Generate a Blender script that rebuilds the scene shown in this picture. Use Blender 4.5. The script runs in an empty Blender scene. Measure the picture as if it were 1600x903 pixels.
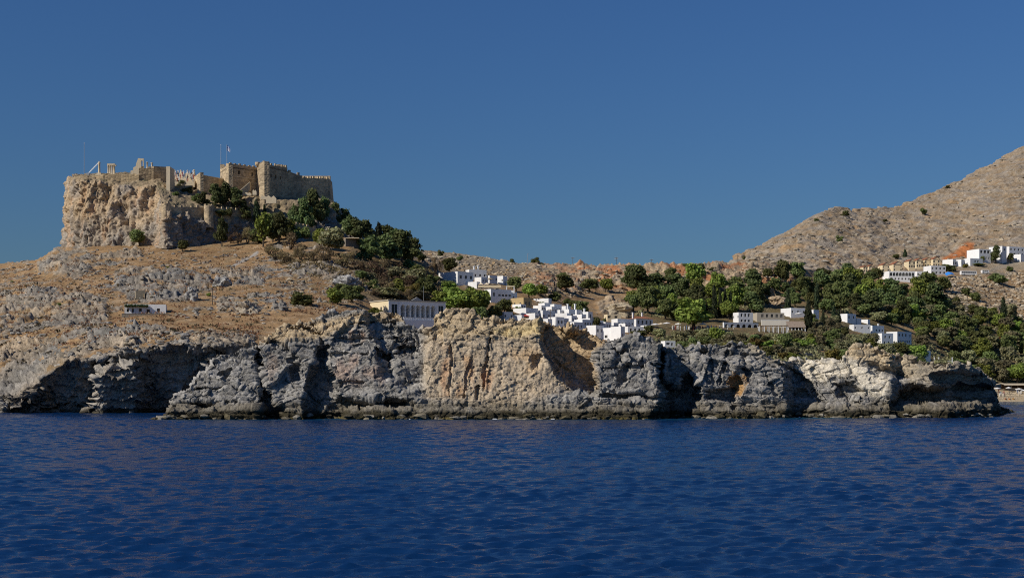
import bpy, math, random
import numpy as np
from mathutils import Vector

scene = bpy.context.scene
COL = scene.collection
rnd = random.Random(7)
R = math.radians

# ------------------------------------------------------------------ camera, sky, sun, exposure
F = 2200.0            # focal length in photograph pixels (1600 wide)
HZ = 608.0            # photograph row of the horizon
CAMZ = 6.0
cam_d = bpy.data.cameras.new('camera')
cam = bpy.data.objects.new('camera', cam_d)
COL.objects.link(cam)
cam.location = (0, 0, CAMZ)
cam.rotation_euler = (R(90), 0, 0)
cam_d.sensor_width = 36.0
cam_d.lens = 36.0 * F / 1600.0
cam_d.shift_y = (HZ - 451.5) / 1600.0
cam_d.clip_start = 1.0
cam_d.clip_end = 20000.0
scene.camera = cam

SUN_EL, SUN_AZ = R(36), R(30)          # elevation; azimuth measured from due left towards the camera
S = Vector((-math.cos(SUN_AZ) * math.cos(SUN_EL), -math.sin(SUN_AZ) * math.cos(SUN_EL), math.sin(SUN_EL)))
world = bpy.data.worlds.new('World')
scene.world = world
world.use_nodes = True
wn = world.node_tree.nodes
wl = world.node_tree.links
bg = wn['Background']
sky = wn.new('ShaderNodeTexSky')
sky.sky_type = 'NISHITA'
sky.sun_disc = False
sky.sun_elevation = SUN_EL
sky.sun_rotation = math.atan2(S.x, S.y)
sky.altitude = 0
sky.air_density = 1.6
sky.dust_density = 0.0
sky.ozone_density = 6.0
tint = wn.new('ShaderNodeMix')              # the polarised, blue-balanced look of the whole sky
tint.data_type = 'RGBA'; tint.blend_type = 'MULTIPLY'
tint.inputs[0].default_value = 1.0
tint.inputs[7].default_value = (0.42, 0.68, 1.15, 1)
wl.new(sky.outputs[0], tint.inputs[6])
wl.new(tint.outputs[2], bg.inputs[0])
bg.inputs[1].default_value = 0.05

sun_d = bpy.data.lights.new('sun', 'SUN')
sun_d.energy = 4.3
sun_d.angle = R(0.5)
sun_d.color = (1.0, 0.93, 0.82)
sun = bpy.data.objects.new('sun', sun_d)
COL.objects.link(sun)
sun.location = (-300, -100, 400)
sun.rotation_euler = (-S).to_track_quat('-Z', 'Y').to_euler()

scene.view_settings.view_transform = 'Standard'
scene.view_settings.look = 'None'
scene.view_settings.gamma = 1.0
scene.view_settings.exposure = 0.0
scene.view_settings.use_curve_mapping = False
scene.render.engine = 'CYCLES'
scene.cycles.use_denoising = False
scene.cycles.filter_width = 1.1
scene.cycles.max_bounces = 5
scene.cycles.diffuse_bounces = 4
scene.cycles.glossy_bounces = 2
scene.cycles.transparent_max_bounces = 4
scene.cycles.caustics_reflective = False
scene.cycles.caustics_refractive = False

# ------------------------------------------------------------------ helpers: space, noise, meshes
def P(px, py, Y):
    return Vector(((px - 800.0) / F * Y, Y, CAMZ + (HZ - py) / F * Y))

_rs = np.random.RandomState(3)
_PERM = np.concatenate([_rs.permutation(256)] * 4).astype(np.int32)
_G = _rs.normal(size=(256, 3)).astype(np.float32)
_G /= np.linalg.norm(_G, axis=1)[:, None]
_RV = _rs.rand(256, 4).astype(np.float32)

def _hash(ix, iy, iz):
    return _PERM[_PERM[_PERM[ix & 255] + (iy & 255)] + (iz & 255)]

def gnoise(p, seed=0):
    """gradient noise about -1..1 at points p (N,3)"""
    q = p + np.float32(seed * 17.13)
    i = np.floor(q).astype(np.int32)
    f = (q - i).astype(np.float32)
    u = f * f * f * (f * (f * 6 - 15) + 10)
    out = np.zeros(len(q), np.float32)
    for dx in (0, 1):
        wx = u[:, 0] if dx else 1 - u[:, 0]
        for dy in (0, 1):
            wy = u[:, 1] if dy else 1 - u[:, 1]
            for dz in (0, 1):
                wz = u[:, 2] if dz else 1 - u[:, 2]
                g = _G[_hash(i[:, 0] + dx, i[:, 1] + dy, i[:, 2] + dz)]
                out += wx * wy * wz * (g[:, 0] * (f[:, 0] - dx) + g[:, 1] * (f[:, 1] - dy) + g[:, 2] * (f[:, 2] - dz))
    return out * 1.6

def fbm(p, octs=4, seed=0, gain=0.5, ridged=False):
    a, s, out = 1.0, 1.0, np.zeros(len(p), np.float32)
    for k in range(octs):
        n = gnoise(p * s, seed + k)
        out += a * ((1 - 2 * np.abs(n)) if ridged else n)
        a *= gain
        s *= 2.03
    return out

def worley(p, seed=0, tilt=False):
    """F1, F2 and a random value of the nearest cell"""
    q = p + np.float32(seed * 31.7)
    i = np.floor(q).astype(np.int32)
    f = (q - i).astype(np.float32)
    n = len(q)
    f1 = np.full(n, 9, np.float32); f2 = np.full(n, 9, np.float32); idh = np.zeros(n, np.int32); rel = np.zeros((n, 3), np.float32)
    for dx in (-1, 0, 1):
        for dy in (-1, 0, 1):
            for dz in (-1, 0, 1):
                h = _hash(i[:, 0] + dx, i[:, 1] + dy, i[:, 2] + dz)
                v = f - _RV[h, :3]
                v -= np.array([dx, dy, dz], np.float32)
                d = np.einsum('ij,ij->i', v, v)
                near = d < f1
                f2 = np.where(near, f1, np.minimum(f2, d))
                f1 = np.where(near, d, f1)
                idh[near] = h[near]
                rel[near] = v[near]
    f1 = np.sqrt(f1); f2 = np.sqrt(f2)
    if not tilt:
        return f1, f2, _RV[idh, 3]
    # tilted facet of each cell: a plane through its centre, leaning its own way
    return f1, f2, _RV[idh, 3], np.einsum('ij,ij->i', rel, _G[(idh * 7 + 3) & 255])

def sstep(a, b, x):
    t = np.clip((x - a) / (b - a), 0, 1)
    return t * t * (3 - 2 * t)

def poly_mask(px, py, poly, soft):
    """1 inside a polygon drawn in photograph pixels, 0 outside, soft edge (pixels)"""
    px = px.astype(np.float32); py = py.astype(np.float32)
    xs = [c[0] for c in poly]; ys = [c[1] for c in poly]
    out = np.zeros(px.shape, np.float32)
    sel = (px > min(xs) - soft) & (px < max(xs) + soft) & (py > min(ys) - soft) & (py < max(ys) + soft)
    x = px[sel]; y = py[sel]
    if x.size == 0:
        return out
    d = np.full(x.shape, 1e9, np.float32); inside = np.zeros(x.shape, bool)
    n = len(poly)
    for k in range(n):
        x0, y0 = poly[k]; x1, y1 = poly[(k + 1) % n]
        ex, ey = x1 - x0, y1 - y0
        t = np.clip(((x - x0) * ex + (y - y0) * ey) / (ex * ex + ey * ey + 1e-9), 0, 1)
        d = np.minimum(d, np.hypot(x - x0 - t * ex, y - y0 - t * ey))
        c = ((y0 <= y) & (y < y1)) | ((y1 <= y) & (y < y0))
        if ey != 0:
            inside ^= c & (x < x0 + (y - y0) / ey * ex)
    sd = np.where(inside, d, -d)
    out[sel] = sstep(-soft, soft, sd)
    return out

def line_mask(px, py, pts, width):
    """soft band along a polyline drawn in photograph pixels"""
    out = np.zeros(px.shape, np.float32)
    for (x0, y0), (x1, y1) in zip(pts[:-1], pts[1:]):
        ex, ey = x1 - x0, y1 - y0
        t = np.clip(((px - x0) * ex + (py - y0) * ey) / (ex * ex + ey * ey + 1e-9), 0, 1)
        d = np.hypot(px - x0 - t * ex, py - y0 - t * ey)
        out = np.maximum(out, 1 - sstep(width * 0.3, width, d))
    return out

def link(o, parent=None):
    COL.objects.link(o)
    if parent is not None:
        o.parent = parent
    return o

def mesh_obj(name, verts, faces, mat, parent=None, smooth=False):
    me = bpy.data.meshes.new(name)
    me.from_pydata([tuple(v) for v in verts], [], faces)
    me.update()
    if mat is not None:
        me.materials.append(mat)
    if smooth:
        me.polygons.foreach_set('use_smooth', [True] * len(me.polygons))
    return link(bpy.data.objects.new(name, me), parent)

def fast_mesh(name, V, quads, mat, col=None, smooth=True):
    """V (N,3), quads (M,4) numpy; col (N,3) point colours"""
    me = bpy.data.meshes.new(name)
    nv, nf = len(V), len(quads)
    k = quads.shape[1]
    me.vertices.add(nv); me.loops.add(nf * k); me.polygons.add(nf)
    me.vertices.foreach_set('co', np.ascontiguousarray(V, np.float32).ravel())
    me.loops.foreach_set('vertex_index', np.ascontiguousarray(quads, np.int32).ravel())
    me.polygons.foreach_set('loop_start', np.arange(0, nf * k, k, dtype=np.int32))
    me.polygons.foreach_set('use_smooth', np.full(nf, smooth))
    me.update(calc_edges=True)
    if col is not None:
        a = me.attributes.new('Col', 'FLOAT_COLOR', 'POINT')
        c = np.ones((nv, 4), np.float32); c[:, :3] = col
        a.data.foreach_set('color', c.ravel())
    if mat is not None:
        me.materials.append(mat)
    return me

def grid_quads(nr, nc):
    i = np.arange(nr * nc).reshape(nr, nc)
    return np.stack([i[:-1, :-1], i[:-1, 1:], i[1:, 1:], i[1:, :-1]], -1).reshape(-1, 4)

def grid_normals(V):
    """V (nr,nc,3) -> unit normals pointing to the side du x dv"""
    du = np.gradient(V, axis=1); dv = np.gradient(V, axis=0)
    n = np.cross(du, dv)
    return n / (np.linalg.norm(n, axis=2, keepdims=True) + 1e-9)

def tag(o, label=None, cat=None, group=None, kind=None):
    if label: o['label'] = label
    if cat: o['category'] = cat
    if group: o['group'] = group
    if kind: o['kind'] = kind
    return o

def empty(name, loc, rz=0.0):
    o = bpy.data.objects.new(name, None)
    o.empty_display_size = 0.5
    o.location = loc
    o.rotation_euler = (0, 0, rz)
    return link(o)

# ------------------------------------------------------------------ materials
def new_mat(name):
    m = bpy.data.materials.new(name)
    m.use_nodes = True
    nt = m.node_tree
    return m, nt.nodes, nt.links, nt.nodes['Principled BSDF']

def plain(name, rgb, rough=0.8, noise=0.12, scale=1.5, metallic=0.0, bump=0.0):
    """flat colour with procedural mottling"""
    m, n, l, b = new_mat(name)
    tc = n.new('ShaderNodeTexCoord')
    nz = n.new('ShaderNodeTexNoise'); nz.inputs['Scale'].default_value = scale; nz.inputs['Detail'].default_value = 5
    l.new(tc.outputs['Object'], nz.inputs['Vector'])
    mr = n.new('ShaderNodeMapRange'); mr.inputs[1].default_value = 0.3; mr.inputs[2].default_value = 0.7
    mr.inputs[3].default_value = 1 - noise; mr.inputs[4].default_value = 1 + noise
    l.new(nz.outputs[0], mr.inputs[0])
    mx = n.new('ShaderNodeMix'); mx.data_type = 'RGBA'; mx.blend_type = 'MULTIPLY'; mx.inputs[0].default_value = 1
    mx.inputs[6].default_value = (*rgb, 1)
    l.new(mr.outputs[0], mx.inputs[7])
    l.new(mx.outputs[2], b.inputs['Base Color'])
    b.inputs['Roughness'].default_value = rough
    b.inputs['Metallic'].default_value = metallic
    b.inputs['Specular IOR Level'].default_value = 0.25
    if bump:
        bp = n.new('ShaderNodeBump'); bp.inputs['Strength'].default_value = 0.6; bp.inputs['Distance'].default_value = bump
        l.new(nz.outputs[0], bp.inputs['Height']); l.new(bp.outputs[0], b.inputs['Normal'])
    return m

def ground_mat(name, scale, bump, var=0.3):
    """colour from the mesh's Col attribute, with two scales of mottling and relief"""
    m, n, l, b = new_mat(name)
    at = n.new('ShaderNodeAttribute'); at.attribute_name = 'Col'
    tc = n.new('ShaderNodeTexCoord')
    n1 = n.new('ShaderNodeTexNoise'); n1.inputs['Scale'].default_value = scale; n1.inputs['Detail'].default_value = 8; n1.inputs['Roughness'].default_value = 0.65
    n2 = n.new('ShaderNodeTexNoise'); n2.inputs['Scale'].default_value = scale * 3.1; n2.inputs['Detail'].default_value = 4
    n3 = n.new('ShaderNodeTexNoise'); n3.inputs['Scale'].default_value = scale * 0.13; n3.inputs['Detail'].default_value = 4
    for x in (n1, n2, n3):
        l.new(tc.outputs['Object'], x.inputs['Vector'])
    r1 = n.new('ShaderNodeMapRange'); r1.inputs[1].default_value = 0.3; r1.inputs[2].default_value = 0.7
    r1.inputs[3].default_value = 1 - var; r1.inputs[4].default_value = 1 + var
    l.new(n1.outputs[0], r1.inputs[0])
    r3 = n.new('ShaderNodeMapRange'); r3.inputs[1].default_value = 0.3; r3.inputs[2].default_value = 0.7
    r3.inputs[3].default_value = 0.85; r3.inputs[4].default_value = 1.12
    l.new(n3.outputs[0], r3.inputs[0])
    mu = n.new('ShaderNodeMath'); mu.operation = 'MULTIPLY'
    l.new(r1.outputs[0], mu.inputs[0]); l.new(r3.outputs[0], mu.inputs[1])
    mx = n.new('ShaderNodeMix'); mx.data_type = 'RGBA'; mx.blend_type = 'MULTIPLY'; mx.inputs[0].default_value = 1
    l.new(at.outputs['Color'], mx.inputs[6]); l.new(mu.outputs[0], mx.inputs[7])
    l.new(mx.outputs[2], b.inputs['Base Color'])
    b.inputs['Roughness'].default_value = 0.95
    b.inputs['Specular IOR Level'].default_value = 0.1
    ad = n.new('ShaderNodeMath'); ad.operation = 'ADD'
    l.new(n1.outputs[0], ad.inputs[0]); l.new(n2.outputs[0], ad.inputs[1])
    bp = n.new('ShaderNodeBump'); bp.inputs['Strength'].default_value = 1.0; bp.inputs['Distance'].default_value = bump
    l.new(ad.outputs[0], bp.inputs['Height']); l.new(bp.outputs[0], b.inputs['Normal'])
    return m

M_ROCK = ground_mat('headland_rock', 1.9, 0.13, 0.5)
M_LAND = ground_mat('hillside', 1.3, 0.25, 0.5)
M_MOUNT = ground_mat('mountain', 0.45, 0.6, 0.42)

GREY = np.array([0.200, 0.190, 0.172]); TAN = np.array([0.36, 0.275, 0.18]); OCHRE = np.array([0.47, 0.365, 0.225])
GRASS = np.array([0.315, 0.20, 0.10]); ORANGE = np.array([0.44, 0.21, 0.09]); PALE = np.array([0.56, 0.52, 0.44])
DARK = np.array([0.05, 0.043, 0.026]); SCRUB = np.array([0.10, 0.105, 0.045]); REDSOIL = np.array([0.40, 0.15, 0.055])

def saw(t):
    """one bed of rock after another: swells slowly upwards, then steps back"""
    f = t - np.floor(t)
    return np.where(f < 0.86, f / 0.86, (1 - f) / 0.14) - 0.5

def mixc(c, t, col):
    return c * (1 - t[..., None]) + np.asarray(col) * t[..., None]
# ------------------------------------------------------------------ sea
def build_sea():
    Ys = [24.0]
    while Ys[-1] < 300: Ys.append(Ys[-1] + min(0.0042 * Ys[-1], 0.46))
    while Ys[-1] < 540: Ys.append(Ys[-1] + 1.2)
    while Ys[-1] < 740: Ys.append(Ys[-1] + 0.012 * Ys[-1])
    Ys = np.array(Ys + [1200, 2200, 5000, 12000])
    tx = np.linspace(-0.4, 0.4, 390)
    Yg, Tg = np.meshgrid(Ys, tx, indexing='ij')
    X = Tg * Yg
    out = np.cumsum(np.linspace(0.8, 6.0, 22))          # wider, coarser water to either side
    X = np.concatenate([X[:, :1] - out[::-1], X, X[:, -1:] + out], 1)
    Yg = np.broadcast_to(Ys[:, None], X.shape)
    dY = np.gradient(Ys)[:, None] * np.ones_like(X)
    Z = np.zeros_like(X); DX = np.zeros_like(X); DY = np.zeros_like(X)
    rs = np.random.RandomState(11)
    for k in range(70):
        lam = 0.42 * (10.0 / 0.42) ** (k / 69.0)
        ang = rs.normal(0.15, 0.45)
        kx, ky = math.sin(ang) * 2 * math.pi / lam, -math.cos(ang) * 2 * math.pi / lam
        amp = 0.0135 * lam * (math.exp(-math.log(lam / 0.8) ** 2) + 0.045 + 0.35 * sstep(260, 330, Yg) * math.exp(-math.log(lam / 4.0) ** 2)) * rs.uniform(0.5, 1.2)
        fade = 1 - sstep(0.3, 0.6, dY / lam)
        ph = kx * X + ky * Yg + rs.uniform(0, 6.28)
        Z += amp * fade * np.sin(ph)
        DX += amp * fade * 0.7 * math.sin(ang) * np.cos(ph)
        DY -= amp * fade * 0.7 * math.cos(ang) * np.cos(ph)
    # patches of stronger and weaker chop
    patch = 1 + 0.35 * gnoise(np.stack([X.ravel() / 26, Yg.ravel() / 15, 0 * X.ravel()], 1)).reshape(X.shape)
    V = np.stack([X + DX * patch, Yg + DY * patch, Z * patch], -1)
    m, n, l, b = new_mat('sea_water')
    b.inputs['Base Color'].default_value = (0.0027, 0.024, 0.088, 1)
    b.inputs['Roughness'].default_value = 0.14
    b.inputs['IOR'].default_value = 1.33
    b.inputs['Specular IOR Level'].default_value = 0.5
    tc = n.new('ShaderNodeTexCoord')
    mp = n.new('ShaderNodeMapping'); mp.inputs['Scale'].default_value = (0.42, 1.5, 1.0); mp.inputs['Rotation'].default_value = (0, 0, 0.2)
    l.new(tc.outputs['Object'], mp.inputs[0])
    n1 = n.new('ShaderNodeTexNoise'); n1.inputs['Scale'].default_value = 1.3; n1.inputs['Detail'].default_value = 6; n1.inputs['Roughness'].default_value = 0.6
    n2 = n.new('ShaderNodeTexNoise'); n2.inputs['Scale'].default_value = 0.32; n2.inputs['Detail'].default_value = 3
    l.new(mp.outputs[0], n1.inputs['Vector']); l.new(mp.outputs[0], n2.inputs['Vector'])
    b1 = n.new('ShaderNodeBump'); b1.inputs['Strength'].default_value = 1.0; b1.inputs['Distance'].default_value = 0.15
    b2 = n.new('ShaderNodeBump'); b2.inputs['Strength'].default_value = 1.0; b2.inputs['Distance'].default_value = 0.18
    l.new(n1.outputs[0], b1.inputs['Height']); l.new(n2.outputs[0], b2.inputs['Height'])
    l.new(b2.outputs[0], b1.inputs['Normal']); l.new(b1.outputs[0], b.inputs['Normal'])
    # shallows by the headland and the beach show a greener, lighter body colour
    at = n.new('ShaderNodeAttribute'); at.attribute_name = 'Col'
    l.new(at.outputs['Color'], b.inputs['Base Color'])
    deep = np.array([0.0027, 0.024, 0.088]); shal = np.array([0.012, 0.085, 0.13])
    px = 800 + X / Yg * F
    shore = np.interp(px, [250, 1030, 1284, 1400, 1550, 1590], [283, 283, 292, 308, 315, 370])
    t = sstep(22, 2, shore - Yg) * (shore - Yg > -12) * sstep(230, 300, px) * 0.55 * np.interp(px, [1000, 1500], [0.6, 1.3])
    t = np.maximum(t, sstep(430, 640, Yg) * sstep(1480, 1560, px) * 0.35)
    col = deep * (1 - t[..., None]) + shal * t[..., None]
    me = fast_mesh('sea', V.reshape(-1, 3), grid_quads(*X.shape), m, col.reshape(-1, 3))
    tag(link(bpy.data.objects.new('sea', me)), kind='structure')
build_sea()

# ------------------------------------------------------------------ lofted land
def catmull(xk, yk, x):
    """smooth monotone-ish interpolation (pchip)"""
    xk = np.asarray(xk, float); yk = np.asarray(yk, float)
    h = np.diff(xk); d = np.diff(yk) / h
    m = np.zeros_like(yk)
    m[1:-1] = np.where(d[:-1] * d[1:] > 0, 2 * d[:-1] * d[1:] / (d[:-1] + d[1:] + 1e-12), 0)
    m[0], m[-1] = d[0], d[-1]
    i = np.clip(np.searchsorted(xk, x) - 1, 0, len(h) - 1)
    t = np.clip((x - xk[i]) / h[i], 0, 1)
    return ((2 * t**3 - 3 * t**2 + 1) * yk[i] + (t**3 - 2 * t**2 + t) * h[i] * m[i] + (-2 * t**3 + 3 * t**2) * yk[i + 1] + (t**3 - t**2) * h[i] * m[i + 1])

# each column of the mainland: photograph x, then (row, distance in metres) from the shore to behind the skyline
LAND = {
 -260: [(656, 347), (620, 352), (560, 385), (510, 430), (472, 500), (445, 580), (420, 680), (440, 800), (600, 1000)],
 0:    [(656, 347), (614, 352), (560, 385), (505, 430), (465, 500), (438, 580), (412, 690), (425, 800), (600, 1000)],
 55:   [(655, 352), (600, 352), (547, 385), (500, 430), (460, 495), (432, 570), (406, 655), (420, 760), (600, 1000)],
 85:   [(655, 358), (577, 351), (538, 383), (498, 430), (457, 497), (425, 570), (391, 645), (400, 720), (500, 1000)],
 110:  [(655, 360), (565, 350), (533, 380), (497, 430), (455, 500), (420, 570), (386, 642), (393, 720), (450, 1000)],
 190:  [(654, 360), (550, 349), (525, 375), (496, 430), (450, 500), (415, 570), (378, 640), (365, 720), (450, 1000)],
 260:  [(654, 360), (538, 349), (520, 370), (494, 430), (448, 500), (412, 570), (378, 630), (345, 720), (450, 1000)],
 330:  [(654, 360), (539, 350), (520, 370), (494, 430), (450, 500), (412, 570), (378, 630), (335, 720), (450, 1000)],
 400:  [(654, 361), (541, 352), (520, 375), (490, 430), (450, 500), (410, 570), (376, 630), (335, 710), (450, 1000)],
 480:  [(640, 366), (546, 368), (515, 385), (487, 430), (450, 500), (410, 570), (362, 640), (335, 700), (450, 1000)],
 540:  [(630, 366), (560, 370), (520, 390), (488, 440), (450, 510), (412, 580), (362, 650), (352, 690), (450, 1000)],
 600:  [(630, 366), (575, 372), (530, 400), (497, 470), (457, 530), (424, 590), (394, 650), (396, 720), (420, 1000)],
 650:  [(630, 366), (580, 375), (535, 420), (503, 500), (466, 550), (434, 600), (408, 650), (391, 820), (400, 1000)],
 700:  [(630, 366), (580, 378), (540, 430), (506, 520), (474, 570), (449, 620), (417, 690), (394, 850), (400, 1000)],
 760:  [(630, 366), (580, 380), (545, 440), (512, 530), (479, 575), (453, 630), (426, 710), (402, 870), (408, 1000)],
 830:  [(630, 366), (585, 385), (548, 450), (518, 535), (491, 580), (464, 640), (441, 730), (414, 870), (418, 1000)],
 900:  [(630, 366), (585, 385), (552, 460), (532, 540), (504, 590), (482, 650), (446, 770), (419, 860), (423, 1000)],
 960:  [(630, 366), (590, 385), (556, 460), (537, 545), (512, 600), (490, 660), (450, 790), (420, 840), (424, 1000)],
 1020: [(630, 368), (590, 390), (558, 465), (537, 545), (513, 620), (494, 680), (450, 790), (420, 830), (424, 1000)],
 1090: [(630, 370), (592, 395), (560, 470), (537, 550), (514, 640), (494, 700), (450, 795), (419, 830), (423, 1000)],
 1160: [(632, 380), (595, 405), (562, 480), (540, 560), (515, 650), (492, 720), (450, 800), (419, 835), (423, 1000)],
 1230: [(636, 410), (598, 430), (567, 500), (543, 575), (516, 660), (488, 740), (450, 815), (419, 850), (423, 1000)],
 1300: [(634, 470), (602, 490), (574, 540), (546, 610), (512, 690), (482, 770), (447, 865), (422, 950), (424, 1080)],
 1380: [(634, 550), (606, 570), (582, 600), (552, 660), (518, 730), (482, 810), (447, 905), (428, 1000), (428, 1100)],
 1450: [(633, 630), (612, 645), (594, 665), (566, 700), (528, 770), (486, 850), (447, 935), (420, 1060), (415, 1200)],
 1520: [(631, 680), (618, 695), (606, 715), (575, 745), (532, 810), (484, 890), (443, 980), (410, 1080), (400, 1200)],
 1600: [(630, 692), (621, 705), (608, 735), (578, 770), (532, 850), (482, 930), (441, 1020), (400, 1110), (390, 1200)],
 1860: [(630, 700), (621, 712), (606, 740), (570, 780), (525, 860), (470, 940), (425, 1040), (380, 1140), (365, 1230)],
}
NSEG = [56, 46, 56, 54, 54, 54, 56, 10]
_lx = sorted(LAND)
def land_rows(x):
    """(rows, len(x)) arrays of photograph row and distance, unperturbed"""
    py, Y = [], []
    kz = np.array([[LAND[c][r] for r in range(9)] for c in _lx], float)
    for r in range(9):
        py.append(catmull(_lx, kz[:, r, 0], x)); Y.append(catmull(_lx, kz[:, r, 1], x))
    return np.array(py), np.array(Y)

def densify(py, Y, nseg):
    a, b = [], []
    for s, n in enumerate(nseg):
        t = np.arange(n)[:, None] / n
        a.append(py[s] * (1 - t) + py[s + 1] * t)
        b.append(Y[s] * (1 - t) + Y[s + 1] * t)
    a.append(py[-1:]); b.append(Y[-1:])
    return np.concatenate(a), np.concatenate(b)

def smooth_rows(A, n=2):
    for _ in range(n):
        B = A.copy()
        B[1:-1] = (A[:-2] + 2 * A[1:-1] + A[2:]) / 4
        A = B
    return A

TERR = []          # displaced (N,3) vertex arrays for dropping things onto the land

def to_xyz(px, py, Y):
    return np.stack([(px - 800) / F * Y, Y, CAMZ + (HZ - py) / F * Y], -1)

# bands of bare rock on the hillside below the acropolis: polygons in the photograph, height in metres
OUTCROPS = [
 ([(0, 455), (60, 450), (120, 458), (165, 470), (168, 505), (120, 512), (60, 515), (0, 520)], 2.6, 10),
 ([(-200, 455), (0, 452), (0, 540), (-200, 540)], 2.6, 10),
 ([(60, 415), (90, 392), (135, 392), (150, 405), (135, 430), (100, 432), (62, 428)], 3.2, 6),
 ([(140, 410), (180, 393), (218, 390), (226, 402), (195, 412), (150, 416)], 2.6, 5),
 ([(180, 425), (240, 420), (300, 425), (332, 430), (330, 448), (290, 452), (230, 455), (180, 448)], 2.8, 6),
 ([(195, 458), (300, 452), (305, 470), (200, 474)], 2.4, 5),
 ([(330, 425), (400, 424), (410, 445), (345, 450)], 1.6, 7),
 ([(340, 470), (375, 465), (378, 488), (340, 490)], 1.6, 5),
 ([(368, 486), (395, 472), (404, 476), (402, 490), (370, 492)], 3.0, 3),
 ([(424, 474), (440, 472), (450, 484), (428, 488)], 2.4, 3),
 ([(120, 520), (220, 508), (260, 515), (260, 540), (140, 548)], 1.8, 8),
 ([(0, 535), (140, 520), (150, 550), (90, 570), (50, 600), (0, 610)], 2.0, 8),
 ([(260, 518), (400, 520), (395, 542), (260, 540)], 1.8, 6),
 ([(508, 435), (560, 425), (580, 440), (555, 452), (510, 450)], 2.2, 6),
 ([(440, 415), (520, 408), (540, 420), (470, 432)], 1.4, 6),
 ([(560, 452), (590, 445), (600, 458), (570, 462)], 1.8, 4),
 ([(930, 475), (950, 470), (965, 468), (985, 475), (985, 490), (940, 492)], 5.0, 5),
 ([(1160, 440), (1215, 440), (1222, 480), (1195, 485), (1165, 460)], 2.5, 8),
]

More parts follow.
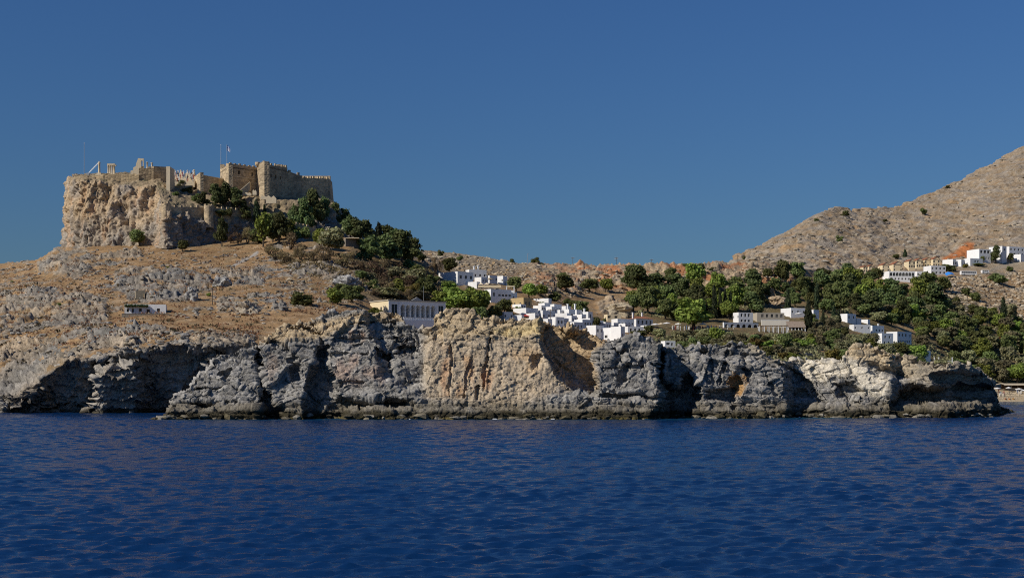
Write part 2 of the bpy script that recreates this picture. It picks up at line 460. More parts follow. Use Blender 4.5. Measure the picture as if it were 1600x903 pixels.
def build_land():
    x = np.linspace(-255, 1855, 1000)
    py, Y = land_rows(x)
    py, Y = densify(py, Y, NSEG)
    py = smooth_rows(py, 3); Y = smooth_rows(Y, 3)
    px = np.broadcast_to(x, py.shape)
    qx, qy = px.ravel(), py.ravel(); q3 = np.stack([qx / 22, qy / 22, 0 * qx], 1).astype(np.float32)
    wx, wy = qx + 9 * gnoise(q3, 25) + 3 * gnoise(q3 * 3, 27), qy + 9 * gnoise(q3, 26) + 3 * gnoise(q3 * 3, 28)
    off = np.zeros(len(qx), np.float32)
    for poly, dep, soft in [([(150, 590), (172, 566), (212, 562), (222, 600), (216, 660), (132, 660), (146, 625)], -5.0, 7), ([(62, 610), (100, 572), (150, 556), (150, 590), (140, 640), (60, 650)], 3.0, 7), ([(228, 552), (300, 545), (320, 560), (318, 640), (232, 650)], 3.5, 8),
                            ([(330, 548), (392, 548), (392, 600), (340, 640)], 3.0, 7), ([(20, 628), (60, 622), (62, 645), (22, 645)], 3.0, 4)]:
        off += dep * poly_mask(wx, wy, poly, soft)
    Y = Y + off.reshape(Y.shape) * (Y < 420)
    V = to_xyz(px, py, Y).astype(np.float32)
    N = grid_normals(V)
    sh = px.shape
    p = V.reshape(-1, 3)
    pxf, pyf, Yf = px.ravel(), py.ravel(), Y.ravel()
    rockm = np.zeros(len(p), np.float32); lift = np.zeros(len(p), np.float32)
    for poly, h, soft in OUTCROPS:
        mk = poly_mask(pxf, pyf, poly, soft)
        rockm = np.maximum(rockm, mk); lift = np.maximum(lift, mk * h)
    cliff = sstep(1, 9, pyf - np.interp(pxf, [-260, 0, 55, 110, 190, 260, 330, 400, 480], [610, 606, 592, 560, 545, 534, 535, 538, 545])) * (pxf < 480)
    ridge = sstep(868, 905, pxf) * sstep(1262, 1235, pxf) * sstep(462, 448, pyf) * (Yf < 880)         # red-brown cliff band behind the village
    ridge = np.maximum(ridge, sstep(800, 850, pxf) * sstep(930, 890, pxf) * sstep(470, 455, pyf) * 0.7)
    rslope = sstep(1440, 1490, pxf) * sstep(520, 500, pyf) * sstep(425, 440, pyf)
    seedn = fbm(p / 14.0, 4, 5)
    edgy = fbm(p / np.array([4.5, 4.5, 2.2], np.float32), 3, 10, 0.6, ridged=True)
    patch = sstep(0.12, 0.42, seedn) * 0.9
    field = poly_mask(pxf, pyf, [(180, 497), (262, 490), (480, 482), (530, 480), (540, 500), (400, 522), (260, 520), (170, 512)], 6)
    upper = poly_mask(pxf, pyf, [(160, 392), (215, 375), (300, 378), (420, 384), (420, 412), (350, 420), (250, 415), (215, 405)], 6)
    village = sstep(560, 640, pxf) * sstep(400, 425, pyf) * sstep(1500, 1420, pxf) * sstep(452, 465, pyf)
    patch *= (1 - 0.85 * field) * (1 - 0.75 * upper) * (1 - 0.8 * village)
    rock = np.clip(np.maximum.reduce([rockm * sstep(-0.25, 0.25, seedn + 0.25 * edgy), patch * 0.75, cliff, ridge, rslope * sstep(-0.2, 0.2, seedn)]), 0, 1)
    f1, f2, idv, ft = worley(p / np.array([8.0, 8.0, 2.4], np.float32) + 0.22 * seedn[:, None], 2, True)
    g1, g2, gid, gt = worley(p / np.array([1.9, 1.9, 0.9], np.float32), 4, True)
    fine = fbm(p / np.array([2.2, 2.2, 1.3], np.float32), 3, 9)
    d = 0.35 * fbm(p / 9.0, 3, 21) + 0.10 * fine
    bed = p[:, 2] + 0.045 * p[:, 0] + 0.9 * gnoise(p / 16.0, 22) + 0.9 * (idv - 0.5)
    beds = 1.5 * saw(bed / 2.3) + 0.75 * saw(bed / 0.95 + 0.6 * gid)
    d += rock * (0.8 * (idv - 0.35) + 0.9 * ft + beds + 0.5 * (gid - 0.4) + 0.8 * gt - 0.45 * sstep(0.12, 0.0, g2 - g1) - 0.6 * sstep(0.07, 0.0, f2 - f1) + 0.3 * fine)
    d += 0.6 * lift * (0.1 + 0.8 * idv) * sstep(-0.25, 0.35, seedn + 0.15 + 0.35 * edgy)
    d += ridge * (1.0 * (idv - 0.4) + 2.2 * fbm(p / np.array([14, 14, 9], np.float32), 4, 31, ridged=True))
    # gravelly stones strewn on the open slopes
    stones = sstep(0.80, 0.93, gid) * sstep(0.42, 0.16, g1) * (1 - rock) * (1 - 0.6 * field)
    d += 0.55 * stones
    d += cliff * (2.2 * gnoise(p / np.array([9, 9, 14], np.float32), 41) + 0.8 * gnoise(p / np.array([3.5, 3.5, 6], np.float32), 43) + 0.8 * ft)
    near = sstep(705, 690, Yf) * (pxf > 1440)                      # keep the beach smooth
    d *= 1 - 0.97 * np.clip(sstep(598, 607, pyf) * (pxf > 1480), 0, 1)
    p2 = p - 0 * p
    Nf = N.reshape(-1, 3)
    Nf = np.where(Nf[:, 2:3] < -0.5, -Nf, Nf)
    p2 = p + Nf * d[:, None]
    # colours
    t1 = gnoise(p / 25.0, 51); t2 = gnoise(p / 5.0, 52)
    c = np.broadcast_to(GRASS, (len(p), 3)) * (1 + 0.16 * t1 + 0.10 * t2)[:, None]
    c = mixc(c, 0.55 * sstep(0.0, 0.7, t2 + 0.4 * t1), [0.40, 0.30, 0.19])
    c = mixc(c, sstep(0.15, 0.6, gnoise(p / 8.0, 53) - 0.25 * field) * 0.4, [0.22, 0.19, 0.12])
    c = mixc(c, sstep(400, 470, pxf) * sstep(700, 640, pxf) * sstep(480, 465, pyf) * sstep(-0.2, 0.4, t2) * 0.45, [0.16, 0.13, 0.07])
    greyish = np.clip(0.66 + 0.6 * t1 - 0.55 * sstep(640, 800, pxf) * sstep(560, 500, pyf), 0, 1)
    rockc = mixc(np.broadcast_to(TAN, (len(p), 3)), greyish, GREY) * (1 + 0.5 * (gid - 0.5) + 0.35 * (idv - 0.5) + 0.2 * fine)[:, None]
    rockc = mixc(rockc, ridge * sstep(-0.1, 0.45, gnoise(p / 11.0, 54)) * 0.75, REDSOIL)
    c = mixc(c, sstep(0.25, 0.6, rock + 0.35 * t2 * rock), rockc)
    c = mixc(c, stones * 0.8, [0.40, 0.37, 0.33])
    # hillside behind the village and farther right: paler stony ground
    st = sstep(640, 720, pxf) * sstep(432, 418, pyf) * (1 - ridge)
    c = mixc(c, st * 0.85, np.array([0.34, 0.275, 0.19]))
    c = mixc(c, st * stones, [0.5, 0.46, 0.4])
    wood = sstep(980, 1040, pxf) * sstep(1560, 1480, pxf) * sstep(452, 462, pyf)
    wood = np.maximum(wood, sstep(1180, 1400, pxf) * sstep(500, 520, pyf) * sstep(606, 596, pyf))
    wood = np.maximum(wood, poly_mask(pxf, pyf, [(560, 400), (640, 395), (700, 440), (760, 460), (770, 500), (690, 490), (590, 465), (540, 430)], 14) * 0.7)
    c = mixc(c, wood * 0.8 * sstep(-0.5, 0.3, t2 + 0.3), [0.115, 0.10, 0.05])
    c = mixc(c, poly_mask(pxf, pyf, [(1470, 403), (1490, 395), (1512, 385), (1522, 388), (1518, 404), (1500, 407)], 2), REDSOIL * 1.05)
    c = mixc(c, poly_mask(pxf, pyf, [(1400, 503), (1440, 498), (1475, 508), (1480, 530), (1440, 526), (1405, 515)], 5) * 0.8, [0.42, 0.29, 0.15])
    # sea cliff of the left bay: grey, dark and wet at the foot
    c = mixc(c, cliff * 0.9, [0.36, 0.335, 0.295])  # paler than the slope rock, lifting the cliff's shade by colour
    c = mixc(c, cliff * sstep(0.0, 0.6, gnoise(p / 9.0, 61)) * 0.5, TAN * 0.8)
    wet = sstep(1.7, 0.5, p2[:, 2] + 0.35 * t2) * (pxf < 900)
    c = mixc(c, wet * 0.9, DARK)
    sand = sstep(598, 603, pyf) * (pxf > 1400)
    c = mixc(c, sand, [0.48, 0.38, 0.24])
    # stony road bench past the upper hotels
    road = line_mask(pxf, pyf, [(1478, 436), (1530, 431), (1560, 418), (1610, 404), (1700, 390)], 4) * (Yf > 900)
    c = mixc(c, road * 0.8, [0.33, 0.28, 0.21])
    # footpath cut across the hill under the castle
    c = mixc(c, line_mask(pxf, pyf, [(366, 415), (385, 405), (402, 395)], 3.2), [0.37, 0.34, 0.30])
    TERR.append(p2)
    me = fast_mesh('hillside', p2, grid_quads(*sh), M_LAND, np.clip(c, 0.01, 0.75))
    tag(link(bpy.data.objects.new('hillside', me)), kind='structure')
build_land()

# mountain on the right
SKY_R = [(1080, 440), (1120, 428), (1140, 415), (1150, 408), (1200, 386), (1240, 361), (1268, 343), (1285, 334), (1310, 330), (1345, 330), (1390, 328), (1420, 320),
         (1470, 299), (1500, 287), (1550, 258), (1590, 236), (1612, 226), (1700, 190), (1900, 130), (2100, 100)]
def build_mountain():
    x = np.linspace(1085, 2050, 480)
    top = np.interp(x, [a for a, b in SKY_R], [b for a, b in SKY_R])
    foot = np.interp(x, [1085, 1160, 1300, 1450, 1600, 2050], [440, 432, 440, 430, 415, 385])
    Yf0 = np.interp(x, [1085, 1300, 1450, 1600, 2050], [930, 1010, 1090, 1130, 1200])
    Yt = np.interp(x, [1085, 1150, 1285, 1400, 1600, 2050], [1060, 1120, 1330, 1500, 1850, 2300])
    n = 230
    v = np.linspace(0, 1, n)[:, None]
    py = foot + (top - foot) * v
    # concave-convex profile: distance grows faster near the top
    Y = Yf0 + (Yt - Yf0) * (0.65 * v + 0.35 * v ** 2.2)
    extra_v = np.linspace(0.04, 1, 14)[:, None]
    Y2 = Yt + 500 * extra_v
    z_top = (HZ - top) / F * Yt
    py2 = HZ - (z_top * (1 - 0.35 * extra_v)) / Y2 * F
    py = np.concatenate([py, py2]); Y = np.concatenate([Y, Y2])
    px = np.broadcast_to(x, py.shape)
    V = to_xyz(px, py, Y).astype(np.float32)
    N = grid_normals(V)
    p = V.reshape(-1, 3)
    w = gnoise(p / 60, 71)
    f1, f2, idv = worley(p / np.array([9, 11, 6.5], np.float32), 6)
    g1, g2, gid = worley(p / np.array([3.6, 4.5, 3.0], np.float32), 8)
    rid = fbm(p / np.array([70, 70, 40], np.float32), 4, 73, ridged=True)
    rocky = sstep(-0.35, 0.4, gnoise(p / 32.0, 75))
    d = 4.5 * rid * 0.6 + rocky * (1.6 * (idv - 0.4) - 1.2 * sstep(0.12, 0, f2 - f1)) + 1.2 * (gid - 0.5) * sstep(0.45, 0.75, gid) * 1.6 + 0.5 * fbm(p / 5, 2, 77)
    bed = (0.75 * p[:, 2] - 0.33 * p[:, 0]) + 6 * w + 3 * gnoise(p / 25.0, 76)
    d += (1.9 * saw(bed / 17.0) + 0.9 * saw(bed / 6.5)) * sstep(-0.4, 0.4, gnoise(p / 45.0, 74) + 0.2)
    d *= sstep(0.0, 0.06, np.repeat(np.concatenate([v.ravel(), 1 + extra_v.ravel()]), len(x)))
    p2 = p + N.reshape(-1, 3) * d[:, None]
    t = gnoise(p / 14.0, 78)
    c = np.broadcast_to(np.array([0.315, 0.235, 0.15]), (len(p), 3)) * (1 + 0.18 * w)[:, None]
    c = mixc(c, sstep(-0.2, 0.5, t) * 0.65, [0.29, 0.262, 0.228])
    c = mixc(c, sstep(0.6, 0.9, gid) * 0.55, [0.40, 0.355, 0.285])
    c = mixc(c, sstep(0.25, 0.6, gnoise(p / 21.0, 79)) * 0.5, [0.38, 0.23, 0.10])
    pxr, pyr = px.ravel(), py.ravel()
    c = mixc(c, poly_mask(pxr, pyr, [(1465, 408), (1490, 395), (1512, 385), (1522, 388), (1516, 408)], 3), REDSOIL * 1.05)
    TERR.append(p2)
    me = fast_mesh('mountain', p2, grid_quads(*px.shape), M_MOUNT, np.clip(c, 0.01, 0.8))
    tag(link(bpy.data.objects.new('mountain', me)), kind='structure')
build_mountain()

# ------------------------------------------------------------------ the rock of the acropolis
ACRO = [  # foot, rim, first, second, third ring inwards, each (px, py, distance)
 [(160, 420, 800), (165, 290, 770), (175, 282, 755), (190, 278, 740), (220, 276, 725)],
 [(112, 400, 760), (122, 284, 745), (140, 279, 735), (165, 276, 725), (210, 275, 718)],
 [(100, 396, 700), (109, 281, 692), (122, 275, 692), (150, 274, 694), (200, 273, 702)],
 [(103, 396, 655), (107, 286, 652), (117, 276, 657), (140, 273.5, 670), (190, 272, 692)],
 [(128, 394, 634), (128, 284, 640), (131, 275, 647), (150, 272.5, 667), (190, 271, 692)],
 [(160, 390, 630), (158, 286, 640), (160, 279, 646), (172, 273, 660), (195, 271, 692)],
 [(192, 388, 628), (188, 290, 640), (190, 284, 646), (196, 274, 656), (205, 270, 690)],
 [(240, 388, 622), (238, 294, 640), (240, 286, 645), (241, 276, 654), (244, 265, 690)],
 [(258, 388, 607), (260, 336, 613), (264, 318, 624), (268, 296, 644), (272, 272, 676)],
 [(300, 388, 617), (300, 341, 622), (302, 326, 630), (305, 304, 648), (310, 278, 682)],
 [(350, 388, 629), (350, 346, 632), (350, 329, 638), (352, 306, 650), (355, 286, 690)],
 [(400, 388, 640), (400, 352, 643), (400, 332, 647), (402, 309, 650), (405, 292, 700)],
 [(450, 384, 640), (450, 350, 645), (450, 331, 649), (450, 312, 652), (450, 302, 700)],
 [(500, 380, 632), (500, 345, 642), (500, 327, 650), (500, 313, 658), (490, 306, 700)],
 [(536, 372, 648), (529, 334, 654), (521, 318, 661), (511, 313, 666), (490, 306, 702)],
 [(556, 372, 690), (534, 330, 692), (520, 316, 694), (505, 311, 698), (490, 307, 706)],
]
def build_acropolis():
    A = np.array(ACRO, float)                     # (cols, 5, 3)
    s = np.arange(len(A)); ss = np.linspace(0, len(A) - 1, 500)
    rings = [np.stack([catmull(s, A[:, r, k], ss) for k in range(3)], -1) for r in range(5)]
    rows = []
    for r, n in enumerate([110, 16, 20, 10]):
        for k in range(n):
            t = k / n
            q = rings[r] * (1 - t) + rings[r + 1] * t
            rows.append(q)
    rows.append(rings[4])
    G = np.array(rows)
    px, py, Y = G[..., 0], G[..., 1], G[..., 2]
    V = to_xyz(px, py, Y).astype(np.float32)
    V = np.stack([smooth_rows(V[..., k], 2) for k in range(3)], -1)
    N = grid_normals(V)
    p = V.reshape(-1, 3); nr = N.reshape(-1, 3)
    pxf, pyf = px.ravel(), py.ravel()
    face = np.zeros(G.shape[:2], np.float32); face[:118] = 1; face[112:118] = np.linspace(1, 0, 6)[:, None]
    face = np.maximum(face, 0).ravel()
    vert = p / np.array([5.0, 5.0, 12.0], np.float32)
    f1, f2, idv, ft = worley(p / np.array([5, 5, 12], np.float32) + 0.2 * gnoise(p / 4, 80)[:, None], 12, True)
    g1, g2, gid, gt = worley(p / np.array([2.2, 2.2, 2.8], np.float32), 14, True)
    d = face * (2.0 * fbm(vert, 3, 81) + 1.0 * (idv - 0.45) + 1.3 * ft - 0.6 * sstep(0.08, 0, f2 - f1) + 0.5 * (gid - 0.5) + 0.9 * gt - 0.25 * sstep(0.1, 0, g2 - g1) + 0.4 * fbm(p / 1.6, 2, 83))
    d += (1 - face) * (0.5 * fbm(p / 4, 3, 84) + 0.5 * gt + 0.6 * ft)
    # caves and hollows
    for poly, dep, soft in [([(243, 300), (258, 297), (262, 304), (246, 307)], 4.5, 2.5), ([(186, 318), (200, 320), (198, 352), (190, 350)], 3.0, 4),
                            ([(205, 338), (212, 338), (212, 360), (206, 358)], 2.0, 3), ([(150, 290), (170, 292), (166, 330), (152, 325)], 1.6, 5)]:
        d -= face * dep * poly_mask(pxf, pyf, poly, soft)
    d = np.where(nr[:, 1] > 0.2, d * 0.6, d)
    p2 = p + nr * d[:, None]
    t = gnoise(p / 9.0, 85); t2 = gnoise(p / np.array([3.0, 3.0, 9.0], np.float32), 86)
    c = np.broadcast_to(np.array([0.43, 0.325, 0.21]), (len(p), 3)) * (1 + 0.2 * (gid - 0.5))[:, None]
    c = mixc(c, np.clip(0.55 * sstep(-0.15, 0.45, t + 0.4 * t2), 0, 1), [0.33, 0.31, 0.285])
    c = mixc(c, face * sstep(330, 372, pyf) * 0.55, [0.27, 0.25, 0.22])  # lower rock toned down, partly for the shade below the curtain wall
    c = mixc(c, face * sstep(0.15, 0.55, t2 - 0.3 * t) * 0.5, [0.47, 0.29, 0.16])
    c = mixc(c, (1 - face) * 0.8, [0.29, 0.225, 0.14])
    c = mixc(c, (1 - face) * sstep(0.0, 0.4, t2) * 0.6, [0.14, 0.13, 0.07])
    c = mixc(c, sstep(250, 290, pxf) * sstep(334, 342, pyf) * face * 0.75, [0.24, 0.22, 0.195])  # shade below the curtain wall painted into the rock colour
    TERR.append(p2)
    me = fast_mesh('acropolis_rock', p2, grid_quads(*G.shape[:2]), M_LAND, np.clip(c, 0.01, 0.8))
    tag(link(bpy.data.objects.new('acropolis_rock', me)), kind='structure')
build_acropolis()

# ------------------------------------------------------------------ the headland in front
TOP = [(244, 655), (251, 653), (262, 646), (272, 628), (275, 617), (299, 606), (303, 594), (313, 583), (325, 570), (339, 558), (352, 553), (386, 545), (400, 541), (412, 533),
       (419, 526), (432, 513), (449, 504), (482, 505), (487, 503), (503, 491), (521, 488), (534, 486), (566, 485), (600, 487), (622, 488), (629, 493), (634, 508), (646, 512), (660, 511), (675, 508),
       (680, 492), (690, 486), (709, 480), (724, 485), (738, 483), (749, 492), (754, 498), (771, 496), (807, 497), (832, 499), (849, 505), (870, 510), (891, 511), (919, 518), (938, 530), (943, 533),
       (960, 529), (970, 531), (985, 524), (998, 526), (1015, 526), (1027, 531), (1036, 540), (1048, 545), (1063, 540), (1082, 539), (1118, 538), (1138, 535), (1169, 536), (1188, 548),
       (1205, 559), (1222, 567), (1247, 561), (1279, 561), (1310, 563), (1322, 557), (1326, 542), (1344, 539), (1361, 541), (1382, 548), (1403, 554), (1435, 563), (1466, 566), (1515, 570),
       (1529, 575), (1541, 586), (1549, 597), (1551, 606), (1553, 630), (1571, 638), (1583, 643), (1592, 650)]
WATER = [(240, 655), (1030, 655), (1046, 653.8), (1225, 653.4), (1240, 652.2), (1340, 652.9), (1392, 653.0), (1402, 652.5), (1480, 653.0), (1550, 651.6), (1570, 646.5), (1592, 643)]
RELIEF = [  # polygon, metres pushed back, softness in pixels
 ([(404, 548), (409, 585), (421, 612), (446, 644), (446, 660), (402, 660), (410, 620), (400, 580)], 5.0, 4),
 ([(478, 604), (488, 570), (497, 545), (512, 542), (511, 572), (521, 590), (527, 618), (548, 627), (634, 626), (634, 636), (565, 637), (545, 641), (524, 660), (478, 660), (472, 634)], 5.0, 4),
 ([(455, 552), (463, 552), (465, 590), (457, 592)], 2.0, 3),
 ([(568, 478), (580, 516), (600, 548), (602, 575), (614, 602), (640, 610), (664, 600), (668, 540), (668, 500), (640, 478)], 3.6, 4),
 ([(588, 545), (612, 555), (620, 590), (604, 602), (592, 590)], 3.0, 4),
 ([(622, 543), (646, 541), (646, 550), (624, 551)], 2.0, 2),
 ([(849, 500), (872, 508), (930, 514), (944, 530), (930, 546), (930, 600), (928, 616), (905, 606), (880, 591), (862, 570), (853, 555), (846, 535)], 12.0, 4),
 ([(1036, 556), (1034, 600), (1042, 598), (1060, 606), (1068, 590), (1075, 580), (1086, 585), (1094, 620), (1080, 640), (1086, 660), (1018, 660), (1030, 630)], 7.0, 4),
 ([(1030, 533), (1038, 538), (1037, 600), (1029, 600)], 4.5, 3),
 ([(960, 545), (978, 548), (972, 566), (958, 572)], 2.4, 4),
 ([(972, 575), (982, 568), (976, 596), (968, 604)], 2.4, 4),
 ([(1142, 590), (1156, 586), (1160, 606), (1154, 617), (1146, 606)], 2.6, 3),
 ([(1102, 612), (1148, 609), (1150, 624), (1104, 626)], 4.5, 4),
 ([(1162, 556), (1170, 554), (1168, 580), (1161, 580)], 2.0, 3),
 ([(1092, 545), (1104, 542), (1100, 560), (1090, 564)], 2.2, 3),
 ([(1232, 610), (1262, 608), (1275, 625), (1240, 622)], 3.0, 5),
 ([(1305, 598), (1332, 596), (1346, 610), (1345, 630), (1312, 622)], 4.0, 4),
 ([(1388, 622), (1408, 606), (1430, 601), (1465, 606), (1500, 600), (1530, 604), (1580, 596), (1580, 622), (1535, 630), (1500, 632), (1470, 629), (1440, 635), (1400, 632)], 8.0, 4),
 ([(1458, 586), (1500, 580), (1575, 586), (1580, 606), (1500, 606), (1462, 604)], 4.0, 5),
 ([(1355, 566), (1375, 568), (1410, 585), (1420, 592), (1395, 590), (1362, 580)], 2.6, 4),
 ([(270, 629), (330, 627), (404, 629), (404, 637), (300, 637), (272, 634)], 2.8, 3),
 ([(945, 616), (1030, 616), (1030, 625), (950, 626)], 2.8, 3),
 ([(345, 584), (360, 575), (366, 590), (352, 596)], 1.5, 4),
 ([(832, 558), (846, 556), (842, 576), (834, 578)], 2.0, 4),
]
CRACKS = [([(1222, 568), (1262, 600), (1293, 645)], 2.4, 5.0), ([(420, 535), (445, 538), (482, 536)], 2.2, 3.0), ([(486, 507), (500, 515), (540, 506), (622, 506)], 1.4, 2.4), ([(300, 607), (360, 605), (400, 606)], 1.0, 2.0),
          ([(520, 530), (575, 530), (640, 531)], 1.0, 2.0), ([(515, 553), (580, 554), (650, 550)], 0.8, 2.0), ([(470, 507), (500, 524), (505, 540)], 1.6, 3), ([(530, 598), (580, 597), (650, 598)], 1.0, 2.4),
          ([(765, 520), (764, 545), (758, 575), (754, 610)], 1.1, 2.6), ([(705, 535), (708, 560), (702, 620)], 0.9, 2.2), ([(735, 560), (728, 600), (724, 622)], 0.7, 2.2), ([(747, 605), (747, 622)], 1.4, 3),
          ([(930, 575), (960, 573), (1030, 570)], 0.9, 2.2), ([(1138, 535), (1134, 560), (1120, 600)], 1.3, 2.6), ([(1060, 560), (1085, 575)], 0.9, 2.5), ([(1180, 560), (1200, 590), (1215, 620)], 0.9, 2.5),
          ([(1270, 575), (1290, 600)], 0.7, 2.5), ([(644, 512), (645, 560), (650, 600)], 0.9, 2.0), ([(614, 508), (616, 530)], 0.8, 2.0), ([(1110, 560), (1113, 600)], 0.9, 2.2), ([(405, 540), (404, 560)], 2.0, 3)]
def build_headland():
    x = np.linspace(243, 1592, 1200)
    top = np.interp(x, [a for a, b in TOP], [b for a, b in TOP])
    wat = np.interp(x, [a for a, b in WATER], [b for a, b in WATER])
    Yw = CAMZ * F / (wat - HZ)
    top = np.minimum(top, wat + 1)
    nf, nb = 215, 34
    v = np.linspace(0, 1, nf)[:, None]
    foot = wat + 9
    py = foot + (top - foot) * v
    hgt = (wat - top) / F * Yw
    u = np.clip((foot + (top - foot) * v - wat) / (top - wat - 1e-3), 0, 1)
    Y = Yw + 0.42 * hgt * u ** 1.2 + 0.0 * v
    pxg = np.broadcast_to(x, py.shape)
    # the base reef stands a little in front of the wave-cut notch
    reef = sstep(636, 642, py - (wat - 654)) * 1.0
    Y = Y - 1.6 * reef
    pf, yf = pxg.ravel(), py.ravel()
    wob = 5.0 * gnoise(np.stack([pf / 26, yf / 26, 0 * pf], 1), 90), 5.0 * gnoise(np.stack([pf / 26, yf / 26, 0 * pf + 9], 1), 91)
    wx, wy = pf + wob[0] * 0.8, yf + wob[1] * 0.6
    rel = np.zeros(len(pf), np.float32)
    for poly, dep, soft in RELIEF:
        rel += dep * poly_mask(wx, wy, poly, soft)
    for pts, dep, w in CRACKS:
        rel += dep * line_mask(wx, wy, pts, w)
    edge = sstep(0.0, 0.03, np.clip(hgt / 8, 0, 1))[None, :] * np.ones_like(py)
    Y = Y + rel.reshape(py.shape) * edge
    # plateau going back from the rim and then down to the water behind
    tb = (np.arange(1, nb + 1) / nb)[:, None]
    Yr = Y[-1]
    Yb = Yr + 58 * tb ** 1.5
    zr = CAMZ + (HZ - top) / F * Yr
    zb = (zr + 2) * (1 - 0.22 * tb - 0.78 * tb ** 5) - 2 - 0.25 * sstep(0, 0.1, tb)
    pyb = HZ - (zb - CAMZ) / Yb * F
    pxb = np.broadcast_to(x, pyb.shape)
    px = np.concatenate([pxg, pxb]); py = np.concatenate([py, pyb]); Y = np.concatenate([Y, Yb])
    V = to_xyz(px, py, Y).astype(np.float32)
    N = grid_normals(np.stack([smooth_rows(V[..., k], 1) for k in range(3)], -1))
    p = V.reshape(-1, 3); nr = N.reshape(-1, 3)
    low = sstep(0.4, 3.0, (hgt[None, :] * np.ones(px.shape)).ravel())
    pf, yf = px.ravel(), py.ravel()
    warp = np.stack([gnoise(p / 5.0, 100), gnoise(p / 5.0, 101), gnoise(p / 5.0, 102)], 1)
    # blocky limestone: bedded blocks, joints, solution pits
    e1, e2, eid, et = worley((p + 0.9 * warp) / np.array([9.5, 9.5, 6.0], np.float32), 19, True)
    f1, f2, idv, ft = worley((p + 0.6 * warp) / np.array([3.8, 3.8, 2.0], np.float32), 20, True)
    g1, g2, gid, gt = worley((p + 0.3 * warp) / np.array([1.4, 1.4, 0.85], np.float32), 22, True)
    smoothwall = poly_mask(pf, yf, [(660, 535), (850, 530), (870, 600), (930, 650), (660, 640)], 12) * 0.85
    blk = 1 - smoothwall
    rim = sstep(30, 8, yf - np.interp(pf, x, top))
    d = 0.5 * fbm(p / 9.0, 2, 103) + (0.25 + 0.75 * blk) * (1 - 0.8 * rim) * (0.7 * (eid - 0.5) + 1.3 * et) + blk * (0.4 * (idv - 0.5) + 0.6 * ft - 0.4 * sstep(0.05, 0.0, f2 - f1)) + (0.16 * (gid - 0.5) + 0.34 * gt - 0.20 * sstep(0.06, 0.0, g2 - g1))
    d += 0.10 * fbm(p / np.array([0.8, 0.8, 0.6], np.float32), 2, 105)
    # bedding planes run nearly level through the grey limestone, vertical flutes down the tan wall
    bed = p[:, 2] + 0.05 * p[:, 0] + 0.5 * gnoise(p / 11.0, 114)
    d += blk * (0.16 * gnoise(np.stack([p[:, 0] / 14, p[:, 1] / 14, bed / 0.75], 1).astype(np.float32), 115) + 0.5 * saw((bed + 0.6 * (idv - 0.5)) / 1.9) * sstep(-0.3, 0.4, gnoise(p / 8.0, 116)))
    d += smoothwall * 0.30 * fbm(p / np.array([1.1, 1.1, 5.5], np.float32), 3, 107)
    d -= 0.22 * sstep(0.5, 0.85, gnoise(p / np.array([0.9, 0.9, 0.8], np.float32), 108))
    topz = sstep(14, 2, yf - np.interp(pf, x, top))
    d += topz * (0.45 * gnoise(p / np.array([1.7, 1.7, 1.2], np.float32), 109) + 0.4 * (gid - 0.5) + 0.5 * gt)
    p2 = p + nr * (d * (0.25 + 0.75 * low))[:, None]
    # colours of the stone
    t1 = gnoise(p / 12.0, 110); t2 = gnoise(p / np.array([2.2, 2.2, 4.0], np.float32), 111); t3 = gnoise(p / 0.9, 112)
    c = np.broadcast_to(np.array([0.275, 0.262, 0.24]), (len(p), 3)) * (1 + 0.42 * (gid - 0.5) + 0.22 * t2 + 0.12 * t3 + 0.16 * (idv - 0.5))[:, None]
    def stain(poly, soft, col, k, nz=None):
        nonlocal c
        mk = poly_mask(pf + 6 * t2, yf + 6 * t1, poly, soft) * k
        c = mixc(c, mk if nz is None else mk * nz, col)
    pat = sstep(-0.35, 0.4, t2)
    stain([(664, 478), (760, 478), (850, 495), (870, 560), (900, 600), (800, 640), (664, 625)], 12, [0.45, 0.36, 0.25], 0.9)
    stain([(676, 478), (760, 478), (849, 497), (850, 530), (790, 528), (700, 525), (676, 515)], 7, OCHRE, 0.72)
    stain([(770, 515), (845, 508), (846, 530), (790, 528)], 6, [0.56, 0.44, 0.21], 0.6)
    stain([(846, 500), (925, 512), (945, 532), (932, 548), (932, 606), (870, 570)], 5, [0.47, 0.34, 0.19], 0.85)
    stain([(400, 540), (440, 500), (490, 500), (640, 480), (640, 500), (560, 508), (490, 530), (420, 535)], 6, [0.48, 0.37, 0.23], 0.9)
    stain([(686, 530), (706, 532), (704, 622), (688, 622)], 5, [0.45, 0.28, 0.165], 0.85, pat)
    stain([(722, 550), (745, 555), (738, 622), (716, 622)], 6, [0.45, 0.28, 0.15], 0.75, pat)
    stain([(752, 552), (775, 560), (770, 612), (756, 612)], 6, [0.46, 0.27, 0.15], 0.8, pat)
    stain([(800, 545), (845, 548), (842, 590), (802, 585)], 8, [0.49, 0.34, 0.19], 0.7, pat)
    stain([(545, 515), (572, 520), (570, 532), (548, 532)], 4, ORANGE, 0.6, pat)
    stain([(520, 560), (600, 555), (600, 605), (520, 605)], 8, [0.42, 0.25, 0.16], 0.4, pat)
    stain([(418, 548), (432, 555), (432, 600), (420, 590)], 6, [0.42, 0.29, 0.20], 0.4)
    stain([(1140, 586), (1160, 584), (1162, 618), (1146, 616)], 3, [0.42, 0.24, 0.085], 0.85)
    stain([(1222, 560), (1250, 556), (1325, 556), (1352, 566), (1392, 596), (1386, 622), (1350, 620), (1335, 592), (1300, 592), (1262, 592)], 7, [0.62, 0.56, 0.45], 0.95)
    stain([(1322, 536), (1400, 545), (1440, 560), (1420, 590), (1350, 565), (1322, 560)], 6, [0.52, 0.41, 0.26], 0.9)
    stain([(1400, 550), (1560, 565), (1560, 600), (1420, 600)], 8, [0.38, 0.32, 0.23], 0.8)
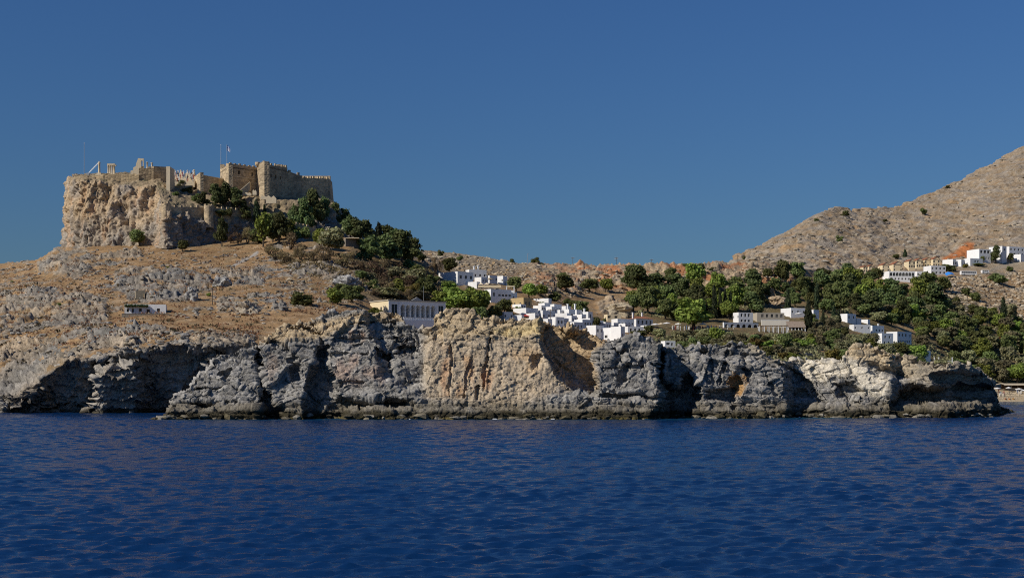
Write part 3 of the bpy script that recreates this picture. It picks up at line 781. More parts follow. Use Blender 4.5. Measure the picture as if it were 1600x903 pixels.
    stain([(1388, 600), (1560, 596), (1560, 645), (1380, 645)], 6, [0.2, 0.175, 0.135], 0.6)
    stain([(1160, 535), (1190, 545), (1230, 570), (1215, 575), (1170, 550)], 4, [0.43, 0.36, 0.25], 0.6)
    z = p2[:, 2]
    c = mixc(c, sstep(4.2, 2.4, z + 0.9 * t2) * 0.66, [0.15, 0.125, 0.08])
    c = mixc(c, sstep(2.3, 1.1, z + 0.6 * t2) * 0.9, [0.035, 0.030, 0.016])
    c = mixc(c, sstep(0.55, 0.3, z + 0.15 * t3) * sstep(-0.2, 0.3, t1) * 0.6, [0.19, 0.15, 0.05])
    TERR.append(p2)
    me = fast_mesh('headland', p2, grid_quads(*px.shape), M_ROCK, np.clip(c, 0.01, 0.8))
    tag(link(bpy.data.objects.new('headland', me)), kind='structure')
build_headland()
# ------------------------------------------------------------------ dropping things onto the land
TALL = np.concatenate([t[::2] for t in TERR[:3]])
TX, TY, TZ = TALL[:, 0], TALL[:, 1], TALL[:, 2]

def ground(px, py, Y=None):
    """world point on the land seen at photograph pixel (px, py)"""
    if Y is None:
        a, b = land_rows(np.array([float(px)]))
        a, b = densify(a, b, NSEG)
        a, b = a[:, 0], b[:, 0]
        k = np.nonzero(a <= py)[0]
        k = k[0] if len(k) else int(np.argmin(a))
        if k > 0 and a[k - 1] > a[k]:
            t = np.clip((a[k - 1] - py) / (a[k - 1] - a[k]), 0, 1)
            Y = b[k - 1] + t * (b[k] - b[k - 1])
        else:
            Y = b[k]
    return P(px, py, float(Y))

def snap(v, r=1.6):
    """height of the built land nearest to v"""
    sel = (np.abs(TX - v.x) < r) & (np.abs(TY - v.y) < r)
    z = TZ[sel]
    if len(z) == 0:
        return v.z
    return float(np.sort(z[np.argsort(np.abs(z - v.z))[:5]])[1 if len(z) > 1 else 0])

def mountain_pt(px, py):
    d = (TERR[1][:, 0] * F / TERR[1][:, 1] + 800 - px) ** 2 + (HZ - (TERR[1][:, 2] - CAMZ) / TERR[1][:, 1] * F - py) ** 2
    near = np.nonzero(d < d.min() + 4)[0]
    q = TERR[1][near[np.argmin(TERR[1][near, 1])]]
    return Vector(q.tolist())

# ------------------------------------------------------------------ building materials
def wall_mat(name, rgb, streak=0.10, scale=0.9, bump=0.03):
    m, n, l, b = new_mat(name)
    tc = n.new('ShaderNodeTexCoord')
    mp = n.new('ShaderNodeMapping'); mp.inputs['Scale'].default_value = (1, 1, 0.35)
    l.new(tc.outputs['Object'], mp.inputs[0])
    n1 = n.new('ShaderNodeTexNoise'); n1.inputs['Scale'].default_value = scale; n1.inputs['Detail'].default_value = 7; n1.inputs['Roughness'].default_value = 0.7
    l.new(mp.outputs[0], n1.inputs['Vector'])
    oi = n.new('ShaderNodeObjectInfo')
    r1 = n.new('ShaderNodeMapRange'); r1.inputs[1].default_value = 0.35; r1.inputs[2].default_value = 0.75
    r1.inputs[3].default_value = 1.0 + streak * 0.3; r1.inputs[4].default_value = 1.0 - streak
    l.new(n1.outputs[0], r1.inputs[0])
    r2 = n.new('ShaderNodeMapRange'); r2.inputs[3].default_value = 0.92; r2.inputs[4].default_value = 1.03
    l.new(oi.outputs['Random'], r2.inputs[0])
    mu = n.new('ShaderNodeMath'); mu.operation = 'MULTIPLY'
    l.new(r1.outputs[0], mu.inputs[0]); l.new(r2.outputs[0], mu.inputs[1])
    mx = n.new('ShaderNodeMix'); mx.data_type = 'RGBA'; mx.blend_type = 'MULTIPLY'; mx.inputs[0].default_value = 1
    mx.inputs[6].default_value = (*rgb, 1)
    l.new(mu.outputs[0], mx.inputs[7]); l.new(mx.outputs[2], b.inputs['Base Color'])
    b.inputs['Roughness'].default_value = 0.9
    b.inputs['Specular IOR Level'].default_value = 0.15
    bp = n.new('ShaderNodeBump'); bp.inputs['Distance'].default_value = bump
    l.new(n1.outputs[0], bp.inputs['Height']); l.new(bp.outputs[0], b.inputs['Normal'])
    return m

WHITE = wall_mat('whitewash', (0.80, 0.80, 0.79))
CREAM = wall_mat('cream_plaster', (0.74, 0.62, 0.41))
BEIGE = wall_mat('beige_plaster', (0.44, 0.39, 0.31))
STONE = wall_mat('ochre_stone', (0.50, 0.37, 0.19), 0.22, 1.6, 0.08)
GREYW = wall_mat('grey_render', (0.42, 0.42, 0.41), 0.2)
ROUGHW = wall_mat('rubble_wall', (0.24, 0.21, 0.17), 0.35, 2.0, 0.12)
ROOFW = plain('flat_roof', (0.62, 0.61, 0.58), 0.9, 0.12, 0.6)
GLASS = plain('window_glass', (0.022, 0.026, 0.03), 0.12, 0.2, 3.0)
WOODB = plain('brown_shutter', (0.11, 0.06, 0.03), 0.6, 0.2, 4.0)
WOODBL = plain('blue_shutter', (0.05, 0.12, 0.28), 0.6, 0.15, 4.0)
FRAMEM = plain('window_frame', (0.35, 0.33, 0.30), 0.6, 0.1, 4.0)
DARKIN = plain('dark_interior', (0.05, 0.045, 0.04), 0.9, 0.2, 1.0)  # near-black colour standing in for unlit depth behind openings
METAL = plain('grey_metal', (0.38, 0.39, 0.40), 0.45, 0.1, 3.0, metallic=0.6)
WOODP = plain('pole_wood', (0.10, 0.08, 0.06), 0.85, 0.2, 2.0)
CANVAS = plain('cream_canvas', (0.72, 0.60, 0.42), 0.9, 0.1, 0.8)
CANVASW = plain('white_canvas', (0.78, 0.77, 0.74), 0.9, 0.08, 0.8)
REDAWN = plain('red_awning', (0.42, 0.06, 0.05), 0.8, 0.15, 1.0)
BLUETARP = plain('blue_tarpaulin', (0.04, 0.22, 0.62), 0.6, 0.15, 0.7, bump=0.1)

def tile_mat():
    m, n, l, b = new_mat('clay_roof_tiles')
    tc = n.new('ShaderNodeTexCoord')
    wv = n.new('ShaderNodeTexWave'); wv.inputs['Scale'].default_value = 1.6; wv.inputs['Distortion'].default_value = 0.6
    nz = n.new('ShaderNodeTexNoise'); nz.inputs['Scale'].default_value = 1.7; nz.inputs['Detail'].default_value = 6
    l.new(tc.outputs['Object'], wv.inputs['Vector']); l.new(tc.outputs['Object'], nz.inputs['Vector'])
    cr = n.new('ShaderNodeValToRGB')
    cr.color_ramp.elements[0].position = 0.3; cr.color_ramp.elements[0].color = (0.22, 0.075, 0.035, 1)
    cr.color_ramp.elements[1].position = 0.7; cr.color_ramp.elements[1].color = (0.46, 0.19, 0.09, 1)
    l.new(nz.outputs[0], cr.inputs[0]); l.new(cr.outputs[0], b.inputs['Base Color'])
    b.inputs['Roughness'].default_value = 0.9
    bp = n.new('ShaderNodeBump'); bp.inputs['Distance'].default_value = 0.08
    l.new(wv.outputs[0], bp.inputs['Height']); l.new(bp.outputs[0], b.inputs['Normal'])
    return m
TILES = tile_mat()

# ------------------------------------------------------------------ simple solids
class MB:
    def __init__(self):
        self.v, self.f = [], []
    def quad(self, a, b, c, d):
        k = len(self.v); self.v += [tuple(a), tuple(b), tuple(c), tuple(d)]; self.f.append((k, k + 1, k + 2, k + 3))
    def tri(self, a, b, c):
        k = len(self.v); self.v += [tuple(a), tuple(b), tuple(c)]; self.f.append((k, k + 1, k + 2))
    def box(self, x0, x1, y0, y1, z0, z1):
        k = len(self.v)
        self.v += [(x0, y0, z0), (x1, y0, z0), (x1, y1, z0), (x0, y1, z0), (x0, y0, z1), (x1, y0, z1), (x1, y1, z1), (x0, y1, z1)]
        for f in ((0, 3, 2, 1), (4, 5, 6, 7), (0, 1, 5, 4), (1, 2, 6, 5), (2, 3, 7, 6), (3, 0, 4, 7)):
            self.f.append(tuple(k + i for i in f))
    def tube(self, a, b, ra, rb=None, n=8):
        a, b = Vector(a), Vector(b); rb = ra if rb is None else rb
        d = (b - a).normalized()
        u = d.orthogonal().normalized(); w = d.cross(u)
        k = len(self.v)
        for c, r in ((a, ra), (b, rb)):
            for i in range(n):
                t = 2 * math.pi * i / n
                self.v.append(tuple(c + u * (r * math.cos(t)) + w * (r * math.sin(t))))
        for i in range(n):
            j = (i + 1) % n
            self.f.append((k + i, k + j, k + n + j, k + n + i))
        self.f.append(tuple(k + i for i in range(n - 1, -1, -1)))
        self.f.append(tuple(k + n + i for i in range(n)))
    def prism(self, poly, z0, z1):
        """vertical prism over a plan polygon"""
        k = len(self.v); n = len(poly)
        self.v += [(x, y, z0) for x, y in poly] + [(x, y, z1) for x, y in poly]
        for i in range(n):
            j = (i + 1) % n
            self.f.append((k + i, k + j, k + n + j, k + n + i))
        self.f.append(tuple(k + n + i for i in range(n)))
        self.f.append(tuple(k + n - 1 - i for i in range(n)))
    def lathe(self, c, prof, n=12):
        k = len(self.v)
        for r, z in prof:
            for i in range(n):
                t = 2 * math.pi * i / n
                self.v.append((c[0] + r * math.cos(t), c[1] + r * math.sin(t), c[2] + z))
        for s in range(len(prof) - 1):
            for i in range(n):
                j = (i + 1) % n
                self.f.append((k + s * n + i, k + s * n + j, k + (s + 1) * n + j, k + (s + 1) * n + i))
        self.f.append(tuple(k + (len(prof) - 1) * n + i for i in range(n)))
    def build(self, name, mat, parent=None, smooth=False):
        return mesh_obj(name, self.v, self.f, mat, parent, smooth)

def facade(mb, W, z0, z1, ops, pt, reveal=0.22):
    """wall sheet with real openings; pt(u, z, depth) -> local point; ops: (u0, u1, za, zb, kind)"""
    us = sorted({0.0, W} | {o[0] for o in ops} | {o[1] for o in ops})
    zs = sorted({z0, z1} | {o[2] for o in ops} | {o[3] for o in ops})
    for a, b in zip(us[:-1], us[1:]):
        for c, d in zip(zs[:-1], zs[1:]):
            um, zm = (a + b) / 2, (c + d) / 2
            if any(o[0] < um < o[1] and o[2] < zm < o[3] for o in ops):
                continue
            mb.quad(pt(a, c, 0), pt(b, c, 0), pt(b, d, 0), pt(a, d, 0))
    for u0, u1, za, zb, kind in ops:
        r = 2.4 if kind == 'A' else reveal
        mb.quad(pt(u0, za, 0), pt(u0, zb, 0), pt(u0, zb, r), pt(u0, za, r))
        mb.quad(pt(u1, zb, 0), pt(u1, za, 0), pt(u1, za, r), pt(u1, zb, r))
        mb.quad(pt(u0, zb, 0), pt(u1, zb, 0), pt(u1, zb, r), pt(u0, zb, r))
        mb.quad(pt(u1, za, 0), pt(u0, za, 0), pt(u0, za, r), pt(u1, za, r))
        if kind in 'aA':
            rad = (u1 - u0) / 2; uc = (u0 + u1) / 2; sp = zb - rad
            arc = [(uc - rad * math.cos(math.pi * k / 10), sp + rad * math.sin(math.pi * k / 10)) for k in range(11)]
            for k in range(5):
                mb.tri(pt(u0, zb, 0), pt(*arc[k], 0), pt(*arc[k + 1], 0))
                mb.tri(pt(u1, zb, 0), pt(*arc[k + 5], 0), pt(*arc[k + 6], 0))
            for k in range(10):
                mb.quad(pt(*arc[k], 0), pt(*arc[k + 1], 0), pt(*arc[k + 1], r), pt(*arc[k], r))

_wcache = {}
def window_meshes(w, h, kind, fm):
    key = (round(w, 2), round(h, 2), kind, fm.name)
    if key not in _wcache:
        t = min(0.09, w * 0.12)
        fr = MB()
        fr.box(0, t, 0.02, 0.10, 0, h); fr.box(w - t, w, 0.02, 0.10, 0, h)
        fr.box(t, w - t, 0.02, 0.10, 0, t); fr.box(t, w - t, 0.02, 0.10, h - t, h)
        if kind in 'wa':
            fr.box(w / 2 - t / 2, w / 2 + t / 2, 0.03, 0.09, t, h - t)
        pn = MB()
        pn.box(t, w - t, 0.11, 0.16, t, h - t)
        if kind == 'd':
            pn.box(t * 2, w - t * 2, 0.085, 0.11, h * 0.52, h - t * 2.4); pn.box(t * 2, w - t * 2, 0.085, 0.11, t * 2, h * 0.46)
        mf = bpy.data.meshes.new('window'); mf.from_pydata(fr.v, [], fr.f); mf.materials.append(fm)
        mp = bpy.data.meshes.new('pane'); mp.from_pydata(pn.v, [], pn.f); mp.materials.append(GLASS if kind in 'wa' else fm)
        _wcache[key] = (mf, mp)
    return _wcache[key]

def add_openings(root, ops, pt, rz, fm):
    for u0, u1, za, zb, kind in ops:
        if kind == 'A':
            continue
        mf, mp = window_meshes(u1 - u0, zb - za, kind, fm)
        o = link(bpy.data.objects.new('door' if kind == 'd' else 'window', mf), root)
        o.location = pt(u0 if rz == 0 else u1, za, 0.10); o.rotation_euler = (0, 0, rz)
        link(bpy.data.objects.new('panel' if kind == 'd' else 'pane', mp), o)

def row(n, z, w, h, kind='w', a=0.1, b=0.9):
    if n == 1:
        return [((a + b) / 2, z, w, h, kind)]
    return [(a + (b - a) * k / (n - 1), z, w, h, kind) for k in range(n)]

def ops_of(spec, L, H):
    """(fraction along, fraction up, width, height, kind) -> metres, kept apart and inside the wall"""
    out = []
    for u, z, w, h, kind in spec:
        w = min(w, L * 0.8); h = min(h, H * 0.85)
        uc = min(max(u * L, w / 2 + 0.15), L - w / 2 - 0.15)
        za = max(0.03, z * H - h / 2) if kind not in 'dA' else 0.04
        zb = min(za + h, H - 0.12)
        if zb - za < 0.3 or any(uc - w / 2 < o[1] + 0.1 and uc + w / 2 > o[0] - 0.1 and za < o[3] + 0.1 and zb > o[2] - 0.1 for o in out):
            continue
        out.append((round(uc - w / 2, 3), round(uc + w / 2, 3), round(za, 3), round(zb, 3), kind))
    return out

def house(name, label, x0, xc, x1, yt, yb, yaw=30, Y=None, cat='house', group=None, mat=None, front=(), left=(), par=0.45, Dm=None,
          roof='flat', frame=None, found=4.0, chimneys=()):
    mat = mat or WHITE; frame = frame or FRAMEM
    g = ground(xc, yb, Y)
    s = g.y / F; th = R(yaw)
    W = (x1 - xc) * s / math.cos(th)
    D = Dm or max((xc - x0) * s / max(math.sin(abs(th)), 0.2), 5.0)
    H = (yb - yt) * s
    root = empty(name, g, th)
    fo = ops_of(front, W, H); lo = ops_of(left, D, H)
    ptf = lambda u, z, d: (u, d, z)
    ptl = lambda u, z, d: (d, u, z)
    mb = MB()
    facade(mb, W, -found, H, fo, ptf)
    mb2 = MB(); facade(mb2, D, -found, H, lo, ptl)
    k = len(mb.v); mb.v += mb2.v; mb.f += [tuple(k + i for i in reversed(f)) for f in mb2.f]
    mb.quad((W, 0, -found), (W, D, -found), (W, D, H), (W, 0, H))
    mb.quad((W, D, -found), (0, D, -found), (0, D, H), (W, D, H))
    if roof == 'flat':
        t = min(0.28, W * 0.1)
        o = [(0, 0), (W, 0), (W, D), (0, D)]; i = [(t, t), (W - t, t), (W - t, D - t), (t, D - t)]
        for a in range(4):
            b = (a + 1) % 4
            mb.quad((*o[a], H), (*o[b], H), (*i[b], H), (*i[a], H))
            mb.quad((*i[b], H), (*i[b], H - par), (*i[a], H - par), (*i[a], H))
        mb.build('wall', mat, root)
        rb = MB(); rb.box(t, W - t, t, D - t, H - par - 0.2, H - par)
        rf = rb.build('roof', ROOFW, root)
    else:
        mb.build('wall', mat, root)
        e = 0.35; hh = min(W, D) * 0.22
        rb = MB()
        if roof == 'hip':
            m_ = min(W, D) / 2
            A = [(-e, -e, H), (W + e, -e, H), (W + e, D + e, H), (-e, D + e, H)]
            r1, r2 = ((m_, D / 2, H + hh), (W - m_, D / 2, H + hh)) if W > D else ((W / 2, m_, H + hh), (W / 2, D - m_, H + hh))
            if W > D:
                rb.quad(A[0], A[1], r2, r1); rb.tri(A[1], A[2], r2); rb.quad(A[2], A[3], r1, r2); rb.tri(A[3], A[0], r1)
            else:
                rb.tri(A[0], A[1], r1); rb.quad(A[1], A[2], r2, r1); rb.tri(A[2], A[3], r2); rb.quad(A[3], A[0], r1, r2)
            rb.quad(A[3], A[2], A[1], A[0])
        else:                                  # gable facing the front
            rb.quad((-e, -e, H), (W / 2, -e, H + hh * 1.6), (W / 2, D + e, H + hh * 1.6), (-e, D + e, H))
            rb.quad((W / 2, -e, H + hh * 1.6), (W + e, -e, H), (W + e, D + e, H), (W / 2, D + e, H + hh * 1.6))
            rb.quad((-e, -e, H), (-e, D + e, H), (W + e, D + e, H), (W + e, -e, H))
            gb = MB(); gb.v = [(0, 0, H), (W, 0, H), (W / 2, 0, H + hh * 1.45), (0, D, H), (W, D, H), (W / 2, D, H + hh * 1.45)]; gb.f = [(0, 1, 2), (5, 4, 3), (0, 3, 4, 1), (1, 4, 5, 2), (2, 5, 3, 0)]
            gb.build('gable', mat, root)
        rf = rb.build('roof', TILES, root)
    for u, v, hh2 in chimneys:
        cb = MB(); zb = H - par if roof == 'flat' else H
        cb.box(-0.3, 0.3, -0.3, 0.3, 0, hh2); cb.box(-0.42, 0.42, -0.42, 0.42, hh2, hh2 + 0.18)
        c = cb.build('chimney', WHITE if mat is not STONE else STONE, rf); c.location = (u * W, v * D, zb)
    add_openings(root, fo, ptf, 0, frame)
    add_openings(root, lo, ptl, -math.pi / 2, frame)
    tag(root, label, cat, group)
    root['dims'] = (W, D, H)
    return root, W, D, H

GV = 'white houses of the village below the castle'
GH = 'buildings on the wooded slope to the right'
GT = 'cream gabled terrace houses'
w1 = (1.0, 1.3)
HOUSES = [
 # village, from the top down
 ('house', 'large white house with long blank sunlit side wall, topmost at the village left', 683.5, 715, 739, 424, 446, dict(yaw=42, front=row(3, .62, 1.3, 1.5, a=.2, b=.85), left=[(.2, .35, .8, 1.0, 'w')])),
 ('house', 'white house with two rooftop chimneys, behind the topmost village house', 729, 733, 760, 421, 437, dict(yaw=22, front=row(4, .45, .9, 1.1), chimneys=((.38, .5, 2.2), (.62, .5, 2.4)))),
 ('house', 'low white house with shaded front between the chimney house and the square white house', 757, 765, 777, 430, 442, dict(yaw=38, front=row(2, .5, .8, 1.1))),
 ('house', 'square white house at the right end of the top village row', 777, 786, 792.5, 431, 445, dict(yaw=48, front=row(1, .45, .9, 1.6, 'd'), left=row(2, .5, .8, 1.0))),
 ('house', 'white terrace wall house below the topmost white house', 727, 745, 750, 440, 450, dict(yaw=55, found=5)),
 ('house', 'broad white house with shaded front under the cream canopy terrace', 756, 767, 799, 451.5, 473, dict(yaw=35, front=row(1, .62, .9, 1.6, 'w', .15, .15) + row(4, .58, 1.2, .9, 'w', .42, .92), left=[(.45, .35, .8, 1, 'w')])),
 ('house', 'white stepped house with open roof pavilion beside the broad white house', 789, 797, 808, 456, 473, dict(yaw=48, front=row(1, .5, .8, 1.0))),
 ('house', 'ochre stone house with two windows on each side amid white houses', 798, 818, 831, 465, 484, dict(yaw=48, mat=STONE, front=row(2, .55, .9, 1.8, 'w', .3, .7), left=row(2, .45, .9, 1.7, 'w', .25, .7), par=.3)),
 ('house', 'white house with blank bright side right of the ochre stone house', 834, 857, 862, 466, 477, dict(yaw=58)),
 ('house', 'narrow white house with one tall dark window above the roof cluster', 847, 851, 860, 473, 487, dict(yaw=32, front=row(1, .5, .9, 2.0, 'd'))),
 ('house', 'blue-shaded white house with bright side at the upper right of the cluster', 857, 866, 878, 475, 488, dict(yaw=40, front=row(2, .4, .8, 1.6, 'd', .35, .75))),
 ('house', 'white house with red awning on its terrace below the ochre stone house', 802, 822, 841, 481, 495, dict(yaw=44, front=row(4, .35, .8, 1.3, 'w', .15, .85))),
 ('house', 'low white house at the lower left end of the village', 780, 788, 801, 487, 500, dict(yaw=40, front=row(2, .5, .8, 1.0))),
 ('house', 'long low white wall house peeping over the cliff rim', 794, 815, 819, 492, 503, dict(yaw=58)),
 ('house', 'small white house with bright parapet by the red awning', 819, 838, 842, 497, 506, dict(yaw=58)),
 ('house', 'white house with dark roof gardens left of the wooden pole', 840, 848, 868, 485, 499, dict(yaw=34, front=row(3, .4, .7, 1.0))),
 ('house', 'white house with wide lit terrace wall right of the wooden pole', 862, 886, 892, 489, 502, dict(yaw=58, front=row(1, .5, .7, 1.0))),
 ('house', 'white roof block behind the wide lit terrace wall', 868, 875, 886, 484, 493, dict(yaw=38, front=row(1, .5, 1.2, .8))),
 ('house', 'white house with tall square chimney tower in the cluster', 884, 889, 899, 483, 497, dict(yaw=42, front=row(1, .4, .8, 1.0), chimneys=((.2, .3, 2.6),))),
 ('house', 'white house with small roof turret at the back of the cluster', 896, 901, 910, 484, 497, dict(yaw=42, front=row(1, .45, .9, 1.2, 'a'), chimneys=((.3, .4, 3.0),))),
 ('house', 'white house with two small lit windows at the back right of the cluster', 908, 919, 926.5, 487, 501, dict(yaw=48, front=row(1, .5, .8, 1.8, 'w'), left=row(2, .62, .7, .8, 'w', .3, .7), chimneys=((.15, .5, 1.8),))),
 ('house', 'small bright white cube right above the cliff notch', 849, 856, 863, 498, 510, dict(yaw=48, left=row(1, .4, .5, .7))),
 ('house', 'white house with blue shaded front and low wall above the notch', 862, 869, 882, 495, 511, dict(yaw=38, front=row(2, .5, .8, 1.3, 'w', .3, .7))),
 ('house', 'low bright white house with small window at the cluster foot', 878, 890, 898, 502, 515, dict(yaw=52, front=row(1, .5, .7, 1.2), left=row(1, .35, .6, .7, 'w', .7, .7))),
 ('house', 'white house with row of three dark windows at the cluster foot', 891, 897, 911, 503, 518, dict(yaw=40, front=row(3, .55, .7, 1.2, 'w', .18, .85))),
 ('house', 'white house with tiled balcony roof at the right of the cluster', 901, 910, 926, 499, 519, dict(yaw=40, front=row(3, .66, .8, 1.1, 'w', .3, .85), left=row(2, .5, .7, .8))),
 ('house', 'tall white house with blue shaded front and two windows above the grey crag', 917, 931, 945, 508, 530, dict(yaw=44, front=row(2, .62, .9, 1.2, 'w', .25, .68) + [(.08, .52, .8, 1.2, 'w')])),
 ('house', 'narrow white house with stepped parapet over the grey crag', 944, 955, 962, 512, 533, dict(yaw=50, left=row(1, .35, 1.4, 1.2, 'w', .5, .5), front=row(1, .5, .7, 1.0))),
 ('house', 'tallest narrow white house at the right end of the lower village', 962, 970, 977, 510, 535, dict(yaw=48, front=row(1, .4, .7, 2.0, 'w'), chimneys=((.3, .2, 1.0),))),
 ('house', 'long low white house with three windows below the red-roofed house', 977, 981, 1006, 510, 521, dict(yaw=20, front=row(3, .5, .9, 1.3, 'w', .2, .75))),
 ('house', 'pale cream house with flat pergola roof below the tan boulder', 945, 949, 971, 491, 502, dict(yaw=14, mat=CREAM, front=row(4, .62, 1.5, 1.1))),
 ('house', 'long white house with a row of small windows left of the red-roofed house', 957, 965, 992, 498, 511, dict(yaw=28, front=row(5, .42, .8, .9))),
 ('house', 'white mansion with red hipped tile roof beside the big round tree', 988, 994, 1022, 497.5, 510, dict(yaw=34, roof='hip', front=row(4, .55, 1.0, 1.7, 'w', .14, .86), chimneys=((.02, .5, 2.6), (.66, .7, 2.8)))),
 ('house', 'small white house peeping over the grey crag in front of the grove', 1034, 1039, 1056, 532.5, 548, dict(yaw=18, front=[(.3, .72, 1.4, .8, 'w'), (.68, .66, .7, 1.1, 'w')])),
]
for k, (x0, xc, x1, yt, yb, yaw, lb) in enumerate([
 (826, 836, 842, 489, 501, 45, 'white cube between the red awning and the roof garden house'), (856, 862, 870, 479, 492, 42, 'white cube stacked left of the narrow tall-window house'), (878, 884, 892, 478, 491, 42, 'small white roof hut at the upper middle of the cluster'),
 (871, 880, 889, 497, 507, 46, 'bright white block in the very middle of the cluster'), (886, 893, 902, 493, 505, 42, 'white block left of the tiled balcony house'), (903, 909, 916, 491, 503, 44, 'white block below the turret house'), (914, 922, 929, 497, 511, 46, 'white block at the right edge of the cluster'),
 (926, 936, 944, 501, 512, 48, 'low white roof just behind the tall blue-shaded house'), (938, 946, 956, 503, 515, 44, 'white block above the stepped parapet house'), (952, 959, 967, 504, 515, 44, 'white block above the tallest narrow house'), (744, 752, 762, 433, 444, 40, 'small white block below the chimney house'),
 (806, 814, 822, 475, 484, 46, 'low white block joined to the ochre stone house'), (838, 846, 852, 477, 487, 44, 'white block under the blank bright side house'), (972, 977, 986, 505, 514, 34, 'white porch block left of the mansion'), (1004, 1010, 1022, 508, 517, 25, 'low white wing in front of the red-roofed mansion')]):
    HOUSES.append(('house', lb, x0, xc, x1, yt, yb, dict(yaw=yaw, front=row(2, .5, .7, 1.1, 'w', .3, .72), left=row(1, .5, .6, .8) if k % 2 else ())))
HOUSES2 = [
 ('house', 'white two-storey house with six windows at the edge of the dark wood', 1148, 1154, 1178, 488, 505, dict(yaw=20, front=row(3, .75, 1.0, 1.6, 'w', .22, .72) + row(3, .25, 1.2, 1.2, 'a', .22, .72), left=row(2, .6, .9, 1.2))),
 ('house', 'beige two-storey house with terrace wall right of the white six-window house', 1179, 1183, 1227, 488.5, 503, dict(yaw=10, mat=BEIGE, front=row(5, .68, 1.3, 1.6, 'w', .2, .9))),
 ('house', 'white house on the terrace with parasol left of the tall cypress', 1225, 1236, 1260, 481, 496, dict(yaw=22, front=row(3, .6, .9, 1.2))),
 ('house', 'white house half hidden right of the tall cypress', 1265, 1271, 1281, 484, 500, dict(yaw=32, front=row(1, .4, .8, 1.6, 'd'), left=row(1, .6, .8, 1.0))),
 ('house', 'white house with two square windows below the dark wood', 1314, 1324, 1341, 490, 505, dict(yaw=40, front=row(2, .66, 1.1, 1.4, 'w', .2, .72))),
 ('house', 'low white annex stepping down from the two-window white house', 1337, 1339, 1347, 497, 507, dict(yaw=30)),
 ('house', 'small bright white hut between olive trees', 1348, 1356, 1361, 499, 507, dict(yaw=50)),
 ('house', 'long low white house with flat roof in the olive grove', 1331, 1334, 1362, 507, 517, dict(yaw=14, front=row(3, .5, .8, .9))),
 ('house', 'white house with two arched windows and chimney next to the biggest villa', 1358, 1363, 1385, 508.5, 523, dict(yaw=32, front=row(3, .5, .8, 1.2, 'a', .35, .85), chimneys=((.7, .3, 1.4),))),
 ('house', 'lower white wing of the biggest villa with two upper windows', 1375, 1378, 1398, 520.5, 540, dict(yaw=24, front=row(2, .7, .9, 1.2, 'w', .3, .68) + row(2, .25, .8, 1.2, 'w', .25, .6))),
 ('house', 'biggest white villa in the grove with bright side and a row of lower windows', 1389, 1402, 1431, 518, 539, dict(yaw=40, front=row(3, .76, 1.2, 1.4, 'w', .14, .6) + [(.9, .72, 1.0, 1.3, 'w')] + row(6, .28, .9, 1.2, 'w', .1, .85))),
 ('house', 'small white tower house low in the trees above the cave', 1438, 1444.5, 1457, 548, 566, dict(yaw=38, front=row(1, .66, 1.1, 1.6, 'w', .55, .55))),
 ('hotel', 'white arcaded hotel with a row of round-arched openings above the wood', 1387, 1389, 1431, 423.5, 439, dict(yaw=6, Dm=12, front=row(8, .68, 1.9, 2.4, 'a', .08, .92) + row(7, .22, 1.1, 1.3, 'w', .12, .9), cat='hotel')),
 ('house', 'low white annex right of the arcaded hotel', 1431.5, 1433, 1451, 424, 433, dict(yaw=10, Dm=9, front=row(3, .5, 1.2, 1.4))),
 ('hotel', 'white hotel block with balcony bands left of the blue tarpaulin', 1451, 1455, 1480, 415, 430, dict(yaw=16, Dm=10, front=row(7, .72, 1.6, 1.4) + row(7, .28, 1.6, 1.4), cat='hotel')),
 ('house', 'white block with shaded recess below the red earth cutting', 1479, 1489, 1496, 405, 418, dict(yaw=40, Dm=9, front=row(2, .55, 1.4, 2.2))),
 ('house', 'white block next to the hotel with long balcony', 1494, 1502, 1510, 405.5, 417, dict(yaw=40, Dm=9, front=row(2, .55, 1.2, 1.6))),
 ('house', 'low white building with balcony and two windows below the big hotels', 1510, 1516, 1539, 403.5, 416, dict(yaw=24, front=row(2, .62, 1.4, 1.5, 'w', .4, .62))),
 ('hotel', 'stepped white hotel with roof terraces left of the palm-like tree', 1524, 1530, 1551, 389, 412, dict(yaw=22, Dm=14, front=row(3, .82, 2.2, 2.2, 'w', .2, .8) + row(2, .4, 1.2, 1.8, 'w', .6, .85), cat='hotel')),
 ('hotel', 'tall white end block of the uppermost hotel', 1557, 1566, 1575, 384.5, 411, dict(yaw=35, Dm=12, front=row(1, .8, 1.6, 1.6), left=row(1, .82, 1.5, 1.5), cat='hotel')),
 ('hotel', 'wide shaded hotel wing with two rows of dark windows', 1574, 1577, 1612, 385, 403, dict(yaw=24, Dm=12, front=row(5, .75, 1.5, 1.6) + row(5, .35, 1.5, 1.6), cat='hotel')),
 ('house', 'low bright white building in front of the wide hotel wing', 1586, 1595, 1614, 397, 410, dict(yaw=35, front=row(2, .4, 1.2, 1.8, 'd'), left=row(1, .4, 1.0, 1.8, 'd'))),
]
for nm, lb, x0, xc, x1, yt, yb, kw in HOUSES:
    kw = dict(kw); kw.setdefault('group', GV)
    house(nm, lb, x0, xc, x1, yt, yb, **kw)
for nm, lb, x0, xc, x1, yt, yb, kw in HOUSES2:
    kw = dict(kw); kw.setdefault('group', GH)
    house(nm, lb, x0, xc, x1, yt, yb, **kw)
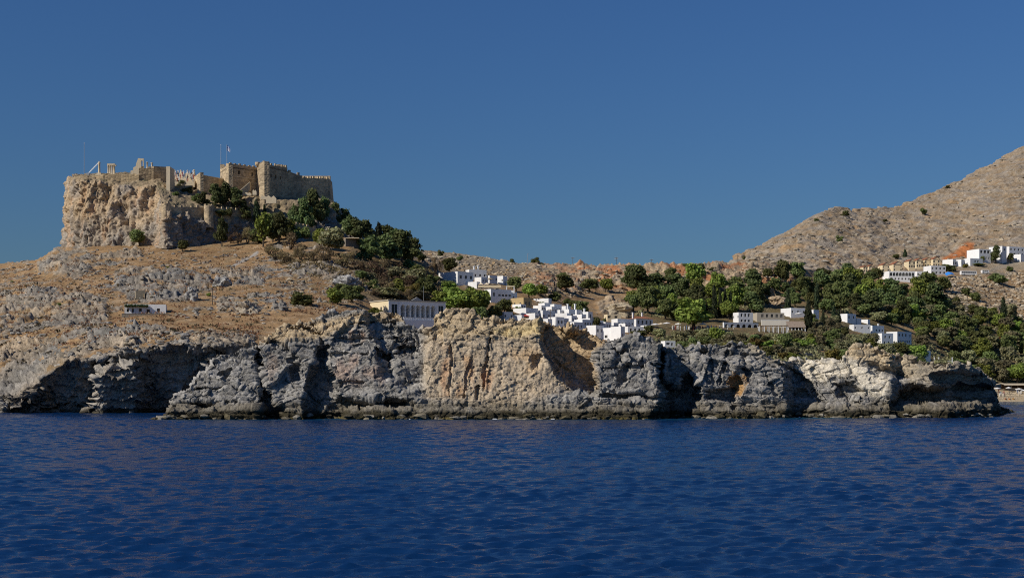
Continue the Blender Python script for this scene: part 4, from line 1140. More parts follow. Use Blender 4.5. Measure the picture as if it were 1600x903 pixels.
# cream gabled terraces with tiled roofs
TN = ['leftmost', 'second', 'third', 'last']
for k, (xa, xb, yt, yb) in enumerate([(1348, 1356, 417, 425), (1357, 1366, 416, 425), (1378, 1390, 414, 424.5), (1395, 1410, 413, 424)]):
    house('terrace_house', f'{TN[k]} from the left of four cream gabled houses above the arcaded hotel', xa, xa + 1, xb, yt, yb, Y=mountain_pt(xa + 3, yb - 1).y - 6, yaw=8, Dm=9, mat=CREAM, roof='gable', group=GT, front=row(2, .68, 1.0, 1.2) + row(2, .22, 1.2, 1.5))
for k, (xa, xb, yt, yb) in enumerate([(1419, 1430.5, 408, 418.5), (1431, 1443, 407, 418), (1444, 1456, 406, 417.5), (1457, 1469, 405, 417)]):
    house('terrace_house', f'{TN[k]} from the left of four cream gabled houses left of the red earth cutting', xa, xa + 1, xb, yt, yb, Y=mountain_pt(xa + 3, yb - 1).y - 6, yaw=8, Dm=9, mat=CREAM, roof='gable', group=GT, front=row(2, .7, 1.4, 1.6) + row(3, .24, 1.3, 1.8))

# ------------------------------------------------------------------ arcaded school building
def school():
    g = ground(607, 498); s = g.y / F; th = R(33)
    root = empty('school', g, th)
    W = (693.5 - 607) * s / math.cos(th); H = (498 - 469.5) * s; D = (607 - 573) * s / math.sin(th)
    f = lambda px: (px - 607) / 86.5 * W
    ptf = lambda u, z, d: (u, d, z)
    ops = []
    for k in range(7):
        c = f(628 + k * 7.6 + 1.0); ops.append((c - 0.80, c + 0.80, 0.5, H - 1.15, 'A'))
    wins = [(f(611.5), f(620.5), H * .18, H * .82, 'w'), (f(682.5), f(690.5), H * .18, H * .82, 'w')]
    mb = MB(); facade(mb, W, -5, H, ops + wins, ptf, 0.3)
    mb.quad((W, 0, -5), (W, D, -5), (W, D, H), (W, 0, H)); mb.quad((W, D, -5), (0, D, -5), (0, D, H), (W, D, H))
    mb.build('facade_wall', WHITE, root)
    lb = MB(); ptl = lambda u, z, d: (d, u, z)
    lops = [(D * .35, D * .35 + 1.2, 1.2, 4.2, 'w'), (D * .75, D * .75 + 1.2, 1.2, 4.2, 'w')]
    facade(lb, D, -5, H, lops, ptl)
    lb.f = [tuple(reversed(q)) for q in lb.f]
    lb.build('side_wall', CREAM, root)['label'] = 'cream sunlit side wall'
    add_openings(root, wins, ptf, 0, WHITE); add_openings(root, lops, ptl, -math.pi / 2, FRAMEM)
    r = MB(); r.box(-0.25, W + 0.25, -0.25, D + 0.2, H, H + 0.35); r.build('roof', BEIGE, root)
    b = MB(); b.box(f(624) + .2, f(680), 2.42, 2.6, 0, H - .4); b.build('loggia_wall', DARKIN, root)  # back wall painted near-black for the loggia's shade
    for k in range(7):
        c = f(629 + k * 7.6); d = MB(); d.box(c - .45, c + .45, 2.30, 2.41, 0.6, H - 2.2); d.build('door', WOODB, root)
    for k in range(8):
        c = f(625.2 + k * 7.6); d = MB(); d.lathe((c, -0.12, 0.5), [(.16, 0), (.16, .2), (.10, .25), (.09, H - 3.0), (.16, H - 2.8), (.16, H - 2.65)], 10); d.build('column', WHITE, root, True)
    for a, c in ((607.2, 609), (622.5, 624.3), (679.5, 681.2), (691.8, 693.4)):
        d = MB(); d.box(f(a), f(c), -0.12, -0.003, -.2, H - 0.02); d.build('pilaster', WHITE, root)
    pd = MB(); c = f(650); pd.v = [(c - 2.2, 0, H + .35), (c + 2.2, 0, H + .35), (c, 0, H + 1.5), (c - 2.2, .5, H + .35), (c + 2.2, .5, H + .35), (c, .5, H + 1.5)]
    pd.f = [(0, 1, 2), (5, 4, 3), (0, 2, 5, 3), (1, 4, 5, 2), (0, 3, 4, 1)]; pd.build('pediment', GREYW, root)
    fp = MB(); fp.tube((f(662), 1, H), (f(662), 1, H + 5.5), .06, .04); fp.build('flagpole', METAL, root)
    tb = MB(); tb.box(f(622), f(684), -3.2, -0.3, -9, -0.35); t = tb.build('terrace', WHITE, root)
    for k in range(24):
        c = f(623) + (f(683) - f(623)) * k / 23; d = MB(); d.box(c - .1, c + .1, -3.1, -2.95, -0.35, .5); d.build('baluster', WHITE, t)
    rl = MB(); rl.box(f(622.5), f(683.5), -3.15, -2.9, .5, .62); rl.build('rail', WHITE, t)
    tag(root, 'white school building with seven-arched arcade above the headland', 'school')
school()

# ------------------------------------------------------------------ lone cottage on the hill
def cottage():
    root, W, D, H = house('cottage', 'lone white cottage with vine pergola on the dry field', 186, 194.5, 256, 475, 493, yaw=12, front=[(.08, .45, .7, 1.0, 'w'), (.20, .45, .6, 1.1, 'w'), (.38, .5, .9, .9, 'w'), (.575, .5, .9, 2.0, 'd'), (.82, .52, .9, .9, 'w')], par=.2, frame=WOODB)
    pg = MB(); pg.box(.1, W * .55, -0.8, -0.05, H * .78, H * .80)
    for k in range(4):
        pg.tube((.2 + k * W * .17, -.75, -1), (.2 + k * W * .17, -.75, H * .78), .07)
    pg.build('pergola', WOODP, root)
    rs = random.Random(5); vn = MB()
    for k in range(1100):
        x, y, z = rs.uniform(.0, W * .57), rs.uniform(-1.0, .1), H * .84 + rs.gauss(0, .22)
        a = rs.uniform(0, 6.28); q = .16; t = rs.uniform(-.6, .6)
        vn.quad((x, y, z), (x + q * math.cos(a), y + q * math.sin(a), z + q * t), (x + q * math.cos(a) - q * math.sin(a), y + q * math.sin(a) + q * math.cos(a), z + q), (x - q * math.sin(a), y + q * math.cos(a), z + q * .5))
    vn.build('vine', None, root).data.materials.append(bpy.data.materials.get('leaf_green') or plain('leaf_green', (0.05, 0.10, 0.02), .7, .3, 2))
    wl_ = MB(); g = root.location
    wr = empty('garden_wall', P(190, 497, g.y - 3.5), R(6)); s = g.y / F
    wl_.box(0, 72 * s, 0, .5, -3, 1.3); wl_.build('wall', ROUGHW, wr)
    cp = MB(); cp.box(-.05, 72 * s + .05, -.08, .58, 1.3, 1.42); cp.build('coping', ROUGHW, wr)
    tag(wr, 'low brown rubble wall in front of the lone cottage', 'wall')
    # roofless stone hut above
    g = ground(212, 470); s = g.y / F; hr = empty('stone_hut', g, R(18)); hb = MB(); w, h, d = 14 * s, 16 * s, 5
    ops = [(w * .84, w * .99, .04, h * .8, 'x')]
    facade(hb, w, -3, h, [(w * .78, w * .95, .04, h * .75, 'x')], lambda u, z, dd: (u, dd, z), .5)
    hb.quad((0, 0, -3), (0, 0, h), (0, d, h * .9), (0, d, -3)); hb.quad((w, 0, -3), (w, d, -3), (w, d, h * .9), (w, 0, h)); hb.quad((0, d, -3), (0, d, h * .9), (w, d, h * .9), (w, d, -3))
    hb.build('wall', wall_mat('hut_stone', (.33, .28, .2), .3, 2, .1), hr)
    wg = MB(); wg.box(w + .1, w + 9 * s, 1.2, 4, -3, h * .75); wg.build('rear_wing', ROUGHW, hr)
    tag(hr, 'small ruined stone hut on the rocks above the cottage', 'hut')
cottage()
# ------------------------------------------------------------------ castle and ruins on the acropolis
def masonry(name, rgb):
    """weathered ashlar: every stone a little different, broad stains, recessed joints"""
    m, n, l, b = new_mat(name)
    tc = n.new('ShaderNodeTexCoord')
    mp = n.new('ShaderNodeMapping'); mp.inputs['Scale'].default_value = (1.0, 1.0, 1.7)
    l.new(tc.outputs['Object'], mp.inputs[0])
    vo = n.new('ShaderNodeTexVoronoi'); vo.inputs['Scale'].default_value = 0.85; vo.inputs['Randomness'].default_value = 0.6
    st = n.new('ShaderNodeTexNoise'); st.inputs['Scale'].default_value = 0.17; st.inputs['Detail'].default_value = 6; st.inputs['Roughness'].default_value = 0.65
    l.new(mp.outputs[0], vo.inputs['Vector']); l.new(tc.outputs['Object'], st.inputs['Vector'])
    sp = n.new('ShaderNodeSeparateColor'); l.new(vo.outputs['Color'], sp.inputs[0])
    r1 = n.new('ShaderNodeMapRange'); r1.inputs[3].default_value = 0.72; r1.inputs[4].default_value = 1.25; l.new(sp.outputs[0], r1.inputs[0])
    cr = n.new('ShaderNodeValToRGB')
    cr.color_ramp.elements[0].position = 0.32; cr.color_ramp.elements[0].color = (rgb[0] * .62, rgb[1] * .62, rgb[2] * .66, 1)
    cr.color_ramp.elements[1].position = 0.62; cr.color_ramp.elements[1].color = (rgb[0] * 1.12, rgb[1] * 1.1, rgb[2] * 1.05, 1)
    l.new(st.outputs[0], cr.inputs[0])
    mx = n.new('ShaderNodeMix'); mx.data_type = 'RGBA'; mx.blend_type = 'MULTIPLY'; mx.inputs[0].default_value = 1
    l.new(cr.outputs[0], mx.inputs[6]); l.new(r1.outputs[0], mx.inputs[7]); l.new(mx.outputs[2], b.inputs['Base Color'])
    b.inputs['Roughness'].default_value = 0.95; b.inputs['Specular IOR Level'].default_value = 0.1
    bp = n.new('ShaderNodeBump'); bp.inputs['Distance'].default_value = 0.15; bp.invert = True
    l.new(vo.outputs['Distance'], bp.inputs['Height']); l.new(bp.outputs[0], b.inputs['Normal'])
    return m
CASTLE = masonry('castle_sandstone', (0.47, 0.375, 0.25))
MARBLE = wall_mat('pale_limestone', (0.62, 0.52, 0.37), 0.2, 1.2, 0.05)
OLDWALL = masonry('old_masonry', (0.46, 0.355, 0.22))

def zof(py, Y):
    return CAMZ + (HZ - py) / F * Y

def wall_seg(root, A, B, zt, zb, name='wall', thick=2.2, ops=(), merlon=None, mat=None, zt2=None, seed=1):
    """straight masonry wall from A to B (plan px, distance); zt, zt2 = top height at either end; ops = (u, z, w, h, kind)"""
    mat = mat or CASTLE
    a = P(A[0], 600, A[1]); b = P(B[0], 600, B[1])
    a2, b2 = Vector((a.x, a.y)), Vector((b.x, b.y))
    d = (b2 - a2); L = d.length; d /= L
    n = Vector((-d.y, d.x))                   # backwards, away from the viewer
    O = Vector((a.x - root.location.x, a.y - root.location.y))
    zr = root.location.z
    slope = 0.0 if zt2 is None else (zt2 - zt) / L
    def pt(u, z, dep):
        q = O + d * u + n * dep
        return (q.x, q.y, z - zr + (slope * u if z > zt - 0.05 else 0))
    rects = [(u - w / 2, u + w / 2, z - h / 2, z + h / 2, k) for u, z, w, h, k in ops]
    mb = MB()
    facade(mb, L, zb, zt, rects, pt, 0.8)
    mb.quad(pt(0, zb, 0), pt(0, zt, 0), pt(0, zt, thick), pt(0, zb, thick))
    mb.quad(pt(L, zt, 0), pt(L, zb, 0), pt(L, zb, thick), pt(L, zt, thick))
    mb.quad(pt(0, zt, 0), pt(L, zt, 0), pt(L, zt, thick), pt(0, zt, thick))
    mb.quad(pt(L, zb, thick), pt(0, zb, thick), pt(0, zt, thick), pt(L, zt, thick))
    w = mb.build(name, mat, root)
    for u0, u1, za, zb_, k in rects:
        pn = MB(); q = [pt(u0, za, 0.78), pt(u1, za, 0.78), pt(u1, zb_, 0.78), pt(u0, zb_, 0.78)]
        pn.quad(*q); pn.build('window', DARKIN, w)  # near-black sheet painted as the unlit depth of the opening
    if merlon:
        pitch, mw, mh = merlon
        rs = random.Random(seed); k = int(L / pitch)
        for i in range(k):
            if rs.random() < 0.1:
                continue
            u = (i + 0.5) * L / k + rs.uniform(-.1, .1); h = mh * rs.uniform(.7, 1.1); hw = mw / 2 * rs.uniform(.85, 1.1)
            z0 = zt + slope * u - zr
            m = MB(); c = [O + d * (u - hw) + n * .05, O + d * (u + hw) + n * .05, O + d * (u + hw) + n * .75, O + d * (u - hw) + n * .75]
            m.prism([(q.x, q.y) for q in c], z0 - 0.02, z0 + h); m.build('merlon', mat, w)
    return w, L

def castle():
    root = empty('castle', P(400, 306, 652))
    tag(root, 'crenellated sandstone castle with towers on top of the acropolis rock', 'castle')
    pts = {'a': (344, 668), 'b': (357, 650), 'c': (401, 662), 'd': (413, 648), 'e': (449, 664), 'f': (470, 668), 'g': (514, 684), 'h': (516, 712), 'i': (350, 712)}
    zw = zof(270, 655)
    wall_seg(root, pts['a'], pts['b'], zof(265, 668), 84, 'tower_wall', 2, zt2=zof(258, 650), merlon=(2.2, .9, .5), ops=[(3.2, zw - .5, .8, 1.0, 'x')])
    wall_seg(root, pts['b'], pts['c'], zof(258.5, 656), 84, 'tower_wall', 2, ops=[(2.4, zw, .9, 1.3, 'x'), (6.0, zw, 1.1, 1.7, 'x'), (13.6, zw, .9, 1.7, 'x')], merlon=(2.6, 1.0, .55), seed=3)
    wall_seg(root, pts['c'], pts['d'], zof(256, 655), 82, 'tower_wall', 2.4, ops=[(5.5, zof(288, 652), .7, 1.0, 'x')], merlon=(1.9, 1.0, .6), seed=4)
    zc = zof(276, 655)
    wall_seg(root, pts['d'], pts['e'], zof(258, 650), 80, 'curtain_wall', 2.4, zt2=zof(262, 664), ops=[(2.0, zc, .8, 1.5, 'x'), (5.2, zc, .9, 1.5, 'x'), (8.8, zc, 1.0, 1.7, 'x'), (12.6, zc, .9, 1.5, 'x')], merlon=(1.55, .9, 1.0), seed=5)
    wall_seg(root, pts['e'], pts['f'], zof(268.5, 664), 80, 'curtain_wall', 2.4, zt2=zof(275, 668), merlon=(2.2, 1.3, 1.3), seed=6)
    wall_seg(root, pts['f'], pts['g'], zof(278, 668), 78, 'curtain_wall', 2.4, zt2=zof(279.5, 684), merlon=(1.6, .95, 1.1), seed=7)
    # battered buttress of the right corner, rear walls and roof
    g = P(*[514, 279, 684]) - root.location; bt = MB()
    zb_ = 74 - root.location.z
    bt.v = [(g.x - 2, g.y, g.z), (g.x, g.y, g.z), (g.x, g.y + 12, g.z), (g.x - 2, g.y + 12, g.z), (g.x - 2, g.y - .3, zb_), (g.x + 2.6, g.y - .3, zb_), (g.x + 2.6, g.y + 14, zb_), (g.x - 2, g.y + 14, zb_)]
    bt.f = [(0, 1, 2, 3), (4, 5, 1, 0), (5, 6, 2, 1), (6, 7, 3, 2), (7, 4, 0, 3)]
    bt.build('buttress', CASTLE, root)
    wall_seg(root, pts['i'], pts['h'], zof(275, 712), 84, 'rear_wall', 2.0)
    wall_seg(root, pts['i'], pts['a'], zof(268, 690), 84, 'rear_wall', 2.0)
    rf = MB(); q = [P(*p_, 0) if False else P(p_[0], 600, p_[1]) - root.location for p_ in (pts['b'], pts['c'], pts['d'], pts['e'], pts['h'], pts['i'], pts['a'])]
    rf.prism([(v.x, v.y) for v in q], zof(264, 660) - root.location.z - 1.0, zof(264, 660) - root.location.z - .4); rf.build('roof', CASTLE, root)
    # bartizan at the head of the lit tower face
    b_ = P(403, 262, 660) - root.location; bz = MB(); bz.lathe((b_.x, b_.y - .6, b_.z), [(.3, 0), (1.1, .8), (1.25, 1.0), (1.25, 2.3), (1.1, 2.4)], 10); bz.build('bartizan', CASTLE, root)
    # string course under the tower windows
    a, c = P(357, 274.5, 650), P(401, 274.5, 662); sc = MB(); v = (c - a); v.z = 0; L = v.length; v /= L; n = Vector((-v.y, v.x, 0))
    a = a - root.location
    pp = [a - n * .14, a + v * L - n * .14, a + v * L - n * .003, a - n * .003]
    sc.prism([(w.x, w.y) for w in pp], a.z - .15, a.z + .15); sc.build('string_course', MARBLE, root)
    # outside stair climbing the tower
    st = MB(); A, B = P(371, 301, 646), P(391, 284, 652)
    for k in range(26):
        t = k / 26; q = A.lerp(B, t) - root.location; q2 = A.lerp(B, t + 1 / 26) - root.location
        st.box(q.x, q2.x + .02, q.y - .9, q.y + .9, q.z - 4, q.z)
    s_ = st.build('stair', MARBLE, root)
    # ruined lit walls at the tower foot
    for k, (x, y, w, h) in enumerate([(388, 306, 10, 5), (398, 305, 6, 8), (424, 318, 16, 12), (412, 312, 8, 6)]):
        g = P(x, y, 643) - root.location; m = MB(); ww = w * .29
        rs = random.Random(k); prof = [(-ww / 2, 0), (ww / 2, 0), (ww / 2, h * .18), (ww / 4, h * .29), (0, h * .22), (-ww / 4, h * .3), (-ww / 2, h * .24)]
        n0 = len(prof); m.v = [(g.x + x_, g.y - .6, g.z + z_) for x_, z_ in prof] + [(g.x + x_, g.y + .8, g.z + z_) for x_, z_ in prof]
        m.f = [tuple(range(n0)), tuple(range(2 * n0 - 1, n0 - 1, -1))] + [((i + 1) % n0, i, n0 + i, n0 + (i + 1) % n0) for i in range(n0)]
        m.build('ruined_wall', MARBLE, root)
castle()

def left_bastion():
    root = empty('bastion', P(313, 298, 646))
    tag(root, 'sloping bastion wall left of the castle tower behind dark pines', 'wall')
    wall_seg(root, (302, 664), (313, 648), zof(273, 655), 88, 'end_wall', 1.5)
    wall_seg(root, (313, 648), (349, 660), zof(274, 648), 86, 'wall', 2, zt2=zof(280.5, 660))
    cp = MB(); a, b = P(313, 274, 648) - root.location, P(349, 280.5, 660) - root.location
    cp.v = [(a.x, a.y - .15, a.z), (b.x, b.y - .15, b.z), (b.x, b.y + 2.2, b.z), (a.x, a.y + 2.2, a.z), (a.x, a.y - .15, a.z + .35), (b.x, b.y - .15, b.z + .35), (b.x, b.y + 2.2, b.z + .35), (a.x, a.y + 2.2, a.z + .35)]
    cp.f = [(0, 1, 5, 4), (4, 5, 6, 7), (1, 2, 6, 5), (3, 0, 4, 7), (2, 3, 7, 6), (3, 2, 1, 0)]
    cp.build('coping', MARBLE, root)
left_bastion()

def round_tower(root, px, py_t, py_b, Y, r, merlons=6, name='round_tower'):
    c = P(px, 600, Y) - root.location; z0 = zof(py_b, Y) - root.location.z - 3; z1 = zof(py_t, Y) - root.location.z
    m = MB(); m.lathe((c.x, c.y, 0), [(r * 1.12, z0), (r, z0 + 3), (r, z1), (r * .7, z1), (r * .7, z1 - .3)], 20)
    t = m.build(name, CASTLE, root, False)
    for k in range(merlons):
        a = 2 * math.pi * (k + .5) / merlons; q = MB()
        q.box(-.4, .4, -.25, .25, 0, .9); o = q.build('merlon', CASTLE, t)
        o.location = (c.x + .86 * r * math.cos(a), c.y + .86 * r * math.sin(a), z1 - .02); o.rotation_euler = (0, 0, a + math.pi / 2)
    return t

def curtain():
    root = empty('curtain_wall', P(300, 345, 624))
    tag(root, 'lower crenellated curtain wall with round towers below the castle', 'wall')
    mer = (2.45, 1.15, .95)
    round_tower(root, 258.5, 319, 340, 614.5, 1.8, 6)
    wall_seg(root, (262, 615), (322, 628.5), zof(323, 615), 72, 'wall', 1.6, merlon=mer, seed=11, zt2=zof(324.5, 628.5))
    round_tower(root, 326, 322.5, 346, 627, 2.1, 7)
    wall_seg(root, (330, 629), (396, 646), zof(325, 629), 72, 'wall', 1.6, merlon=mer, seed=12, zt2=zof(330, 646))
    r2 = empty('curtain_wall', P(478, 356, 628))
    tag(r2, 'short crenellated wall half hidden by trees right of the bright pine', 'wall')
    wall_seg(r2, (462, 626), (495, 634), zof(349.5, 626), 70, 'wall', 1.4, merlon=(1.9, 1.0, .9), seed=13, zt2=zof(357, 634))
    r3 = empty('retaining_wall', ground(550, 386))
    tag(r3, 'shaded retaining wall under the slope pines', 'wall')
    Yr = r3.location.y
    wall_seg(r3, (540, Yr - 2), (563, Yr + 3), zof(373, Yr), zof(395, Yr), 'wall', 1.4, mat=ROUGHW)
    cp = MB(); a, b = P(540, 372.4, Yr - 2) - r3.location, P(563, 373.2, Yr + 3) - r3.location
    cp.box(a.x, b.x, a.y - .2, b.y + 1, a.z, a.z + .3); cp.build('coping', MARBLE, r3)
curtain()

def ruins():
    # edge walls along the rim
    r = empty('rim_wall', P(170, 284, 646)); tag(r, 'long low masonry wall along the left rim of the acropolis', 'wall')
    wall_seg(r, (118, 654), (161, 645), zof(275.5, 650), 95, 'wall', 1.2, mat=OLDWALL)
    wall_seg(r, (161, 645), (217, 647), zof(272.5, 646), 95, 'wall', 1.4, mat=OLDWALL, merlon=(3.4, 1.6, .35), seed=20)
    r = empty('ruin_wall', P(240, 285, 648)); tag(r, 'tall tan ruin wall right of the temple arch', 'wall')
    wall_seg(r, (217, 648), (240, 650), zof(262.5, 648), 90, 'wall', 1.6, mat=OLDWALL, merlon=(2.6, 1.4, .8), seed=21)
    wall_seg(r, (240, 650), (261, 654), zof(260, 650), 90, 'wall', 1.6, mat=OLDWALL, zt2=zof(261, 654))
    p_ = P(263, 304, 640) - r.location; m = MB(); m.box(p_.x - .95, p_.x + .75, p_.y, p_.y + 9, p_.z - 3, p_.z + (304 - 260.5) * .292); m.build('buttress', MARBLE, r)
    # temple ruin with arch: stepped flank rising to a pier with an arch
    r = empty('temple_ruin', P(216, 274, 652)); tag(r, 'pale temple ruin with stepped flank and open arch on the skyline', 'ruin')
    s = 652 / F
    fl = MB(); prof = [(204, 274), (204, 267), (208, 266), (208, 262), (212, 260), (213, 255), (215, 250), (215.5, 247.5), (219, 247.5), (219, 274)]
    n0 = len(prof); Yf = 652
    vv = [P(x, y, Yf) - r.location for x, y in prof]
    fl.v = [tuple(v) for v in vv] + [(v.x, v.y + 1.5, v.z) for v in vv]
    fl.f = [tuple(range(n0))[::-1], tuple(range(n0, 2 * n0))] + [(i, (i + 1) % n0, n0 + (i + 1) % n0, n0 + i) for i in range(n0)]
    fl.build('stepped_flank', MARBLE, r)
    a = P(219.02, 274, Yf) - r.location; ar = MB(); Wd = 5.5 * s
    facade(ar, Wd, 0, 26 * s, [(0.35, Wd - .45, .04, 23 * s, 'a')], lambda u, z, d: (a.x + u, a.y + d, a.z + z), .9)
    ar.quad((a.x, a.y, a.z + 26 * s), (a.x + Wd, a.y, a.z + 26 * s), (a.x + Wd, a.y + .9, a.z + 26 * s), (a.x, a.y + .9, a.z + 26 * s))
    ar.quad((a.x + Wd, a.y, a.z), (a.x + Wd, a.y + .9, a.z), (a.x + Wd, a.y + .9, a.z + 26 * s), (a.x + Wd, a.y, a.z + 26 * s))
    ar.build('arch', MARBLE, r)
    def column(parent, px, pyb, pyt, Y, rad):
        c = P(px, pyb, Y) - parent.location; h = (pyb - pyt) * Y / F; m = MB()
        m.lathe((c.x, c.y, c.z), [(rad * 1.4, -.6), (rad * 1.4, .15), (rad, .25), (rad * .84, h - .5), (rad * 1.25, h - .25), (rad * 1.3, h)], 12)
        m.build('column', MARBLE, parent, True)
    for k, (x, yt, wd) in enumerate([(230, 253.5, 'slim stone column just right of the temple arch'), (237.3, 254.5, 'slim stone column standing over the tall tan ruin wall')]):
        c = empty('stone_column', P(x, 263, 653)); tag(c, wd, 'column', 'broken columns on the skyline'); column(c, x, 263, yt, 653, .42)
    # four columns with a beam
    r = empty('temple_colonnade', P(174, 274, 652)); tag(r, 'four temple columns under one stone beam at the left skyline', 'ruin')
    for x in (169.3, 172.4, 175.6, 178.6):
        column(r, x, 274, 258.3, 650 if x < 177 else 653, .42)
    e = P(167.8, 258.3, 650) - r.location; m = MB(); m.box(e.x, e.x + 12 * s, e.y - .5, e.y + .6, e.z, e.z + .65); m.build('beam', MARBLE, r)
    m = MB(); m.box(e.x + .2, e.x + 11 * s, e.y + 2.6, e.y + 3.4, e.z, e.z + .6); m.build('beam', MARBLE, r)
    for x in (170.5, 177):
        column(r, x, 274, 258.4, 653.2, .42)
    # single tall column on a plinth with restoration hoist
    r = empty('monument_column', P(155, 276, 651)); tag(r, 'single pale column on a plinth near the left skyline mast', 'column')
    pl = P(155, 276, 651) - r.location; m = MB(); m.box(-1.5, 1.5, -1.1, 1.1, -1, .9); m.box(-1.0, 1.0, -.8, .8, .9, 1.6); m.build('plinth', MARBLE, r)
    m = MB(); m.lathe((0, 0, 1.6), [(.62, 0), (.55, .2), (.46, 4.2), (.62, 4.5), (.62, 4.8), (.3, 5.0), (.25, 5.4)], 12); m.build('shaft', MARBLE, r, True)
    h = empty('hoist', P(138, 271, 653)); tag(h, 'slanted lattice hoist leaning against the single column', 'crane')
    A, B = Vector((0, 0, 0)), P(153.6, 255, 652) - h.location; m = MB()
    off = Vector((0.12, 0, .3))
    m.tube(A - off, B - off, .07, n=5); m.tube(A + off, B + off, .07, n=5)
    for k in range(9):
        q = A.lerp(B, k / 9); q2 = A.lerp(B, (k + 1) / 9); m.tube(q - off, q2 + off, .045, n=4)
    m.build('jib', METAL, h); m = MB(); m.box(-.7, .5, -.6, .6, -2.5, .15); m.build('base', METAL, h)
    # boulders at the rim
    # masts and flag
    for px_, yt, yb, Y, lb in ((131.6, 224, 275, 660, 'tall thin mast at the left end of the acropolis'), (345.2, 227, 266, 676, 'bare flagpole behind the castle tower, left of the flag')):
        r = empty('mast', P(px_, yb, Y)); tag(r, lb, 'mast'); m = MB(); hh = (yb - yt) * Y / F
        m.tube((0, 0, -4), (0, 0, hh), .14, .09, 8); m.build('pole', METAL, r); m = MB(); m.lathe((0, 0, hh), [(.05, 0), (.16, .1), (.1, .25)], 8); m.build('finial', METAL, r)
    r = empty('flagpole', P(354.5, 262, 672)); tag(r, 'flagpole with blue and white striped flag above the castle tower', 'flagpole')
    hh = 36 * 672 / F; m = MB(); m.tube((0, 0, -5), (0, 0, hh), .13, .08, 8); m.build('pole', METAL, r)
    blue = plain('flag_blue', (.03, .12, .42), .8, .05); wht = plain('flag_white', (.75, .75, .74), .8, .05)
    fl_ = None
    for k in range(9):       # nine stripes hanging in a limp fold
        m = MB(); z1 = hh - .3 - k * .28; z0 = z1 - .28
        xs = [(.1, 0), (.5, .18), (.9, -.1), (1.25, .12), (1.5, 0)]
        for (xa, ya), (xb, yb) in zip(xs[:-1], xs[1:]):
            da, db = xa * .85, xb * .85
            m.quad((xa, ya, z0 - da), (xb, yb, z0 - db), (xb, yb, z1 - db), (xa, ya, z1 - da))
        m.build('flag_stripe', blue if k % 2 == 0 else wht, r)
    m = MB(); m.quad((.11, -.03, hh - 1.75), (.5, .15, hh - 2.1), (.5, .15, hh - .7), (.11, -.03, hh - .35)); m.build('flag_canton', blue, r)
    m = MB(); m.quad((.12, -.06, hh - 1.2), (.5, .12, hh - 1.5), (.5, .12, hh - 1.25), (.12, -.06, hh - .95)); m.build('flag_cross', wht, r)
    # broad stair up to the temple with the visitors on it
    r = empty('grand_stair', P(288, 284, 660)); tag(r, 'broad stone stairway crowded with visitors between ruin wall and bastion', 'stairway')
    for k in range(12):
        a, b = P(266, 284 - k * 1.2, 655 + k * 2.0) - r.location, P(304, 284 - k * 1.2, 655 + k * 2.0) - r.location
        m = MB(); m.box(a.x, b.x, a.y, a.y + 2.2, a.z - 2.5, a.z); m.build('step', MARBLE, r)
    for k in range(4):
        x = 272 + k * 10.5; c = empty('stone_column', P(x, 270, 680)); tag(c, 'short broken column among the visitors on the stair terrace', 'column', 'broken columns on the stair terrace'); column(c, x, 270, 265.5 + (k * 37 % 3) * .5, 680, .35)
    tw = empty('terrace_wall', P(278, 292, 646)); tag(tw, 'low terrace wall below the bush on the acropolis stair', 'wall')
    wall_seg(tw, (266, 650), (300, 648), zof(290, 648), 84, 'wall', 1.5, mat=OLDWALL)
ruins()

def person_geo(m, o, h, rs):
    """one small standing figure: legs, tapering torso, arms and head"""
    x, y, z = o; w = h * .12; a = rs.uniform(0, 3.1); ca, sa = math.cos(a), math.sin(a)
    for sgn in (-1, 1):
        m.tube((x + sgn * w * .45 * ca, y + sgn * w * .45 * sa, z - .3), (x + sgn * w * .4 * ca, y + sgn * w * .4 * sa, z + h * .48), h * .045, h * .06, 5)
        m.tube((x + sgn * w * 1.05 * ca, y + sgn * w * 1.05 * sa, z + h * .8), (x + sgn * w * 1.25 * ca, y + sgn * w * 1.25 * sa, z + h * .42), h * .035, h * .025, 5)
    m.lathe((x, y, z + h * .46), [(h * .09, 0), (h * .085, h * .12), (h * .115, h * .33), (h * .05, h * .38), (h * .035, h * .42), (h * .06, h * .46), (h * .06, h * .52), (h * .02, h * .55)], 7)

CLOTH = [plain('pale_clothes', (.68, .66, .62), .9, .1), plain('blue_clothes', (.12, .18, .3), .9, .1), plain('red_clothes', (.4, .1, .08), .9, .1), plain('dark_clothes', (.06, .06, .07), .9, .1)]
def crowd(name, label, spots, seed):
    rs = random.Random(seed); m = MB(); mats = []
    for q in spots:
        n0 = len(m.f); person_geo(m, q, rs.uniform(1.55, 1.85), rs); k = rs.choice([0, 0, 0, 1, 2, 3]); mats += [k] * (len(m.f) - n0)
    o = m.build(name, None)
    for c in CLOTH: o.data.materials.append(c)
    o.data.polygons.foreach_set('material_index', mats)
    tag(o, label, 'crowd', kind='stuff')
rs = random.Random(2); sp = []
for k in range(60):
    t = rs.random(); sp.append(P(rs.uniform(268, 303), 284 - t * 13.0, 655 + t * 22.0) + Vector((0, 0, .05)))
for k in range(26):
    q = P(rs.uniform(230, 262), 262, 655); q.z = zof(261.8, 653); sp.append(q)
crowd('visitors', 'crowd of tiny visitors on the acropolis stair', sp[:60], 3)
